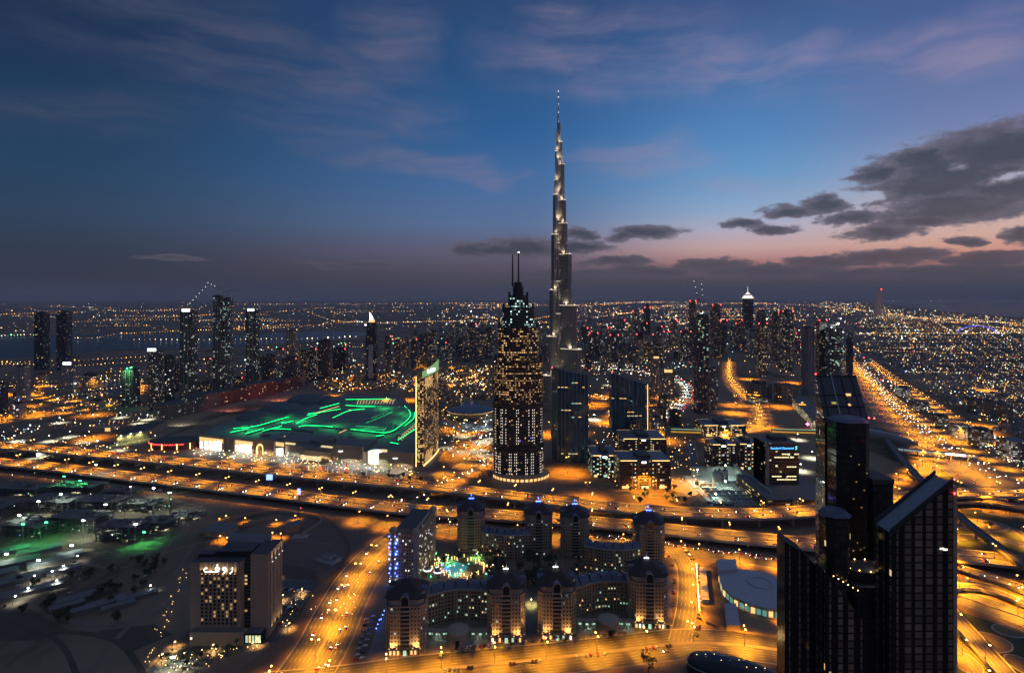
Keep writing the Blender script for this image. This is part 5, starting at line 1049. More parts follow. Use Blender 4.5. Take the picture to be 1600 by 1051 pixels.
# ---------------------------------------------------------------- shopping mall with its green-lit roofs
def mall():
    o = G(470, 716); t = thing('shopping_mall', 'sprawling shopping mall with green light strips on its roofs', 'shopping mall', (o.x, o.y, 0)); zr = 19.0; Q = lambda px, py, z=zr: tuple((G(px, py, z) - o)[:2])
    rm = simple('mall_roof', (.15, .17, .17), .75, scale=.05); wl = simple('mall_stone', (.36, .29, .2), .8)
    body = [Q(*p) for p in ((312, 684), (368, 688), (398, 692), (445, 694), (470, 698), (520, 701), (566, 705), (606, 709), (646, 711), (662, 690), (650, 650), (632, 622), (540, 616), (440, 640), (340, 664))]
    MB().prism(body, 0, zr, 0, 1).build('main_hall', [wl, rm], t)
    def strip(pts, z=1.0, r=.75, m=M_ledg, nm='roof_light_strip', dots=True):
        P = [Vector((*Q(*p), zr + z)) for p in pts]; P = smooth_path(P, 6) if len(P) > 2 else P
        if m is M_ledg:
            z = 3.6; P = [Vector((p.x, p.y, zr + z)) for p in P]; k = MB()
            for a_, b_ in zip(P, P[1:]):
                w_ = Vector((-(b_ - a_).y, (b_ - a_).x, 0)).normalized() * .4; dn = Vector((0, 0, z + .3))
                for s_ in (w_, -w_): k.face([a_ + s_ - dn, b_ + s_ - dn, b_ + s_, a_ + s_])
            k.build('roof_parapet', M_roof, t)
        MB().tube(P, r, 4).build(nm, m, t)
    def raised(pts, h, nm='roof_block', m=rm): MB().prism([Q(*p) for p in pts], zr, zr + h, 0).build(nm, m, t)
    raised([(545, 672), (600, 676), (640, 640), (590, 634)], 4); raised([(500, 668), (545, 672), (600, 640), (560, 636)], 3, m=M_roof); raised([(430, 668), (490, 676), (520, 655), (470, 650)], 3); raised([(440, 690), (520, 696), (525, 684), (450, 680)], 3.5)
    raised([(520, 699), (570, 703), (590, 690), (530, 686)], 4, m=M_roof)
    for pts in ([(365, 672), (400, 668), (450, 654), (492, 647)], [(463, 664), (480, 655), (495, 650)], [(467, 669), (480, 667), (520, 669)], [(540, 635), (565, 637), (597, 637)], [(548, 673), (575, 676), (606, 678), (625, 668), (640, 654), (640, 645), (632, 636)], [(588, 684), (600, 682)], [(360, 678), (388, 672)], [(425, 672), (454, 673)], [(384, 680), (412, 672)], [(571, 664), (600, 652), (612, 646)], [(622, 690), (650, 672)], [(540, 626), (610, 625)], [(604, 648), (614, 646)], [(610, 694), (622, 696)], [(520, 655), (545, 644), (570, 641)], [(480, 651), (508, 645), (532, 641)], [(440, 664), (458, 660)], [(556, 668), (590, 670)], [(580, 656), (600, 648)], [(632, 668), (646, 656), (648, 646)], [(500, 640), (530, 632)], [(410, 676), (440, 668)]): strip(pts, r=.5)
    for px, py, z in ((520, 668, 14), (440, 656, 12), (600, 676, 12), (385, 671, 12), (635, 648, 12), (470, 660, 12), (570, 674, 12), (630, 660, 14), (400, 674, 10), (565, 634, 12), (600, 640, 12)): lamp_light(t, zr + z + 8, 34000, (.05, 1, .25), R(175), Q(px, py)[0], y=Q(px, py)[1])
    for i in range(13): a, b = Q(558 + i * 4.6, 631 - i * .0), Q(562 + i * 4.6, 624); MB().tube([(*a, zr + 1), ((a[0] + b[0]) / 2, (a[1] + b[1]) / 2, zr + 4), (*b, zr + 1)], .7, 4).build('skylight_rib', simple('lit_skylight', (.5, .4, .2), .5, emit=(1, .7, .3), strength=.9, nz=0), t)
    for i in range(10): a, b = Q(622 + i * 3.2, 684 - i * 2.6), Q(628 + i * 3.2, 688 - i * 2.6); MB().tube([(*a, zr + 1), ((a[0] + b[0]) / 2, (a[1] + b[1]) / 2, zr + 3.4), (*b, zr + 1)], .6, 4).build('skylight_rib', MATS['lit_skylight'], t)
    for pts in ([(530, 677), (555, 665)], [(603, 646), (624, 636)], [(492, 646), (530, 635)], [(488, 661), (518, 661)], [(545, 641), (572, 640)], [(444, 682), (480, 684)], [(530, 690), (575, 695)]): strip(pts, 1.2, .6, M_winy, 'skylight')
    rr = random.Random(3)
    for i in range(70):   # plant, hatches and duct runs on the flat roofs
        px, py = rr.uniform(380, 640), rr.uniform(628, 690)
        if py < 690 - (px - 330) * .13 - 30 and px < 450: continue
        x, y = Q(px, py); MB().box(x, y, zr - .2, rr.choice([2, 3, 5, 14]), rr.choice([2, 3, 4]), rr.uniform(1.5, 4.6), .25).build('roof_unit', M_roof if i % 3 else M_steel, t)
    for i in range(12): a_, b_ = Q(548 + i * 7, 674 - i * .3), Q(590 + i * 5, 646 + i * .2); MB().tube([(*a_, zr + .4), (*b_, zr + .4)], .35, 4).build('roof_seam', M_steel, t)
    # dark humped roofs at the back
    for px, py, rx, ry, h in ((400, 652, 30, 40, 12), (440, 640, 34, 46, 16), (482, 628, 34, 46, 20), (510, 628, 16, 40, 16), (462, 650, 20, 30, 9)):
        c = Q(px, py); Yq = F * (H - zr) / (py - HOR); b = MB(); b.revolve([(1, zr), (.92, zr + h * .4), (.7, zr + h * .75), (.35, zr + h * .95), (0, zr + h)], 20, c=c, sx=rx * Yq / F, sy=ry)
        b.v = b.v; b.build('humped_roof', simple('dark_membrane', (.09, .11, .12), .7), t, smooth=False)
    d = Q(506, 690); MB().revolve([(22, 0), (22, zr + 6), (23, zr + 6), (23, zr + 7), (0, zr + 8)], 28, c=d).build('drum', M_roof, t)
    # facades along the forecourt: lit cornices, bright entrances, sign panels
    def front(p0, p1, yt, yb, w_in, m, nm, z0=0, f0=.0, f1=1.0, out=1.0):
        a, b = G(p0, yb), G(p1, yb + (p1 - p0) * .12); a, b = a - o, b - o; dlt = b - a; n_ = Vector((dlt.y, -dlt.x, 0)).normalized(); h = ht(yt, a.y + o.y) - 0
        P = [a + dlt * f0 + n_ * out, a + dlt * f1 + n_ * out, a + dlt * f1 - n_ * 3, a + dlt * f0 - n_ * 3]; k = MB(); k.prism([(p.x, p.y) for p in P], z0, h, 0, bottom=True); return k.build(nm, m, t)
    for p0, p1, yt, yb in ((311, 350, 679, 700), (352, 366, 683, 704), (367, 396, 684, 705), (397, 428, 685, 708), (430, 444, 688, 711), (520, 566, 694, 722), (605, 645, 704, 729), (470, 518, 702, 716)): front(p0, p1, yt, yb, 0, wl, 'facade_block', out=0)
    for p0, p1, yt, yb in ((312, 349, 682, 700), (368, 395, 687, 705), (431, 444, 690, 711), (530, 558, 701, 722), (613, 636, 710, 729)):
        k = front(p0, p1, yt, yb, 0, M_warmwall, 'lit_cornice', z0=ht(yt + 6, G(p0, yb).y), out=.6)
        n = 5
        for i in range(n): front(p0 + 1 + (p1 - p0 - 2) * i / n, p0 + 1 + (p1 - p0 - 2) * (i + .68) / n, yb - 11, yb + (p1 - p0) * .12 * i / n, 0, M_shop, 'entrance_window', z0=.5, out=.9)
    for p0, p1, yt, yb in ((352, 365, 685, 697), (445, 460, 691, 709), (502, 519, 696, 714), (470, 500, 711, 720), (596, 604, 702, 722)): front(p0, p1, yt, yb, 0, simple('lit_sign_panel', (.6, .5, .3), .5, emit=(1, .75, .35), strength=.9, nz=.5, scale=.35), 'sign_panel', z0=4, out=1.4)
    for px in (407, 419):   # two glowing pointed arches
        a = G(px, 709) - o; r = 5.6; pts = [(a.x - r, a.y - 2.2, 0)] + [(a.x - r * math.cos(R(q)), a.y - 2.2, 11 + 7 * math.sin(R(q))) for q in range(0, 181, 20)] + [(a.x + r, a.y - 2.2, 0)]; MB().tube(pts, 1.1, 6).build('arch', M_ledy, t)
    g_ = G(587, 722) - o; MB().revolve([(13, 0), (13, 18), (13.4, 18), (13.4, 19.5), (0, 20)], 20, c=(g_.x, g_.y)).build('glass_rotunda', simple('bright_rotunda', (.7, .75, .65), .3, emit=(.9, 1, .78), strength=1.1, nz=.6, scale=.3), t)
    for px, py, pw, col in ((330, 703, 60000, (1, .9, .7)), (382, 709, 60000, (1, .9, .7)), (412, 713, 50000, (1, .65, .25)), (450, 716, 50000, (.8, 1, .9)), (545, 727, 80000, (1, .95, .85)), (588, 728, 70000, (.85, 1, .8)), (625, 734, 40000, (1, .85, .6)), (500, 722, 50000, (1, .7, .35))):
        p = G(px, py) - o; lamp_light(t, 12, pw, col, R(170), p.x, y=p.y - 6)
    for tx, px, yt, yb, sz in (("GALERIES LAFAYETTE", 544, 697, 722, 3.2), ("BLOOMINGDALE'S", 625, 708, 729, 2.6)):
        a = G(px, yb) - o; text_part(t, tx, sz, (a.x, a.y - 7.2, ht(yt + 6, a.y + o.y)), M_ledw, 'shop_lettering', ext=.1)
mall()
def low_round():
    c = G(264, 702); t = thing('round_store', 'low round building with red neon lettering left of the mall', 'store', (c.x, c.y + 25, 0)); MB().prism(ell_poly(50, 30, 30), 0, 13, 0, 1).build('wall', [simple('maroon_wall', (.12, .05, .04), .8), M_roofd], t)
    rd = simple('red_neon', (.9, .2, .2), .4, emit=(1, .06, .06), strength=5, nz=0)
    for k in range(11):
        a = R(196 + k * 11)
        if k in (2, 10): continue
        MB().tube([(50.6 * math.cos(a), 30.6 * math.sin(a), 9), (50.6 * math.cos(a + .05), 30.6 * math.sin(a + .05), 11), (50.6 * math.cos(a + .11), 30.6 * math.sin(a + .11), 9), (50.6 * math.cos(a + .15), 30.6 * math.sin(a + .15), 11)], .5, 4).build('neon_letter', rd, t)
    for a in (225, 258, 290, 318): MB().box(50.8 * math.cos(R(a)), 30.8 * math.sin(R(a)), .5, 1.6, .8, 11, R(a + 90)).build('lit_pilaster', M_ledy, t)
low_round()
def red_wall():
    pts = [(262, 655), (300, 646), (345, 634), (385, 625), (430, 616), (478, 602)]
    t = thing('long_unfinished_block', 'long unfinished concrete block with a red-lit end behind the mall', 'building', G(360, 640)); o = G(360, 640)
    cm_ = facade('scaffold_frame', (.13, .115, .105), (.05, .045, .042), 3.4, 3.6, .04, COOL, .5, mu=.12, mv=.2); rm_ = facade('red_mesh_frame', (.20, .06, .05), (.13, .04, .035), 4, 3.6, .03, WARM, .5, mu=.1, mv=.1)
    for i in range(5):
        a, b = G(*pts[i]) - o, G(*pts[i + 1]) - o; n_ = Vector((-(b - a).y, (b - a).x, 0)).normalized() * 45; h = 34 + 4 * (i % 2) + i
        MB().prism([(p.x, p.y) for p in (a, b, b + n_, a + n_)], 0, h, 0, 1).build('frame_block', [rm_ if i >= 2 else cm_, M_roofd], t)
    for px, py, col, pw in ((368, 640, (1, .3, .2), 70000), (440, 624, (1, .3, .2), 70000), (290, 662, (.9, 1, .9), 40000)): p = G(px, py) - o; lamp_light(t, 20, pw, col, R(160), p.x, y=p.y - 26, rot=(R(70), 0, R(10)))
red_wall()

# ---------------------------------------------------------------- more mid-rise blocks between the landmarks
rq = random.Random(11)
for n_, (x0, x1, y0, y1, h0, h1, w0, w1), lb, gr in ((16, (690, 775, 548, 566, 14, 34, 9, 15), 'from the left of the mid-rise blocks behind the old town', 'mid-rise blocks behind the old town'), (20, (905, 1075, 556, 580, 16, 46, 9, 17), 'from the left of the mid-rise blocks at the foot of the tallest tower', 'mid-rise blocks by the tallest tower'), (14, (930, 1080, 640, 690, 10, 26, 14, 26), 'from the left of the low blocks beside the curved boulevard', 'low blocks beside the curved boulevard'), (14, (1116, 1250, 530, 572, 20, 56, 9, 15), 'from the left of the towers along the upper boulevard', 'towers along the upper boulevard'), (12, (20, 260, 590, 650, 8, 20, 16, 30), 'from the left of the low blocks by the left district road', 'low blocks by the left district road'), (10, (290, 470, 580, 606, 14, 34, 10, 16), 'from the left of the mid-rise blocks between the tall towers at left', 'mid-rise blocks between the tall towers at left')):
    xs_ = sorted(rq.uniform(x0, x1) for _ in range(n_))
    for i, x in enumerate(xs_):
        yb = rq.uniform(y0, y1); w_ = rq.uniform(w0, w1)
        if 1128 < x < 1160 and 'upper' in lb: x += 34
        tower('%s %s' % (ORD[i], lb), x - w_ / 2, x + w_ / 2, yb - rq.uniform(h0, h1), yb, rq.choice(['dark', 'warm', 'mixd', 'beige', 'cool', 'glass', 'pale']), rq.choice(['plant', 'plant', 'none', 'round']), dep=rq.uniform(.6, 1.1), group=gr, lit=(M_winy, 2, .1, .9), name='city_block')
# ---------------------------------------------------------------- metro line, footbridge, station
def metro():
    pts = [(1372, 668), (1392, 694), (1414, 722), (1440, 750), (1470, 780), (1510, 815), (1560, 853), (1640, 912)]; path = smooth_path([G(x, y, 13) for x, y in pts], 15); t = thing('metro_viaduct', 'dark raised metro viaduct crossing the interchange diagonally', 'viaduct', path[0])
    o = path[0]; L, Rr = offset_path(path, -5), offset_path(path, 5); b = MB()
    for i in range(len(path) - 1):
        q = [L[i] - o, Rr[i] - o, Rr[i + 1] - o, L[i + 1] - o]; lo = [p - Vector((0, 0, 2.4)) for p in q]; b.face(q); b.face(lo[::-1]); b.face([q[0], q[3], lo[3], lo[0]]); b.face([q[2], q[1], lo[1], lo[2]])
    b.build('deck', simple('viaduct_concrete', (.16, .16, .17), .8), t)
    for off in (-5, 5):
        A = offset_path(path, off); k = MB()
        for i in range(len(path) - 1):
            up = Vector((0, 0, 1.5)); k.face([A[i] - o, A[i + 1] - o, A[i + 1] - o + up, A[i] - o + up])
        k.build('parapet', MATS['viaduct_concrete'], t)
    for off in (-2.2, 2.2): MB().tube([p - o + Vector((0, 0, .3)) for p in offset_path(path, off)], .3, 4).build('rail', M_dark, t)
    for q, a in walk(path, 40, 20): MB().tube([(q.x - o.x, q.y - o.y, -q.z), (q.x - o.x, q.y - o.y, -2.5)], 1.4, 8).build('pier', MATS['viaduct_concrete'], t)
    c = G(1376, 690, 0); s = thing('metro_station', 'shell-roofed metro station beside the dark towers', 'station', c, R(118)); b = MB(); n = 12; P = []
    for i in range(n + 1):
        u = -1 + 2 * i / n; r = 17 * math.sqrt(max(.02, 1 - u * u * .9)); P.append([(u * 66, r * math.cos(R(a)) , 8 + r * .8 * math.sin(R(a))) for a in range(0, 181, 20)])
    for A, B in zip(P, P[1:]):
        for j in range(len(A) - 1): b.face([A[j], B[j], B[j + 1], A[j + 1]])
    b.build('shell_roof', simple('bronze_shell', (.24, .2, .19), .35, metal=.5), s); MB().prism(rect(-60, 60, -12, 12), 0, 8.5, 0).build('concourse', M_conc, s)
    for i in range(7): MB().box(-50 + i * 16, -12.2, 3, 9, .4, 3).build('window', M_winy, s)
    a, b_ = G(1396, 700, 11), G(1526, 712, 11); t = thing('footbridge', 'covered footbridge over the motorway with white lit windows', 'footbridge', a); d = b_ - a; an = math.atan2(d.y, d.x); L_ = d.length
    t.rotation_euler = (0, 0, an); MB().box(L_ / 2, 0, -3, L_, 6, .8).build('deck', M_conc, t); MB().box(L_ / 2, 0, 1.2, L_, 6.6, .7).build('roof', M_roof, t)
    for i in range(8):
        l = L_ / 8; MB().box(l * (i + .5), -2.9, -2.2, l * .92, .3, 3.3).build('window', M_ledw if i in (5, 6) else simple('dim_bridge_glass', (.2, .24, .24), .3, emit=(.8, 1, .95), strength=.25, nz=0), t)
    for i in range(5): MB().box(L_ * (i + .5) / 5, 0, -11, 2, 2, 8).build('pier', M_conc, t)
metro()
for x0, x1, y, lab in ((1048, 1112, 676, 'green and orange lit elevated walkway left of the office cluster'), (1206, 1276, 676, 'green lit elevated walkway behind the brown office block')):
    a, b_ = G(x0, y), G(x1, y + 2); t = thing('elevated_walkway', lab, 'walkway', a); d = b_ - a; t.rotation_euler = (0, 0, math.atan2(d.y, d.x)); L_ = d.length
    MB().box(L_ / 2, 0, 6, L_, 8, 2.4).build('deck', M_conc, t); MB().box(L_ / 2, -4.2, 9.2, L_, .4, .9).build('green_strip', simple('soft_green_strip', (.3, .6, .3), .4, emit=(.5, .9, .45), strength=.8, nz=0), t); MB().box(L_ / 2, -4.2, 2, L_, .4, 3).build('amber_soffit', simple('amber_soffit', (.5, .3, .1), .5, emit=(1, .5, .05), strength=.5 if x0 < 1100 else .1, nz=0), t)
def arch_bridge():
    Y = F * H / (522 - HOR); a, b_ = XX(1496, Y), XX(1556, Y); t = thing('arch_bridge', 'distant bridge with a blue lit arch', 'bridge', ((a + b_) / 2, Y, 0)); w = (b_ - a) / 2; MB().box(0, 0, 4, w * 2.4, 20, 3).build('deck', M_conc, t)
    MB().tube([(-w * math.cos(R(q)), 0, 4 + 62 * math.sin(R(q))) for q in range(0, 181, 12)], 4, 6).build('arch', simple('blue_lit_arch', (.2, .2, .7), .4, emit=(.1, .12, .9), strength=.9, nz=0), t)
arch_bridge()
def domed_hall():
    c = G(735, 648); t = thing('domed_hall', 'wide dark-roofed round hall behind the gold slab', 'hall', c); MB().prism(ell_poly(56, 52, 30), 0, 13, 0).build('wall', M_stone, t); MB().revolve([(58, 13), (50, 16), (30, 18.5), (0, 20)], 30).build('roof', M_roofb, t); MB().tube([(x, y, 12.6) for x, y in ell_poly(57.5, 53.5, 30)[14:30]], .6, 4).build('rim_light', M_ledy, t)
    lamp_light(t, 14, 50000, (1, .6, .3), R(170), 0, y=68); lamp_light(t, 8, 60000, (.7, 1, .9), R(170), 70, y=-40)
domed_hall()

# ---------------------------------------------------------------- cars
PAINT = dict(white=(.75, .75, .74), silver=(.35, .36, .38), black=(.02, .02, .022), red=(.35, .03, .03), taxi=(.7, .55, .25))
M_head = simple('headlamp', (1, 1, 1), .3, emit=(1, .93, .8), strength=22, nz=0); M_tail = simple('tail_lamp', (.5, .05, .05), .3, emit=(1, .05, .03), strength=14, nz=0); M_off = simple('unlit_lamp', (.5, .5, .5), .2, nz=0); M_offr = simple('unlit_tail_lamp', (.3, .02, .02), .2, nz=0); M_tyre = simple('tyre', (.02, .02, .02), .9, nz=0)
PROTO = {}
def car_proto(paint, on):
    k = (paint, on)
    if k in PROTO: return PROTO[k]
    t = thing('car', 'car', 'car'); m = simple('%s_paint' % paint, PAINT[paint], .25, nz=0); prof = [(-2.2, .35), (2.2, .35), (2.25, .75), (1.3, .98), (.6, 1.45), (-1.2, 1.47), (-2.0, 1.0), (-2.25, .9)]; b = MB()
    for s in (-.9, .9): b.face([(x, s * (.82 if z > 1.2 else 1), z) for x, z in (prof if s < 0 else prof[::-1])])
    for i in range(8):
        (x0, z0), (x1, z1) = prof[i], prof[(i + 1) % 8]; w0, w1 = .9 * (.82 if z0 > 1.2 else 1), .9 * (.82 if z1 > 1.2 else 1); b.face([(x0, w0, z0), (x1, w1, z1), (x1, -w1, z1), (x0, -w0, z0)], 1 if i in (3, 5) else 0)
    for x in (-1.4, 1.4):
        for s in (-.86, .86): b.prism([(x + .34 * math.cos(R(q)), s + .1 * math.sin(R(q))) for q in range(0, 360, 45)], 0, .66, 2)
    b.build('body', [m, M_dglass, M_tyre], t)
    for s in (-.62, .62):
        MB().box(2.22, s, .52, .14, .5, .32).build('headlight', M_head if on else M_off, t); MB().box(-2.24, s, .62, .12, .5, .26).build('taillight', M_tail if on else M_offr, t)
    PROTO[k] = t; return t
NC = [0]; QUEUE = []
def car(p, a, label, group, on=True, paint=None):
    if not inview(p, 5): return
    QUEUE.append((p.copy(), a, label, group, on, paint))
def build_car(p, a, label, group, on, paint):
    NC[0] += 1; k = car_proto(paint or random.choice(['white', 'white', 'silver', 'black', 'white', 'silver', 'black', 'red']), on); place(k, p, a, label, group)
def traffic(key, offs, step, label, group, ymin=0, ymax=2400, px=(-9, 1700), jitter=.7):
    path, w = PATHS[key]
    for off, dirn in offs:
        q2 = offset_path(path, off)
        for q, a in walk(q2, step, random.random() * step):
            sx = 800 + q.x / max(q.y, 1) * F
            if not (ymin < q.y < ymax and px[0] < sx < px[1]) or random.random() > jitter: continue
            car(q + Vector((0, 0, .03)), a if dirn > 0 else a + math.pi, label, group)
traffic('service', [(-10, -1), (-6.5, -1), (-3, -1)], 11, 'car with lit lamps in the dense queue on the road below the highway', 'cars queueing below the highway', px=(900, 1290), jitter=.62)
traffic('lower', [(-9, -1), (-5, -1), (6, 1), (11, 1)], 42, 'car with lit lamps driving on the front elevated highway', 'cars on the front elevated highway')
traffic('upper', [(-9, -1), (-5, -1), (6, 1), (11, 1)], 46, 'car with lit lamps driving on the rear elevated highway', 'cars on the rear elevated highway')
traffic('szr', [(-38, 1), (-33, 1), (-28, 1), (-22, 1), (-16, 1), (-10, 1)], 36, 'car with white headlights coming down the motorway', 'cars coming down the motorway', jitter=.55)
traffic('szr', [(9, -1), (15, -1), (21, -1), (28, -1), (34, -1)], 48, 'car with red tail lights going up the motorway', 'cars going up the motorway', jitter=.6)
traffic('avenue', [(-8, -1), (-13, -1), (8, 1), (12, 1)], 26, 'car with lit lamps on the curved avenue', 'cars on the curved avenue', jitter=.5)
traffic('ramp', [(-4, -1), (0, -1), (4, -1)], 13, 'car with lit lamps queueing on the ramp left of the twin-mast tower', 'cars queueing on the ramp', jitter=.5)
traffic('jam', [(-9, -1), (-3, -1)], 17, 'car with white headlights in the jam on the curved boulevard', 'cars jammed on the curved boulevard', jitter=.6)
traffic('rampa', [(-2, 1), (2, 1)], 35, 'car with lit lamps on the curling interchange ramp', 'cars on the curling ramp')
traffic('fly2', [(-3, 1), (3, 1)], 28, 'car with lit lamps on the low flyover at the right edge', 'cars on the low flyover')
traffic('hotel', [(-8, 1), (9, -1)], 120, 'car with lit lamps on the street before the domed hotel', 'cars on the hotel street')
car(G(1033, 1024), R(0), 'yellow taxi on the street right of the hotel parking', None, True, 'taxi') if 0 else None
path, w = PATHS['hotel']
for off, a0, st, lab, grp in ((-24, .9, 2.9, 'parked car in the row before the domed hotel shops', 'cars parked before the hotel shops'), (2.6, .5, 3.0, 'parked car on the central strip of the hotel street', 'cars parked on the central strip')):
    for q, a in walk(offset_path(path, off), st, 4):
        sx = 800 + q.x / q.y * F
        if 640 < sx < 1050 and math.sin(sx * .06 + off) > -.1 and random.random() < .62: car(q + Vector((0, 0, .03)), a + R(62) if off < 0 else a + R(80), lab, grp, False)
path, w = PATHS['side']
for q, a in walk(offset_path(path, 12), 3.2, 10):
    if random.random() < .5: car(q, a + R(70), 'parked car in the row right of the side street', 'cars parked along the side street', False)
for q, a in walk(offset_path(path, -12), 3.6, 40):
    if random.random() < .3: car(q, a, 'parked car by the right end tower of the domed hotel', 'cars parked by the right hotel tower', False)
for i in range(16): p = G(556 + i * 1.2 + (i % 2) * 8, 1032 - i * 4.6); car(p, R(20), 'parked car in the bay left of the front domed tower', 'cars parked left of the hotel', False)
for i in range(26):
    x, y = random.uniform(0, 230), random.uniform(868, 950); car(G(x, y), R(38) + random.choice([0, 1.57]), 'parked car between the low sheds at lower left', 'cars parked by the low sheds', False)
for i in range(30):
    x = 432 + (i % 10) * 5.5 - (i // 10) * 14; car(G(x, 918 + (i // 10) * 26 + (i % 10) * .8), R(65), 'parked car in the lit parking of the beige hotel', 'cars parked by the beige hotel', False)
QUEUE.sort(key=lambda q: q[0].length)
for q in QUEUE[:296]: build_car(*q)
far_ = MB()
for p, a, _l, _g, on, _p in QUEUE[296:]:
    c_, s_ = math.cos(a), math.sin(a); far_.box(p.x, p.y, p.z + .3, 4.4, 1.8, .7, a, random.choice([0, 1])); far_.box(p.x - .3 * c_, p.y - .3 * s_, p.z + 1, 2.2, 1.6, .5, a, 2)
    if on:
        for sd in (-.6, .6): far_.box(p.x + 2.25 * c_ - sd * s_, p.y + 2.25 * s_ + sd * c_, p.z + .55, .2, .5, .35, a, 3); far_.box(p.x - 2.25 * c_ - sd * s_, p.y - 2.25 * s_ + sd * c_, p.z + .6, .2, .5, .3, a, 4)
far_.build('distant_traffic', [simple('white_paint', PAINT['white'], .25, nz=0), simple('black_paint', PAINT['black'], .25, nz=0), M_dglass, M_head, M_tail], kind='stuff')
print('CARS', NC[0], len(QUEUE))

# ---------------------------------------------------------------- trees and palms
M_leaf = simple('leaves', (.045, .07, .025), .8, nz=.6, scale=.6); M_bark = simple('bark', (.10, .07, .05), .9)
def tree_proto(seed, h, r, n=240, leaf=.9):
    rr = random.Random(seed); t = thing('tree', 'tree', 'tree'); b = MB(); b.tube([(0, 0, 0), (.15, 0, h * .35), (0, .2, h * .6)], .28, 6, r1=.12)
    for k in range(5): a = k * 1.26 + seed; b.tube([(0, 0, h * .4), (math.cos(a) * r * .6, math.sin(a) * r * .6, h * (.62 + .06 * k))], .1, 4, r1=.04)
    b.build('trunk', M_bark, t); c = MB(); cl_ = [(rr.uniform(-.6, .6) * r, rr.uniform(-.6, .6) * r, h * rr.uniform(.5, .95), r * rr.uniform(.3, .55)) for _ in range(9)]
    for _ in range(n):
        x, y, z, q = rr.choice(cl_); v = Vector((rr.gauss(0, 1), rr.gauss(0, 1), rr.gauss(0, .8))).normalized() * q * rr.uniform(.5, 1.1); p = Vector((x, y, z)) + v; u = Vector((rr.gauss(0, 1), rr.gauss(0, 1), rr.gauss(0, 1))).normalized(); w_ = u.orthogonal().normalized(); s = leaf * rr.uniform(.5, 1)
        c.face([p + u * s, p + w_ * s * .6, p - u * s, p - w_ * s * .6])
    c.build('crown', M_leaf, t); return t
def palm_proto(seed, h):
    rr = random.Random(seed); t = thing('palm_tree', 'palm', 'palm tree'); MB().tube([(0, 0, 0), (.2, 0, h * .5), (.1, .1, h)], .26, 6, r1=.18).build('trunk', M_bark, t); c = MB()
    for k in range(13):
        a = k * 2.4 + seed; d = Vector((math.cos(a), math.sin(a), 0)); s = Vector((-d.y, d.x, 0)); up = rr.uniform(.1, 1.2); pts = [Vector((.1, .1, h)) + d * l + Vector((0, 0, up * l * .5 - .16 * l * l)) for l in (0, .9, 1.8, 2.7, 3.3)]
        for i in range(4):
            w0, w1 = .5 * (1 - abs(i / 4 - .4)), .5 * (1 - abs((i + 1) / 4 - .4)) * (i < 3); c.face([pts[i] - s * w0 - Vector((0, 0, .2)), pts[i + 1] - s * w1 - Vector((0, 0, .2)), pts[i + 1], pts[i]]); c.face([pts[i], pts[i + 1], pts[i + 1] + s * w1 - Vector((0, 0, .2)), pts[i] + s * w0 - Vector((0, 0, .2))])
    c.build('crown', M_leaf, t); return t
TREES = [tree_proto(1, 8, 3.6), tree_proto(2, 10, 4.6), tree_proto(3, 6.5, 3.2)]; PALMS = [palm_proto(4, 9), palm_proto(5, 11)]
def plant(px, py, kind, label, group, sc=None): p = G(px, py); o = place((TREES + PALMS)[kind], p, random.random() * 6, label, group); s = sc or random.uniform(.8, 1.3); o.scale = (s, s, s * random.uniform(.9, 1.1))
for i in range(62):
    x, y = random.uniform(680, 985), random.uniform(872, 935); plant(x, y, random.choice([0, 1, 2, 3, 4, 1]), 'tree in the garden court of the domed hotel', 'trees in the hotel garden')
for i in range(16): plant(random.uniform(800, 905), random.uniform(888, 925), 1, 'big dark tree in the middle of the hotel garden', 'big trees of the hotel garden', random.uniform(1.3, 1.8))
for i in range(22): plant(690 + i * 16 + random.uniform(-3, 3), 1034 - i * 1.9, 3 + i % 2, 'palm on the pavement before the domed hotel', 'palms before the hotel', .8)
for i in range(26): x = random.uniform(10, 260); plant(x, random.uniform(890, 985) if x < 200 else random.uniform(880, 940), random.choice([0, 2]), 'dark scrubby tree on the sandy ground at lower left', 'scrub trees on the sand', random.uniform(.9, 1.6))
for i in range(30): a = i / 29; plant(250 + 210 * a + random.uniform(-6, 6), 1040 - 75 * a * a - 10 * a + random.uniform(-5, 5), random.choice([3, 4, 2]), 'small tree in the lit parking garden of the beige hotel', 'trees around the beige hotel', .7)
for i in range(24): plant(random.uniform(1440, 1600), random.uniform(760, 850), random.choice([3, 4, 0]), 'tree on the interchange lawns', 'trees on the interchange lawns', .9)
for i in range(20): plant(random.uniform(540, 660), random.uniform(742, 756), random.choice([3, 0]), 'tree between the highway and the mall', 'trees before the mall', 1.1)
plant(1013, 1049, 1, 'large round tree at the bottom edge on the traffic island', None, 1.5); plant(1232, 915, 0, 'tree beside the curved hall', None, 1.3)
for i in range(14): plant(random.uniform(985, 1090), random.uniform(762, 790), random.choice([0, 2]), 'tree on the verge behind the highway', 'trees behind the highway', 1.2)

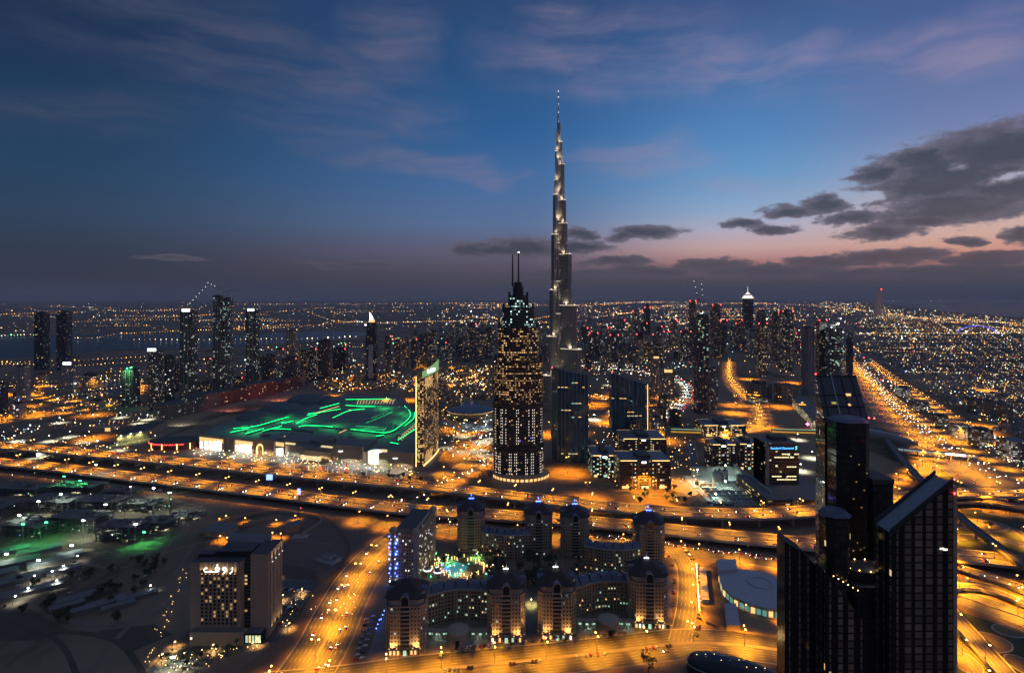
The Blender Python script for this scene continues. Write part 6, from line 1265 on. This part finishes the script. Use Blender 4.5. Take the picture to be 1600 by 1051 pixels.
# ---------------------------------------------------------------- hotel garden: pool, string lights, pavilions, lamps
GARD = make_lamp(5, M_garden, 9000, (1, .58, .18), name='post_lamp')
def garden():
    c = G(712, 890); b = MB(); P = [(x * (1 + .25 * math.sin(3 * i * .26)), y) for i, (x, y) in enumerate(ell_poly(11, 17, 24))]; b.face([(c.x + x, c.y + y, .25) for x, y in P]); o = b.build('pool_water', simple('lit_pool', (.1, .4, .42), .1, emit=(.1, .5, .5), strength=.35, nz=.2), kind='structure')
    for i in range(46):
        a = i / 46 * 2 * math.pi; x, y = 722 + (38 + random.uniform(-7, 9)) * math.cos(a), 888 + (14 + random.uniform(-4, 4)) * math.sin(a); p = G(x, y); tag(MB().tube([(0, 0, 0), (0, 0, 2.4)], .1, 4).octa((0, 0, 2.9), .42).build('garden_lamp', [M_garden]), 'small amber garden lamp in the ring around the pool', 'garden lamp', 'lamps around the pool').location = p
    for i in range(60):
        x, y = (random.uniform(672, 790), random.uniform(866, 904)) if random.random() < .7 else (random.uniform(830, 960), random.uniform(890, 925)); p = G(x, y); g_ = random.random(); o = tag(MB().octa((0, 0, random.uniform(1, 5)), random.uniform(.35, .75)).build('garden_lamp', M_green if g_ < .3 else M_winw if g_ < .5 else M_garden), ['green lamp lighting the hotel garden trees', 'white lamp in the hotel garden', 'amber lamp in the hotel garden'][0 if g_ < .3 else 1 if g_ < .5 else 2], 'garden lamp', ['green lamps in the hotel garden', 'white lamps in the hotel garden', 'amber lamps in the hotel garden'][0 if g_ < .3 else 1 if g_ < .5 else 2]); o.location = p
    for x, y, col, pw in ((700, 878, (.2, 1, .4), 26000), (745, 872, (.3, 1, .3), 24000), (720, 898, (1, .7, .3), 26000), (975, 935, (.5, 1, .5), 60000), (830, 945, (1, .9, .3), 9000), (690, 890, (.4, .3, 1), 14000), (770, 890, (1, .6, .25), 22000), (880, 910, (1, .65, .3), 14000)):
        t = thing('garden_floodlight', {700: 'green floodlight left of the pool', 745: 'green floodlight right of the pool', 720: 'amber floodlight by the pool', 975: 'strong green floodlight before the right rear wing', 830: 'yellow floodlight between the two middle front towers', 690: 'violet floodlight left of the pool', 770: 'amber floodlight by the garden pavilion', 880: 'amber floodlight in the right garden court'}[x], 'floodlight', G(x, y)); MB().tube([(0, 0, 0), (0, 0, 5)], .15, 5).build('mast', M_pole, t); MB().octa((0, 0, 5.6), .7).build('lamp_head', simple('flood_%d' % x, col, .4, emit=col, strength=10, nz=0), t); lamp_light(t, 5, pw, col, R(160))
    for x, y, lb in ((650, 895, 'left'), (668, 897, 'middle'), (684, 900, 'right'), (632, 940, 'lower left'), (640, 952, 'lower right')):
        t = thing('pavilion', 'small domed pavilion with a lit rim beside the blue-lit tower, %s one' % lb, 'pavilion', G(x, y), 0, 'lit pavilions'); MB().revolve([(3.4, 0), (3.4, 5), (4, 5), (4, 5.6), (2.5, 8), (0, 9)], 12).build('drum', M_arch, t); MB().revolve([(4.1, 4.9), (4.1, 5.7)], 12).build('rim_light', M_ledw, t)
    t = thing('garden_rotunda', 'round dark-roofed pavilion right of the pool', 'pavilion', G(776, 885)); MB().revolve([(9, 0), (9, 4), (10, 4), (5, 7), (0, 8)], 16).build('roofed_drum', M_dome, t)
    for i in range(26):
        a = i / 25; p = G(588 + 62 * a, 985 - 88 * a - 12 * math.sin(a * 3)); tag(MB().octa((0, 0, 2.2 + (i % 3)), .6).build('string_light', M_blue), 'blue string light along the avenue left of the domed hotel', 'string light', 'blue string lights along the avenue').location = p
    for i in range(95):
        a = random.random(); x, y = 240 + 240 * a + random.uniform(-18, 18), 1046 - 110 * a * a + random.uniform(-22, 12)
        if 296 < x < 425 and y < 1004: x += 135; y -= 40
        p = G(x, y); tag(MB().octa((0, 0, 1.4), random.uniform(.2, .42)).build('ground_lamp', M_garden), 'small amber lamp in the parking garden of the beige hotel', 'garden lamp', 'lamps around the beige hotel').location = p
    for i in range(30):
        p = G(232 + i * 2.1 + random.uniform(-9, 6), 1036 - i * 5 + random.uniform(-9, 9)); tag(MB().octa((0, 0, 1.4), random.uniform(.18, .32)).build('ground_lamp', M_garden), 'small amber lamp in the row left of the beige hotel', 'garden lamp', 'lamps left of the beige hotel').location = p
    for x, y in ((270, 1015), (330, 1020), (400, 1010), (450, 985), (440, 940), (470, 930), (430, 905), (250, 1035)):
        place(GARD, G(x, y), 0, 'amber post lamp in the parking garden of the beige hotel', 'post lamps around the beige hotel')
garden()

# ---------------------------------------------------------------- left foreground: unfinished blocks, sheds, compounds
M_raw = simple('raw_concrete', (.14, .133, .12), .9, scale=.15); M_shed = simple('pale_sheet_roof', (.16, .155, .148), .7, scale=.2)
def frame_block(label, px, py, w, d, fl, rot):
    t = thing('unfinished_block', label, 'building', G(px, py), rot)
    for f in range(fl): MB().box(0, d / 2, 3.4 * (f + 1), w, d, .45).build('floor_slab', M_raw, t)
    for i in range(int(w / 8) + 1):
        for j in (0, 1): MB().box(-w / 2 + .6 + i * (w - 1.2) / int(w / 8), .6 + j * (d - 1.2), 0, .7, .7, 3.4 * fl).build('column', M_raw, t)
    MB().box(w * .2, d * .5, 0, 7, 7, 3.4 * fl + 4).build('stair_core', M_raw, t)
    rr = random.Random(int(px * 7 + py))
    for i in range(9): MB().box(rr.uniform(-.46, .46) * w, rr.uniform(.05, .95) * d, 3.4 * fl + .45, rr.uniform(1, 7), rr.uniform(1, 3), rr.uniform(.5, 2.6), rr.random()).build('formwork', M_raw if i % 3 else M_shed, t)
    for i in range(6): MB().box(rr.uniform(-.45, .45) * w, rr.uniform(.0, .9) * d, 3.4 * fl, .5, .5, rr.uniform(1.5, 3.5)).build('column_stub', M_raw, t)
    for i in range(3):
        x, z = rr.uniform(-.4, .4) * w, 3.4 * rr.randint(1, max(1, fl - 1)) - .7; MB().octa((x, d * .3, z), .35).build('work_lamp', M_white, t); lamp_light(t, z - .2, 1800, (.85, 1, .85), R(170), x, y=d * .3)
    return t
FB = [(30, 840, 60, 30, 4), (110, 832, 64, 30, 5), (180, 846, 50, 26, 5), (235, 830, 40, 24, 3), (70, 800, 70, 34, 4), (150, 800, 60, 30, 4), (215, 800, 46, 26, 3), (20, 775, 70, 30, 3), (110, 772, 70, 30, 3), (180, 776, 50, 24, 2), (285, 812, 40, 22, 1), (-30, 810, 60, 30, 4)]
for i, (x, y, w, d, f) in enumerate(FB): frame_block('unfinished concrete block, %s' % (['front row far left', 'front row second, tallest stair core', 'front row right before the green lit ground', 'small one behind the white-lit masts', 'middle row left', 'middle row centre', 'middle row right', 'rear row left by the highway', 'rear row centre by the highway', 'rear row right by the highway', 'single low slab at the right end of the site', 'cut by the left edge'][i]), x, y, w, d, f, R(-10 + 3 * (i % 3)))
SL = [(36, 860, 30, 'g'), (60, 815, 26, 'w'), (130, 842, 22, 'w'), (205, 800, 34, 'w'), (212, 842, 18, 'w'), (265, 805, 30, 'w'), (185, 838, 15, 'w'), (225, 850, 14, 'g'), (100, 765, 20, 'g'), (125, 770, 18, 'g'), (150, 752, 26, 'w'), (240, 780, 16, 'w'), (10, 880, 10, 'w'), (60, 890, 10, 'w'), (112, 866, 10, 'w'), (72, 848, 24, 'g'), (270, 1045, 9, 'w'), (30, 830, 20, 'w'), (165, 815, 22, 'w'), (95, 800, 24, 'w')]
for i, (x, y, h, k) in enumerate(SL):
    t = thing('site_floodlight', '%s floodlight mast on the dark building site at left' % ('green-white' if k == 'g' else 'white'), 'floodlight', G(x, y), 0, 'site floodlights %s' % ('green' if k == 'g' else 'white')); MB().tube([(0, 0, 0), (0, 0, h)], .3, 4).build('mast', M_pole, t); MB().box(0, 0, h, 3.2, .8, .9).build('lamp_head', M_green if k == 'g' else M_white, t)
    lamp_light(t, h - .2, 60000 if k == 'w' else 60000, (.8, 1, .85) if k == 'w' else (.1, 1, .25), R(160))
crane('dark tower crane on the building site beside the highway, left', tuple(G(195, 812)), 44, 40, R(170), 0, 0); crane('dark tower crane on the building site beside the highway, right', tuple(G(266, 815)), 44, 42, R(20), 0, 0); crane('dark tower crane at the rear of the building site', tuple(G(58, 790)), 46, 44, R(60), 0, 0)
SH = [(15, 912, 40, 10), (36, 905, 44, 9), (60, 900, 36, 9), (80, 880, 40, 10), (30, 880, 34, 12), (8, 935, 40, 9), (52, 925, 46, 8), (100, 893, 30, 8), (62, 862, 40, 12), (20, 862, 30, 12), (105, 870, 26, 10), (-5, 900, 34, 10), (120, 938, 34, 8), (140, 932, 30, 7), (165, 945, 30, 7), (215, 935, 34, 5), (185, 950, 26, 5), (105, 950, 26, 6), (135, 955, 40, 6)]
for i, (x, y, w, d) in enumerate(SH):
    rt = R(38); t = thing('long_shed', 'pale low shed at lower left, %s shed of the rows' % ORD[i], 'shed', G(x, y), rt, 'low sheds at lower left'); MB().box(0, 0, 0, w, d, 3.6).build('wall', M_raw, t); MB().prism([(-w / 2 - .4, -d / 2 - .4), (w / 2 + .4, -d / 2 - .4), (w / 2 + .4, d / 2 + .4), (-w / 2 - .4, d / 2 + .4)], 3.61, [3.9, 3.9, 5, 5], 0, bottom=True).build('roof', M_shed, t)
WL = make_lamp(7, M_white, 3500, (.9, 1, .9), name='yard_lamp')
for i, (x, y) in enumerate(((40, 932), (78, 905), (85, 920), (96, 896), (118, 880), (20, 945), (50, 912), (232, 928))):
    place(WL, G(x, y), 0, 'white yard lamp between the low sheds at lower left', 'yard lamps at lower left')
# ---------------------------------------------------------------- compounds at left centre
def compound():
    sand = M_stone
    for label, q, h, rf in (('flat-roofed beige utility building with amber lamps, left', [(316, 838), (352, 842), (372, 828), (338, 824)], 7, M_roof), ('flat-roofed beige utility building with amber lamps, front', [(356, 852), (420, 856), (424, 843), (362, 840)], 6, M_roof), ('small beige utility building by the far wall', [(446, 834), (466, 830), (470, 822), (452, 825)], 8, M_roof)):
        P = [G(x, y) for x, y in q]; c = sum(P, Vector()) / 4; t = thing('utility_building', label, 'building', c); MB().prism([(p.x - c.x, p.y - c.y) for p in P], 0, h, 0, 1).build('wall', [sand, rf], t); MB().prism([((p.x - c.x) * 1.03, (p.y - c.y) * 1.03) for p in P], h, h + .6, 0, 1, bottom=True).build('parapet', [sand, rf], t)
    for pts, lb in (([(305, 842), (350, 815), (420, 802), (500, 812), (470, 838)], 'sandy boundary wall around the amber-lit utility yard'), ([(380, 822), (440, 808)], 'dividing wall inside the amber-lit utility yard')): curved_wall('boundary_wall', lb, pts, 4, sand)
    for i, (x, y) in enumerate(((330, 832), (345, 818), (357, 812), (385, 815), (430, 818), (405, 850), (378, 852), (440, 842), (465, 812), (358, 846), (425, 838), (340, 845))): place(FORE, G(x, y), i, 'low amber lamp in the walled utility yard', 'amber lamps of the utility yard')
    c = G(470, 838); t = thing('lattice_mast', 'red and white mast standing in the utility yard', 'mast', c); MB().tube([(0, 0, 0), (0, 0, 34)], .5, 4, r1=.3).build('mast', simple('red_white_mast', (.35, .14, .1), .6), t); MB().prism(rect(-9, 9, -6, 6), 0, .8, 0).build('plinth', M_conc, t); red_light(t, 0, 0, 34.6, .5)
    c = G(512, 876); t = thing('white_house', 'small white flat-roofed house alone on the sand by the avenue', 'house', c, R(-25)); MB().prism(rect(-12, 12, -6, 8), 0, 4, 0, 1).build('wall', [simple('white_render', (.55, .52, .48), .8), M_roof], t); MB().prism(rect(-5, 6, -2, 6), 4, 6.5, 0, 1).build('upper_floor', [MATS['white_render'], M_roof], t); MB().box(8, 3, 4, 3, 3, 1.5).build('water_tank', M_shed, t)
    for x, yt, yb, lb, w in ((421, 742, 762, 'blue lit billboard on a pole beside the front elevated highway', 9), (467, 764, 780, 'small blue lit sign beside the front elevated highway', 4)):
        p = G(x, yb, 8); t = thing('billboard', lb, 'billboard', (p.x, p.y, 0)); h = ht(yt, p.y); MB().tube([(0, 0, 0), (0, 0, h - 6)], .6, 6).build('pole', M_pole, t); MB().box(0, 0, h - 7, w, 1, 8).build('panel', simple('blue_billboard', (.3, .4, .9), .4, emit=(.25, .4, 1), strength=2.2, nz=.6, scale=.4), t)
    p = G(296, 726); t = thing('lit_canopy', 'white lit station canopy between the highway and the mall', 'canopy', p); MB().box(0, 0, 4.5, 22, 10, 1).build('canopy', M_ledw, t); 
    for x in (-9, 9): MB().tube([(x, 0, 0), (x, 0, 4.5)], .4, 5).build('post', M_pole, t)
    for i in range(17):
        p = G(452 + i * 7.5, 733 + (i % 4) * 3.2 + i * .5); rd = i in (3, 7, 12); t = thing('banner_post', '%s banner post on the mall forecourt' % ('tall red' if rd else 'white'), 'banner', p, 0, '%s banner posts on the mall forecourt' % ('red' if rd else 'white')); MB().box(0, 0, 0, 1.6, 1.6, 17 if rd else 10).build('panel', simple('red_banner', (.6, .05, .06), .6, emit=(1, .05, .06), strength=.5, nz=0) if rd else simple('white_banner', (.7, .68, .62), .6, emit=(1, .9, .75), strength=.35, nz=0), t); MB().box(0, 0, 17 if rd else 10, 2.6 if not rd else 1.8, 2.6 if not rd else 1.8, .5).build('cap', M_roof, t)
    P = [G(x, y) for x, y in ((182, 694), (232, 684), (262, 668), (214, 674))]; c = sum(P, Vector()) / 4; t = thing('lit_warehouse', 'low warehouse with yellow-green lit wall left of the mall', 'warehouse', c); MB().prism([(p.x - c.x, p.y - c.y) for p in P], 0, 16, 0, 1).build('wall', [M_stone, M_roofd], t)
    for i in range(3): q = P[0].lerp(P[1], .2 + .3 * i) - c; MB().box(q.x, q.y - 6, 15.5, 3, 1.6, 1.2).build('wall_lamp', M_ledw, t); lamp_light(t, 15, 14000, (.8, 1, .4), R(150), q.x, y=q.y - 7)
    p = G(160, 672); t = thing('flat_store', 'low beige store with one amber lit end left of the warehouse', 'store', p); MB().box(0, 0, 0, 52, 24, 9).build('wall', M_stone, t); MB().box(20, -12.3, 1, 11, .6, 7).build('lit_bay', M_warmwall, t)
    p = G(152, 704); t = thing('light_mast', 'tall white floodlight mast in the car park at left', 'mast', p); MB().tube([(0, 0, 0), (0, 0, 18)], .4, 5).build('mast', M_pole, t); MB().octa((0, 0, 19), 1.4).build('floodlight', M_white, t); lamp_light(t, 18, 40000, (1, 1, .8), R(165))
    for i, (x, y) in enumerate(((75, 690), (110, 683), (40, 700), (95, 660), (230, 655), (245, 648), (215, 662), (60, 715), (135, 690), (190, 652), (255, 640), (20, 690), (180, 705), (280, 700))): place(LAMPW, G(x, y), i, 'white lamp in the car parks left of the mall', 'car park lamps left of the mall')
compound()
for i in range(14): place(LAMPW, G(random.uniform(692, 768), random.uniform(652, 712)), i, 'white lamp in the plaza around the domed hall', 'plaza lamps around the domed hall')
for i in range(8): place(LAMPW, G(random.uniform(905, 1000), random.uniform(596, 668)), i, 'white lamp between the two blue glass towers', 'white lamps between the blue glass towers')
for i in range(7): place(LAMPW, G(random.uniform(1190, 1270), random.uniform(680, 745)), i, 'white lamp in the car park right of the brown office', 'car park lamps right of the brown office')
# low buildings right of the motorway and around the boulevard
RB = [(1484, 1518, 664, 688, 'shop block with bright white top floor right of the motorway', .6), (1512, 1552, 672, 700, 'long low office with lit awnings right of the motorway', .25), (1556, 1612, 690, 724, 'curved low shop block with pink lit base at the right edge', .5), (1455, 1482, 650, 668, 'low shop block behind the footbridge end', .3), (1425, 1452, 628, 642, 'small pavilion shops on the frontage road', .5), (1398, 1424, 606, 620, 'white-lit showroom on the frontage road', .7),
      (1512, 1534, 622, 646, 'left of the pale apartment blocks beyond the far avenue', .04), (1536, 1556, 626, 652, 'middle of the pale apartment blocks beyond the far avenue', .04), (1558, 1582, 632, 660, 'right of the pale apartment blocks beyond the far avenue', .04),
      (1166, 1206, 600, 622, 'grey flat block beside the winding boulevard', .01), (1210, 1246, 602, 630, 'grey stepped block beside the winding boulevard', .02), (1166, 1200, 622, 630, 'low amber-lit hall on the winding boulevard', .5)]
for i, (a, b, c, d, lb, fr) in enumerate(RB):
    tower(lb, a, b, c, d, facade('low_block_%d' % int(fr * 100), (.24, .2, .16), (.04, .04, .045), 4, 3.8, fr, COOL if fr > .2 else WARM, .5, mu=.1, mv=.25), 'plant' if i % 2 else 'none', dep=1.1, cat='building', name='low_building')
def lit_terrace():
    a, b = G(1238, 634), G(1270, 672); t = thing('lit_terrace', 'long terrace of lit windows left of the dark glass towers', 'building', a); d = b - a; t.rotation_euler = (0, 0, math.atan2(d.y, d.x)); L = d.length; MB().prism(rect(0, L, 0, 40), 0, 22, 0, 1).build('block', [facade('terrace_grid', (.28, .24, .18), (.04, .04, .04), 4, 4.2, .7, ((1, .8, .35), (1, .9, .6)), 1.0), M_roof], t); p = (L * .95, -8, 10)
    MB().octa(p, 4).build('pink_sign', simple('pink_sign', (.9, .2, .5), .4, emit=(1, .12, .4), strength=7, nz=0), t)
lit_terrace()

# ---------------------------------------------------------------- houses, far blocks and far lights
M_h = [facade('sand_house_wall', (.30, .22, .14), (.05, .04, .03), 3.5, 3.4, .10, GOLD, 1.1, mu=.26, mv=.28), facade('pale_house_wall', (.36, .34, .31), (.05, .05, .05), 3.5, 3.4, .05, COOL, .7, mu=.26, mv=.28)]
HP = []
def house_proto(i, w, d, h, m):
    t = thing('house', 'house', 'house'); MB().prism(rect(-w / 2, w / 2, -d / 2, d / 2), 0, h, 0, 1).prism(rect(-w * .2, w * .45, -d * .3, d * .4), h, h + 3, 0, 1).build('wall', [m, M_roof if m is M_h[1] else M_stone], t); return t
HO = [house_proto(i, 14 + 3 * i, 12 + 2 * i, 8 + 4 * i, M_h[0]) for i in range(3)]; HV = [house_proto(i, 15 + 3 * i, 12 + 2 * i, 6 + 2 * i, M_h[1]) for i in range(3)]
def inside(x, y, poly):
    c = False
    for i in range(len(poly)):
        (x0, y0), (x1, y1) = poly[i], poly[i - 1]
        if (y0 > y) != (y1 > y) and x < (x1 - x0) * (y - y0) / (y1 - y0) + x0: c = not c
    return c
def pick(poly):
    xs, ys = [p[0] for p in poly], [p[1] for p in poly]
    while True:
        x, y = random.uniform(min(xs), max(xs)), random.uniform(min(ys), max(ys))
        if inside(x, y, poly): return x, y
OLD = [(600, 608), (690, 576), (770, 574), (770, 622), (720, 628), (690, 650), (640, 612)]; OLD2 = [(480, 604), (560, 588), (640, 590), (640, 610), (560, 612), (520, 616)]
VIL = [(1345, 540), (1600, 540), (1620, 690), (1570, 680), (1500, 640), (1440, 605)]
for i in range(110): x, y = pick(OLD); place(HO[i % 3], G(x, y), random.choice([0, .5, 1.0, -.4]), 'sand-coloured low house in the amber-lit old town', 'houses of the amber-lit old town')
for i in range(45): x, y = pick(OLD2); place(HO[i % 3], G(x, y), random.random(), 'sand-coloured low house behind the mall', 'houses behind the mall')
for i in range(130): x, y = pick([(1400, 575), (1600, 575), (1620, 690), (1570, 680), (1500, 640), (1440, 605)]); place(HV[i % 3], G(x, y), R(25) + (i % 2) * R(90), 'pale flat-roofed house in the villa quarter beyond the far avenue', 'houses of the villa quarter')
def blocks(name, poly, n, m, hmin, hmax, s=1.0):
    b = MB()
    for i in range(n): x, y = pick(poly); p = G(x, y); b.box(p.x, p.y, 0, random.uniform(12, 26) * s, random.uniform(12, 24) * s, random.uniform(hmin, hmax), random.choice([.4, .4 + 1.57]), 0, 1, False)
    b.build(name, [m, M_roofd], kind='stuff')
blocks('villa_quarter', [(1340, 500), (1600, 500), (1600, 580), (1400, 580), (1345, 545)], 900, M_h[1], 6, 12); blocks('far_city_quarter', [(700, 478), (1340, 474), (1340, 530), (900, 555), (700, 540)], 800, MATS['mixed_lit_facade'], 8, 34, 1.4); blocks('far_city_quarter', [(640, 500), (1000, 500), (1060, 560), (640, 570)], 260, MATS['dark_residential_facade'], 10, 45, 1.3)
LM = [simple('far_amber_lamp', (.8, .5, .2), .5, emit=(1, .42, .07), strength=7, nz=0), simple('far_warm_lamp', (.8, .7, .5), .5, emit=(1, .72, .36), strength=7, nz=0), simple('far_white_lamp', (.8, .8, .8), .5, emit=(.85, 1, .92), strength=8, nz=0), simple('far_green_lamp', (.3, .8, .4), .5, emit=(.25, 1, .4), strength=6, nz=0), simple('far_red_lamp', (.8, .1, .1), .5, emit=(1, .06, .06), strength=7, nz=0), simple('far_blue_lamp', (.2, .3, .9), .5, emit=(.15, .3, 1), strength=7, nz=0)]
def lights(name, items, wts, k=.42, zr=(4, 12)):
    b = MB()
    for x, y, s in items:
        if y < HOR + 5.2: continue
        p = G(x, y); r = min(p.y / F * k * s * .72 * math.exp(random.gauss(0, .42)), 22); b.octa((p.x, p.y, random.uniform(*zr) + r), r, random.choices(range(6), wts)[0])
    b.build(name, LM, kind='stuff')
def area(name, poly, n, wts, k=.42, cluster=0):
    it = []
    cs = [pick(poly) for _ in range(cluster)] if cluster else None
    while len(it) < n:
        if cs and random.random() < .65:
            c = random.choice(cs); x, y = random.gauss(c[0], 14), random.gauss(c[1], 2.6)
            if not inside(x, y, poly): continue
        else: x, y = pick(poly)
        it.append((x, y, 1))
    lights(name, it, wts, k)
def line(name, pts, step, wts, k=.45, jit=.35, wid=0, zr=(8, 12)):
    it = []
    for (x0, y0), (x1, y1) in zip(pts, pts[1:]):
        n = max(1, int(math.hypot(x1 - x0, y1 - y0) / step))
        for i in range(n): s = (i + .5) / n; it.append((x0 + (x1 - x0) * s + random.uniform(-jit, jit), y0 + (y1 - y0) * s + random.uniform(-jit, jit) * .3 + random.uniform(-wid, wid), 1))
    lights(name, it, wts, k, zr)
A, Wm, Wh, MX = (10, 3, 0, 0, 0, 0), (3, 8, 3, 0, 0, 0), (1, 3, 8, 1, 0, 0), (6, 5, 5, .7, .4, .15)
area('far_desert_lights', [(-20, 474), (700, 471), (700, 516), (300, 518), (-20, 520)], 420, (7, 5, 2, .3, .1, .1), .36, 40); area('far_city_lights', [(690, 474), (1345, 471), (1345, 520), (1000, 530), (690, 530)], 1500, (9, 6, 4, .4, .35, .1), .40, 90)
area('business_district_lights', [(780, 530), (1130, 520), (1130, 575), (900, 590), (780, 570)], 380, (4, 4, 7, 1, .5, .3), .45, 30); area('old_town_lights', OLD, 420, (12, 6, 1, .1, 0, .1), .62, 30); area('old_town_lights', OLD2, 150, (10, 6, 2, .1, .3, .3), .6, 12)
area('far_city_lights', [(1130, 520), (1345, 505), (1345, 560), (1250, 590), (1130, 560)], 260, (6, 5, 4, .3, 1.2, .3), .5, 20); area('villa_quarter_lights', [(1340, 488), (1420, 486), (1600, 500), (1620, 690), (1560, 672), (1440, 600), (1345, 540)], 1300, (7, 5, 4, .5, .12, .05), .42, 60); area('far_coast_lights', [(1290, 471), (1400, 477), (1500, 491), (1600, 499), (1600, 512), (1290, 490)], 420, (7, 6, 4, .2, .2, .3), .4, 30)
area('left_quarter_lights', [(-20, 585), (250, 570), (640, 560), (640, 600), (420, 615), (250, 645), (-20, 690)], 300, (8, 5, 4, .5, .6, .4), .6, 30); area('creek_side_lights', [(380, 548), (600, 528), (700, 520), (700, 560), (560, 585), (380, 600)], 260, (7, 6, 4, 1, .5, .3), .5, 25); area('car_park_lights', [(0, 670), (180, 660), (260, 690), (130, 715), (0, 705)], 60, Wh, .7); area('forecourt_lights', [(300, 704), (470, 720), (640, 738), (660, 746), (540, 742), (300, 716)], 200, (4, 5, 7, 2, 2.2, .8), .62)
area('motorway_side_lights', [(1345, 575), (1430, 640), (1600, 745), (1600, 700), (1470, 660), (1350, 560)], 240, (6, 6, 8, .4, 2.0, .4), .6); area('office_cluster_lights', [(900, 690), (960, 770), (1090, 770), (1090, 690)], 130, (8, 6, 2, .3, .1, .3), .6); area('boulevard_side_lights', [(930, 585), (1060, 570), (1100, 640), (1060, 690), (880, 690)], 160, (7, 5, 4, .5, .3, .2), .55); area('drive_traffic_lights', [(900, 566), (985, 572), (1040, 584), (1080, 600), (1086, 622), (1056, 652), (1010, 672), (1040, 646), (1066, 622), (1060, 604), (980, 586), (900, 580)], 260, (0, 8, 6, 0, 1.2, 0), .42)
area('plaza_lights', [(690, 640), (770, 650), (770, 735), (690, 720)], 110, (5, 5, 5, .6, .6, .8), .6); area('construction_quarter_lights', [(0, 750), (250, 745), (290, 820), (200, 860), (0, 860)], 60, (0, 1, 8, 3, 0, .3), .5)
for n_, pts, st, w_, k in (('desert_road_lights', [(0, 492), (70, 490), (130, 489)], 4, A, .4), ('desert_road_lights', [(90, 506), (200, 500), (300, 494), (400, 489), (470, 486)], 5, A, .4), ('desert_road_lights', [(-10, 527), (60, 525)], 5, (0, 6, 3, 3, 0, 0), .8), ('desert_road_lights', [(115, 531), (150, 530), (180, 524), (260, 520), (360, 516), (460, 508)], 4, A, .45), ('creek_bridge_lights', [(205, 533), (340, 533), (500, 531), (560, 528)], 8, (2, 8, 0, 0, 0, 0), .6), ('desert_road_lights', [(480, 488), (520, 503), (600, 506), (700, 503), (770, 503)], 3.5, (4, 7, 2, 0, 0, 0), .5), ('desert_road_lights', [(380, 517), (470, 511), (560, 503)], 4, A, .4), ('far_horizon_lights', [(370, 476), (620, 475), (780, 474)], 5, A, .4),
    ('coast_road_lights', [(1335, 484), (1400, 493), (1470, 503), (1540, 511), (1620, 520)], 2.6, (10, 4, 0, 0, 0, 0), .5), ('villa_road_lights', [(1330, 524), (1400, 522), (1500, 523), (1620, 521)], 3, (4, 8, 1, 0, 0, 0), .55), ('villa_road_lights', [(1350, 550), (1440, 553), (1520, 555)], 5, (10, 2, 0, 0, .5, 0), .45), ('city_road_lights', [(900, 480), (980, 474), (1060, 471)], 3, A, .45), ('city_road_lights', [(920, 498), (990, 489), (1060, 476)], 3, A, .5), ('city_road_lights', [(1040, 512), (1072, 506), (1110, 497)], 2, (8, 5, 1, 0, 0, 0), .6), ('city_road_lights', [(1130, 482), (1145, 500)], 2, A, .5), ('city_road_lights', [(1180, 474), (1260, 477), (1340, 484)], 3, A, .45), ('city_road_lights', [(1240, 512), (1250, 540), (1258, 570)], 3, (2, 5, 5, 0, 5, 0), .6), ('city_road_lights', [(960, 562), (1010, 556), (1060, 545)], 4, A, .6), ('city_road_lights', [(830, 500), (880, 492)], 3, A, .5), ('motorway_far_lights', [(1334, 545), (1345, 556)], 2, A, .5), ('sea_side_lights', [(1370, 470.5), (1430, 471), (1480, 470), (1600, 470.5)], 7, Wh, .35), ('creek_road_lights', [(0, 570), (120, 567), (230, 560), (330, 566)], 7, A, .55), ('creek_road_lights', [(0, 572), (130, 575), (230, 567), (330, 573), (430, 581), (500, 585), (570, 573)], 6, A, .6), ('mall_edge_lights', [(560, 612), (640, 600), (690, 590)], 4, (3, 6, 5, 0, 2, .5), .6)):
    line(n_, pts, st, w_, k)

for i in range(16):   # streets of the villa quarter and of the far city, as rows of lamps
    y = 496 + i * i * .62; x0 = 1340 + max(0, (y - 545) * 1.25) + random.uniform(5, 40); line('villa_street_lights', [(x0, y), (x0 + random.uniform(110, 260), y + random.uniform(-2, 6)), (1620, y + random.uniform(4, 16))], 3.2 + i * .22, (9, 4, 2, .1, .1, 0), .34)
for i in range(9): x = 1380 + i * 27; line('villa_street_lights', [(x, 500 + i * 1.2), (x + 60 + 6 * i, 545 + 3 * i), (x + 160 + 9 * i, 600 + 5 * i)], 4.2, (8, 4, 3, .1, .1, 0), .36)
for i in range(20): x, y = random.uniform(700, 1200), 472 + i * i * .12 + random.uniform(0, 2); line('city_street_lights', [(x, y), (x + random.uniform(60, 150), y - random.uniform(-2, 5) * (i > 3))], 2.6, (10, 4, 1, 0, .2, 0), .36)
for i in range(14): x, y = random.uniform(-20, 520), 478 + random.uniform(0, 34); line('desert_street_lights', [(x, y), (x + random.uniform(60, 160), y - random.uniform(-3, 4))], 4.5, (9, 4, 1, 0, .1, 0), .34)
for i in range(12): x, y = random.uniform(0, 180), 585 + i * 8; line('left_quarter_street_lights', [(x, y), (x + random.uniform(50, 120), y - random.uniform(0, 8))], 7, (9, 3, 2, 0, .4, 0), .5)
# ---------------------------------------------------------------- haze
def haze():
    b = MB(); s = 66000; b.box(0, 0, -1.5, 2 * s, 2 * s, 951.5)
    m = bpy.data.materials.new('haze'); m.use_nodes = True; t = m.node_tree; t.nodes.clear()
    o = t.nodes.new('ShaderNodeOutputMaterial'); v = t.nodes.new('ShaderNodeVolumePrincipled')
    v.inputs['Color'].default_value = (.88, .88, .92, 1); v.inputs['Density'].default_value = 3.0e-5
    t.links.new(v.outputs[0], o.inputs['Volume'])
    b.build('haze', m, kind='stuff')
haze()
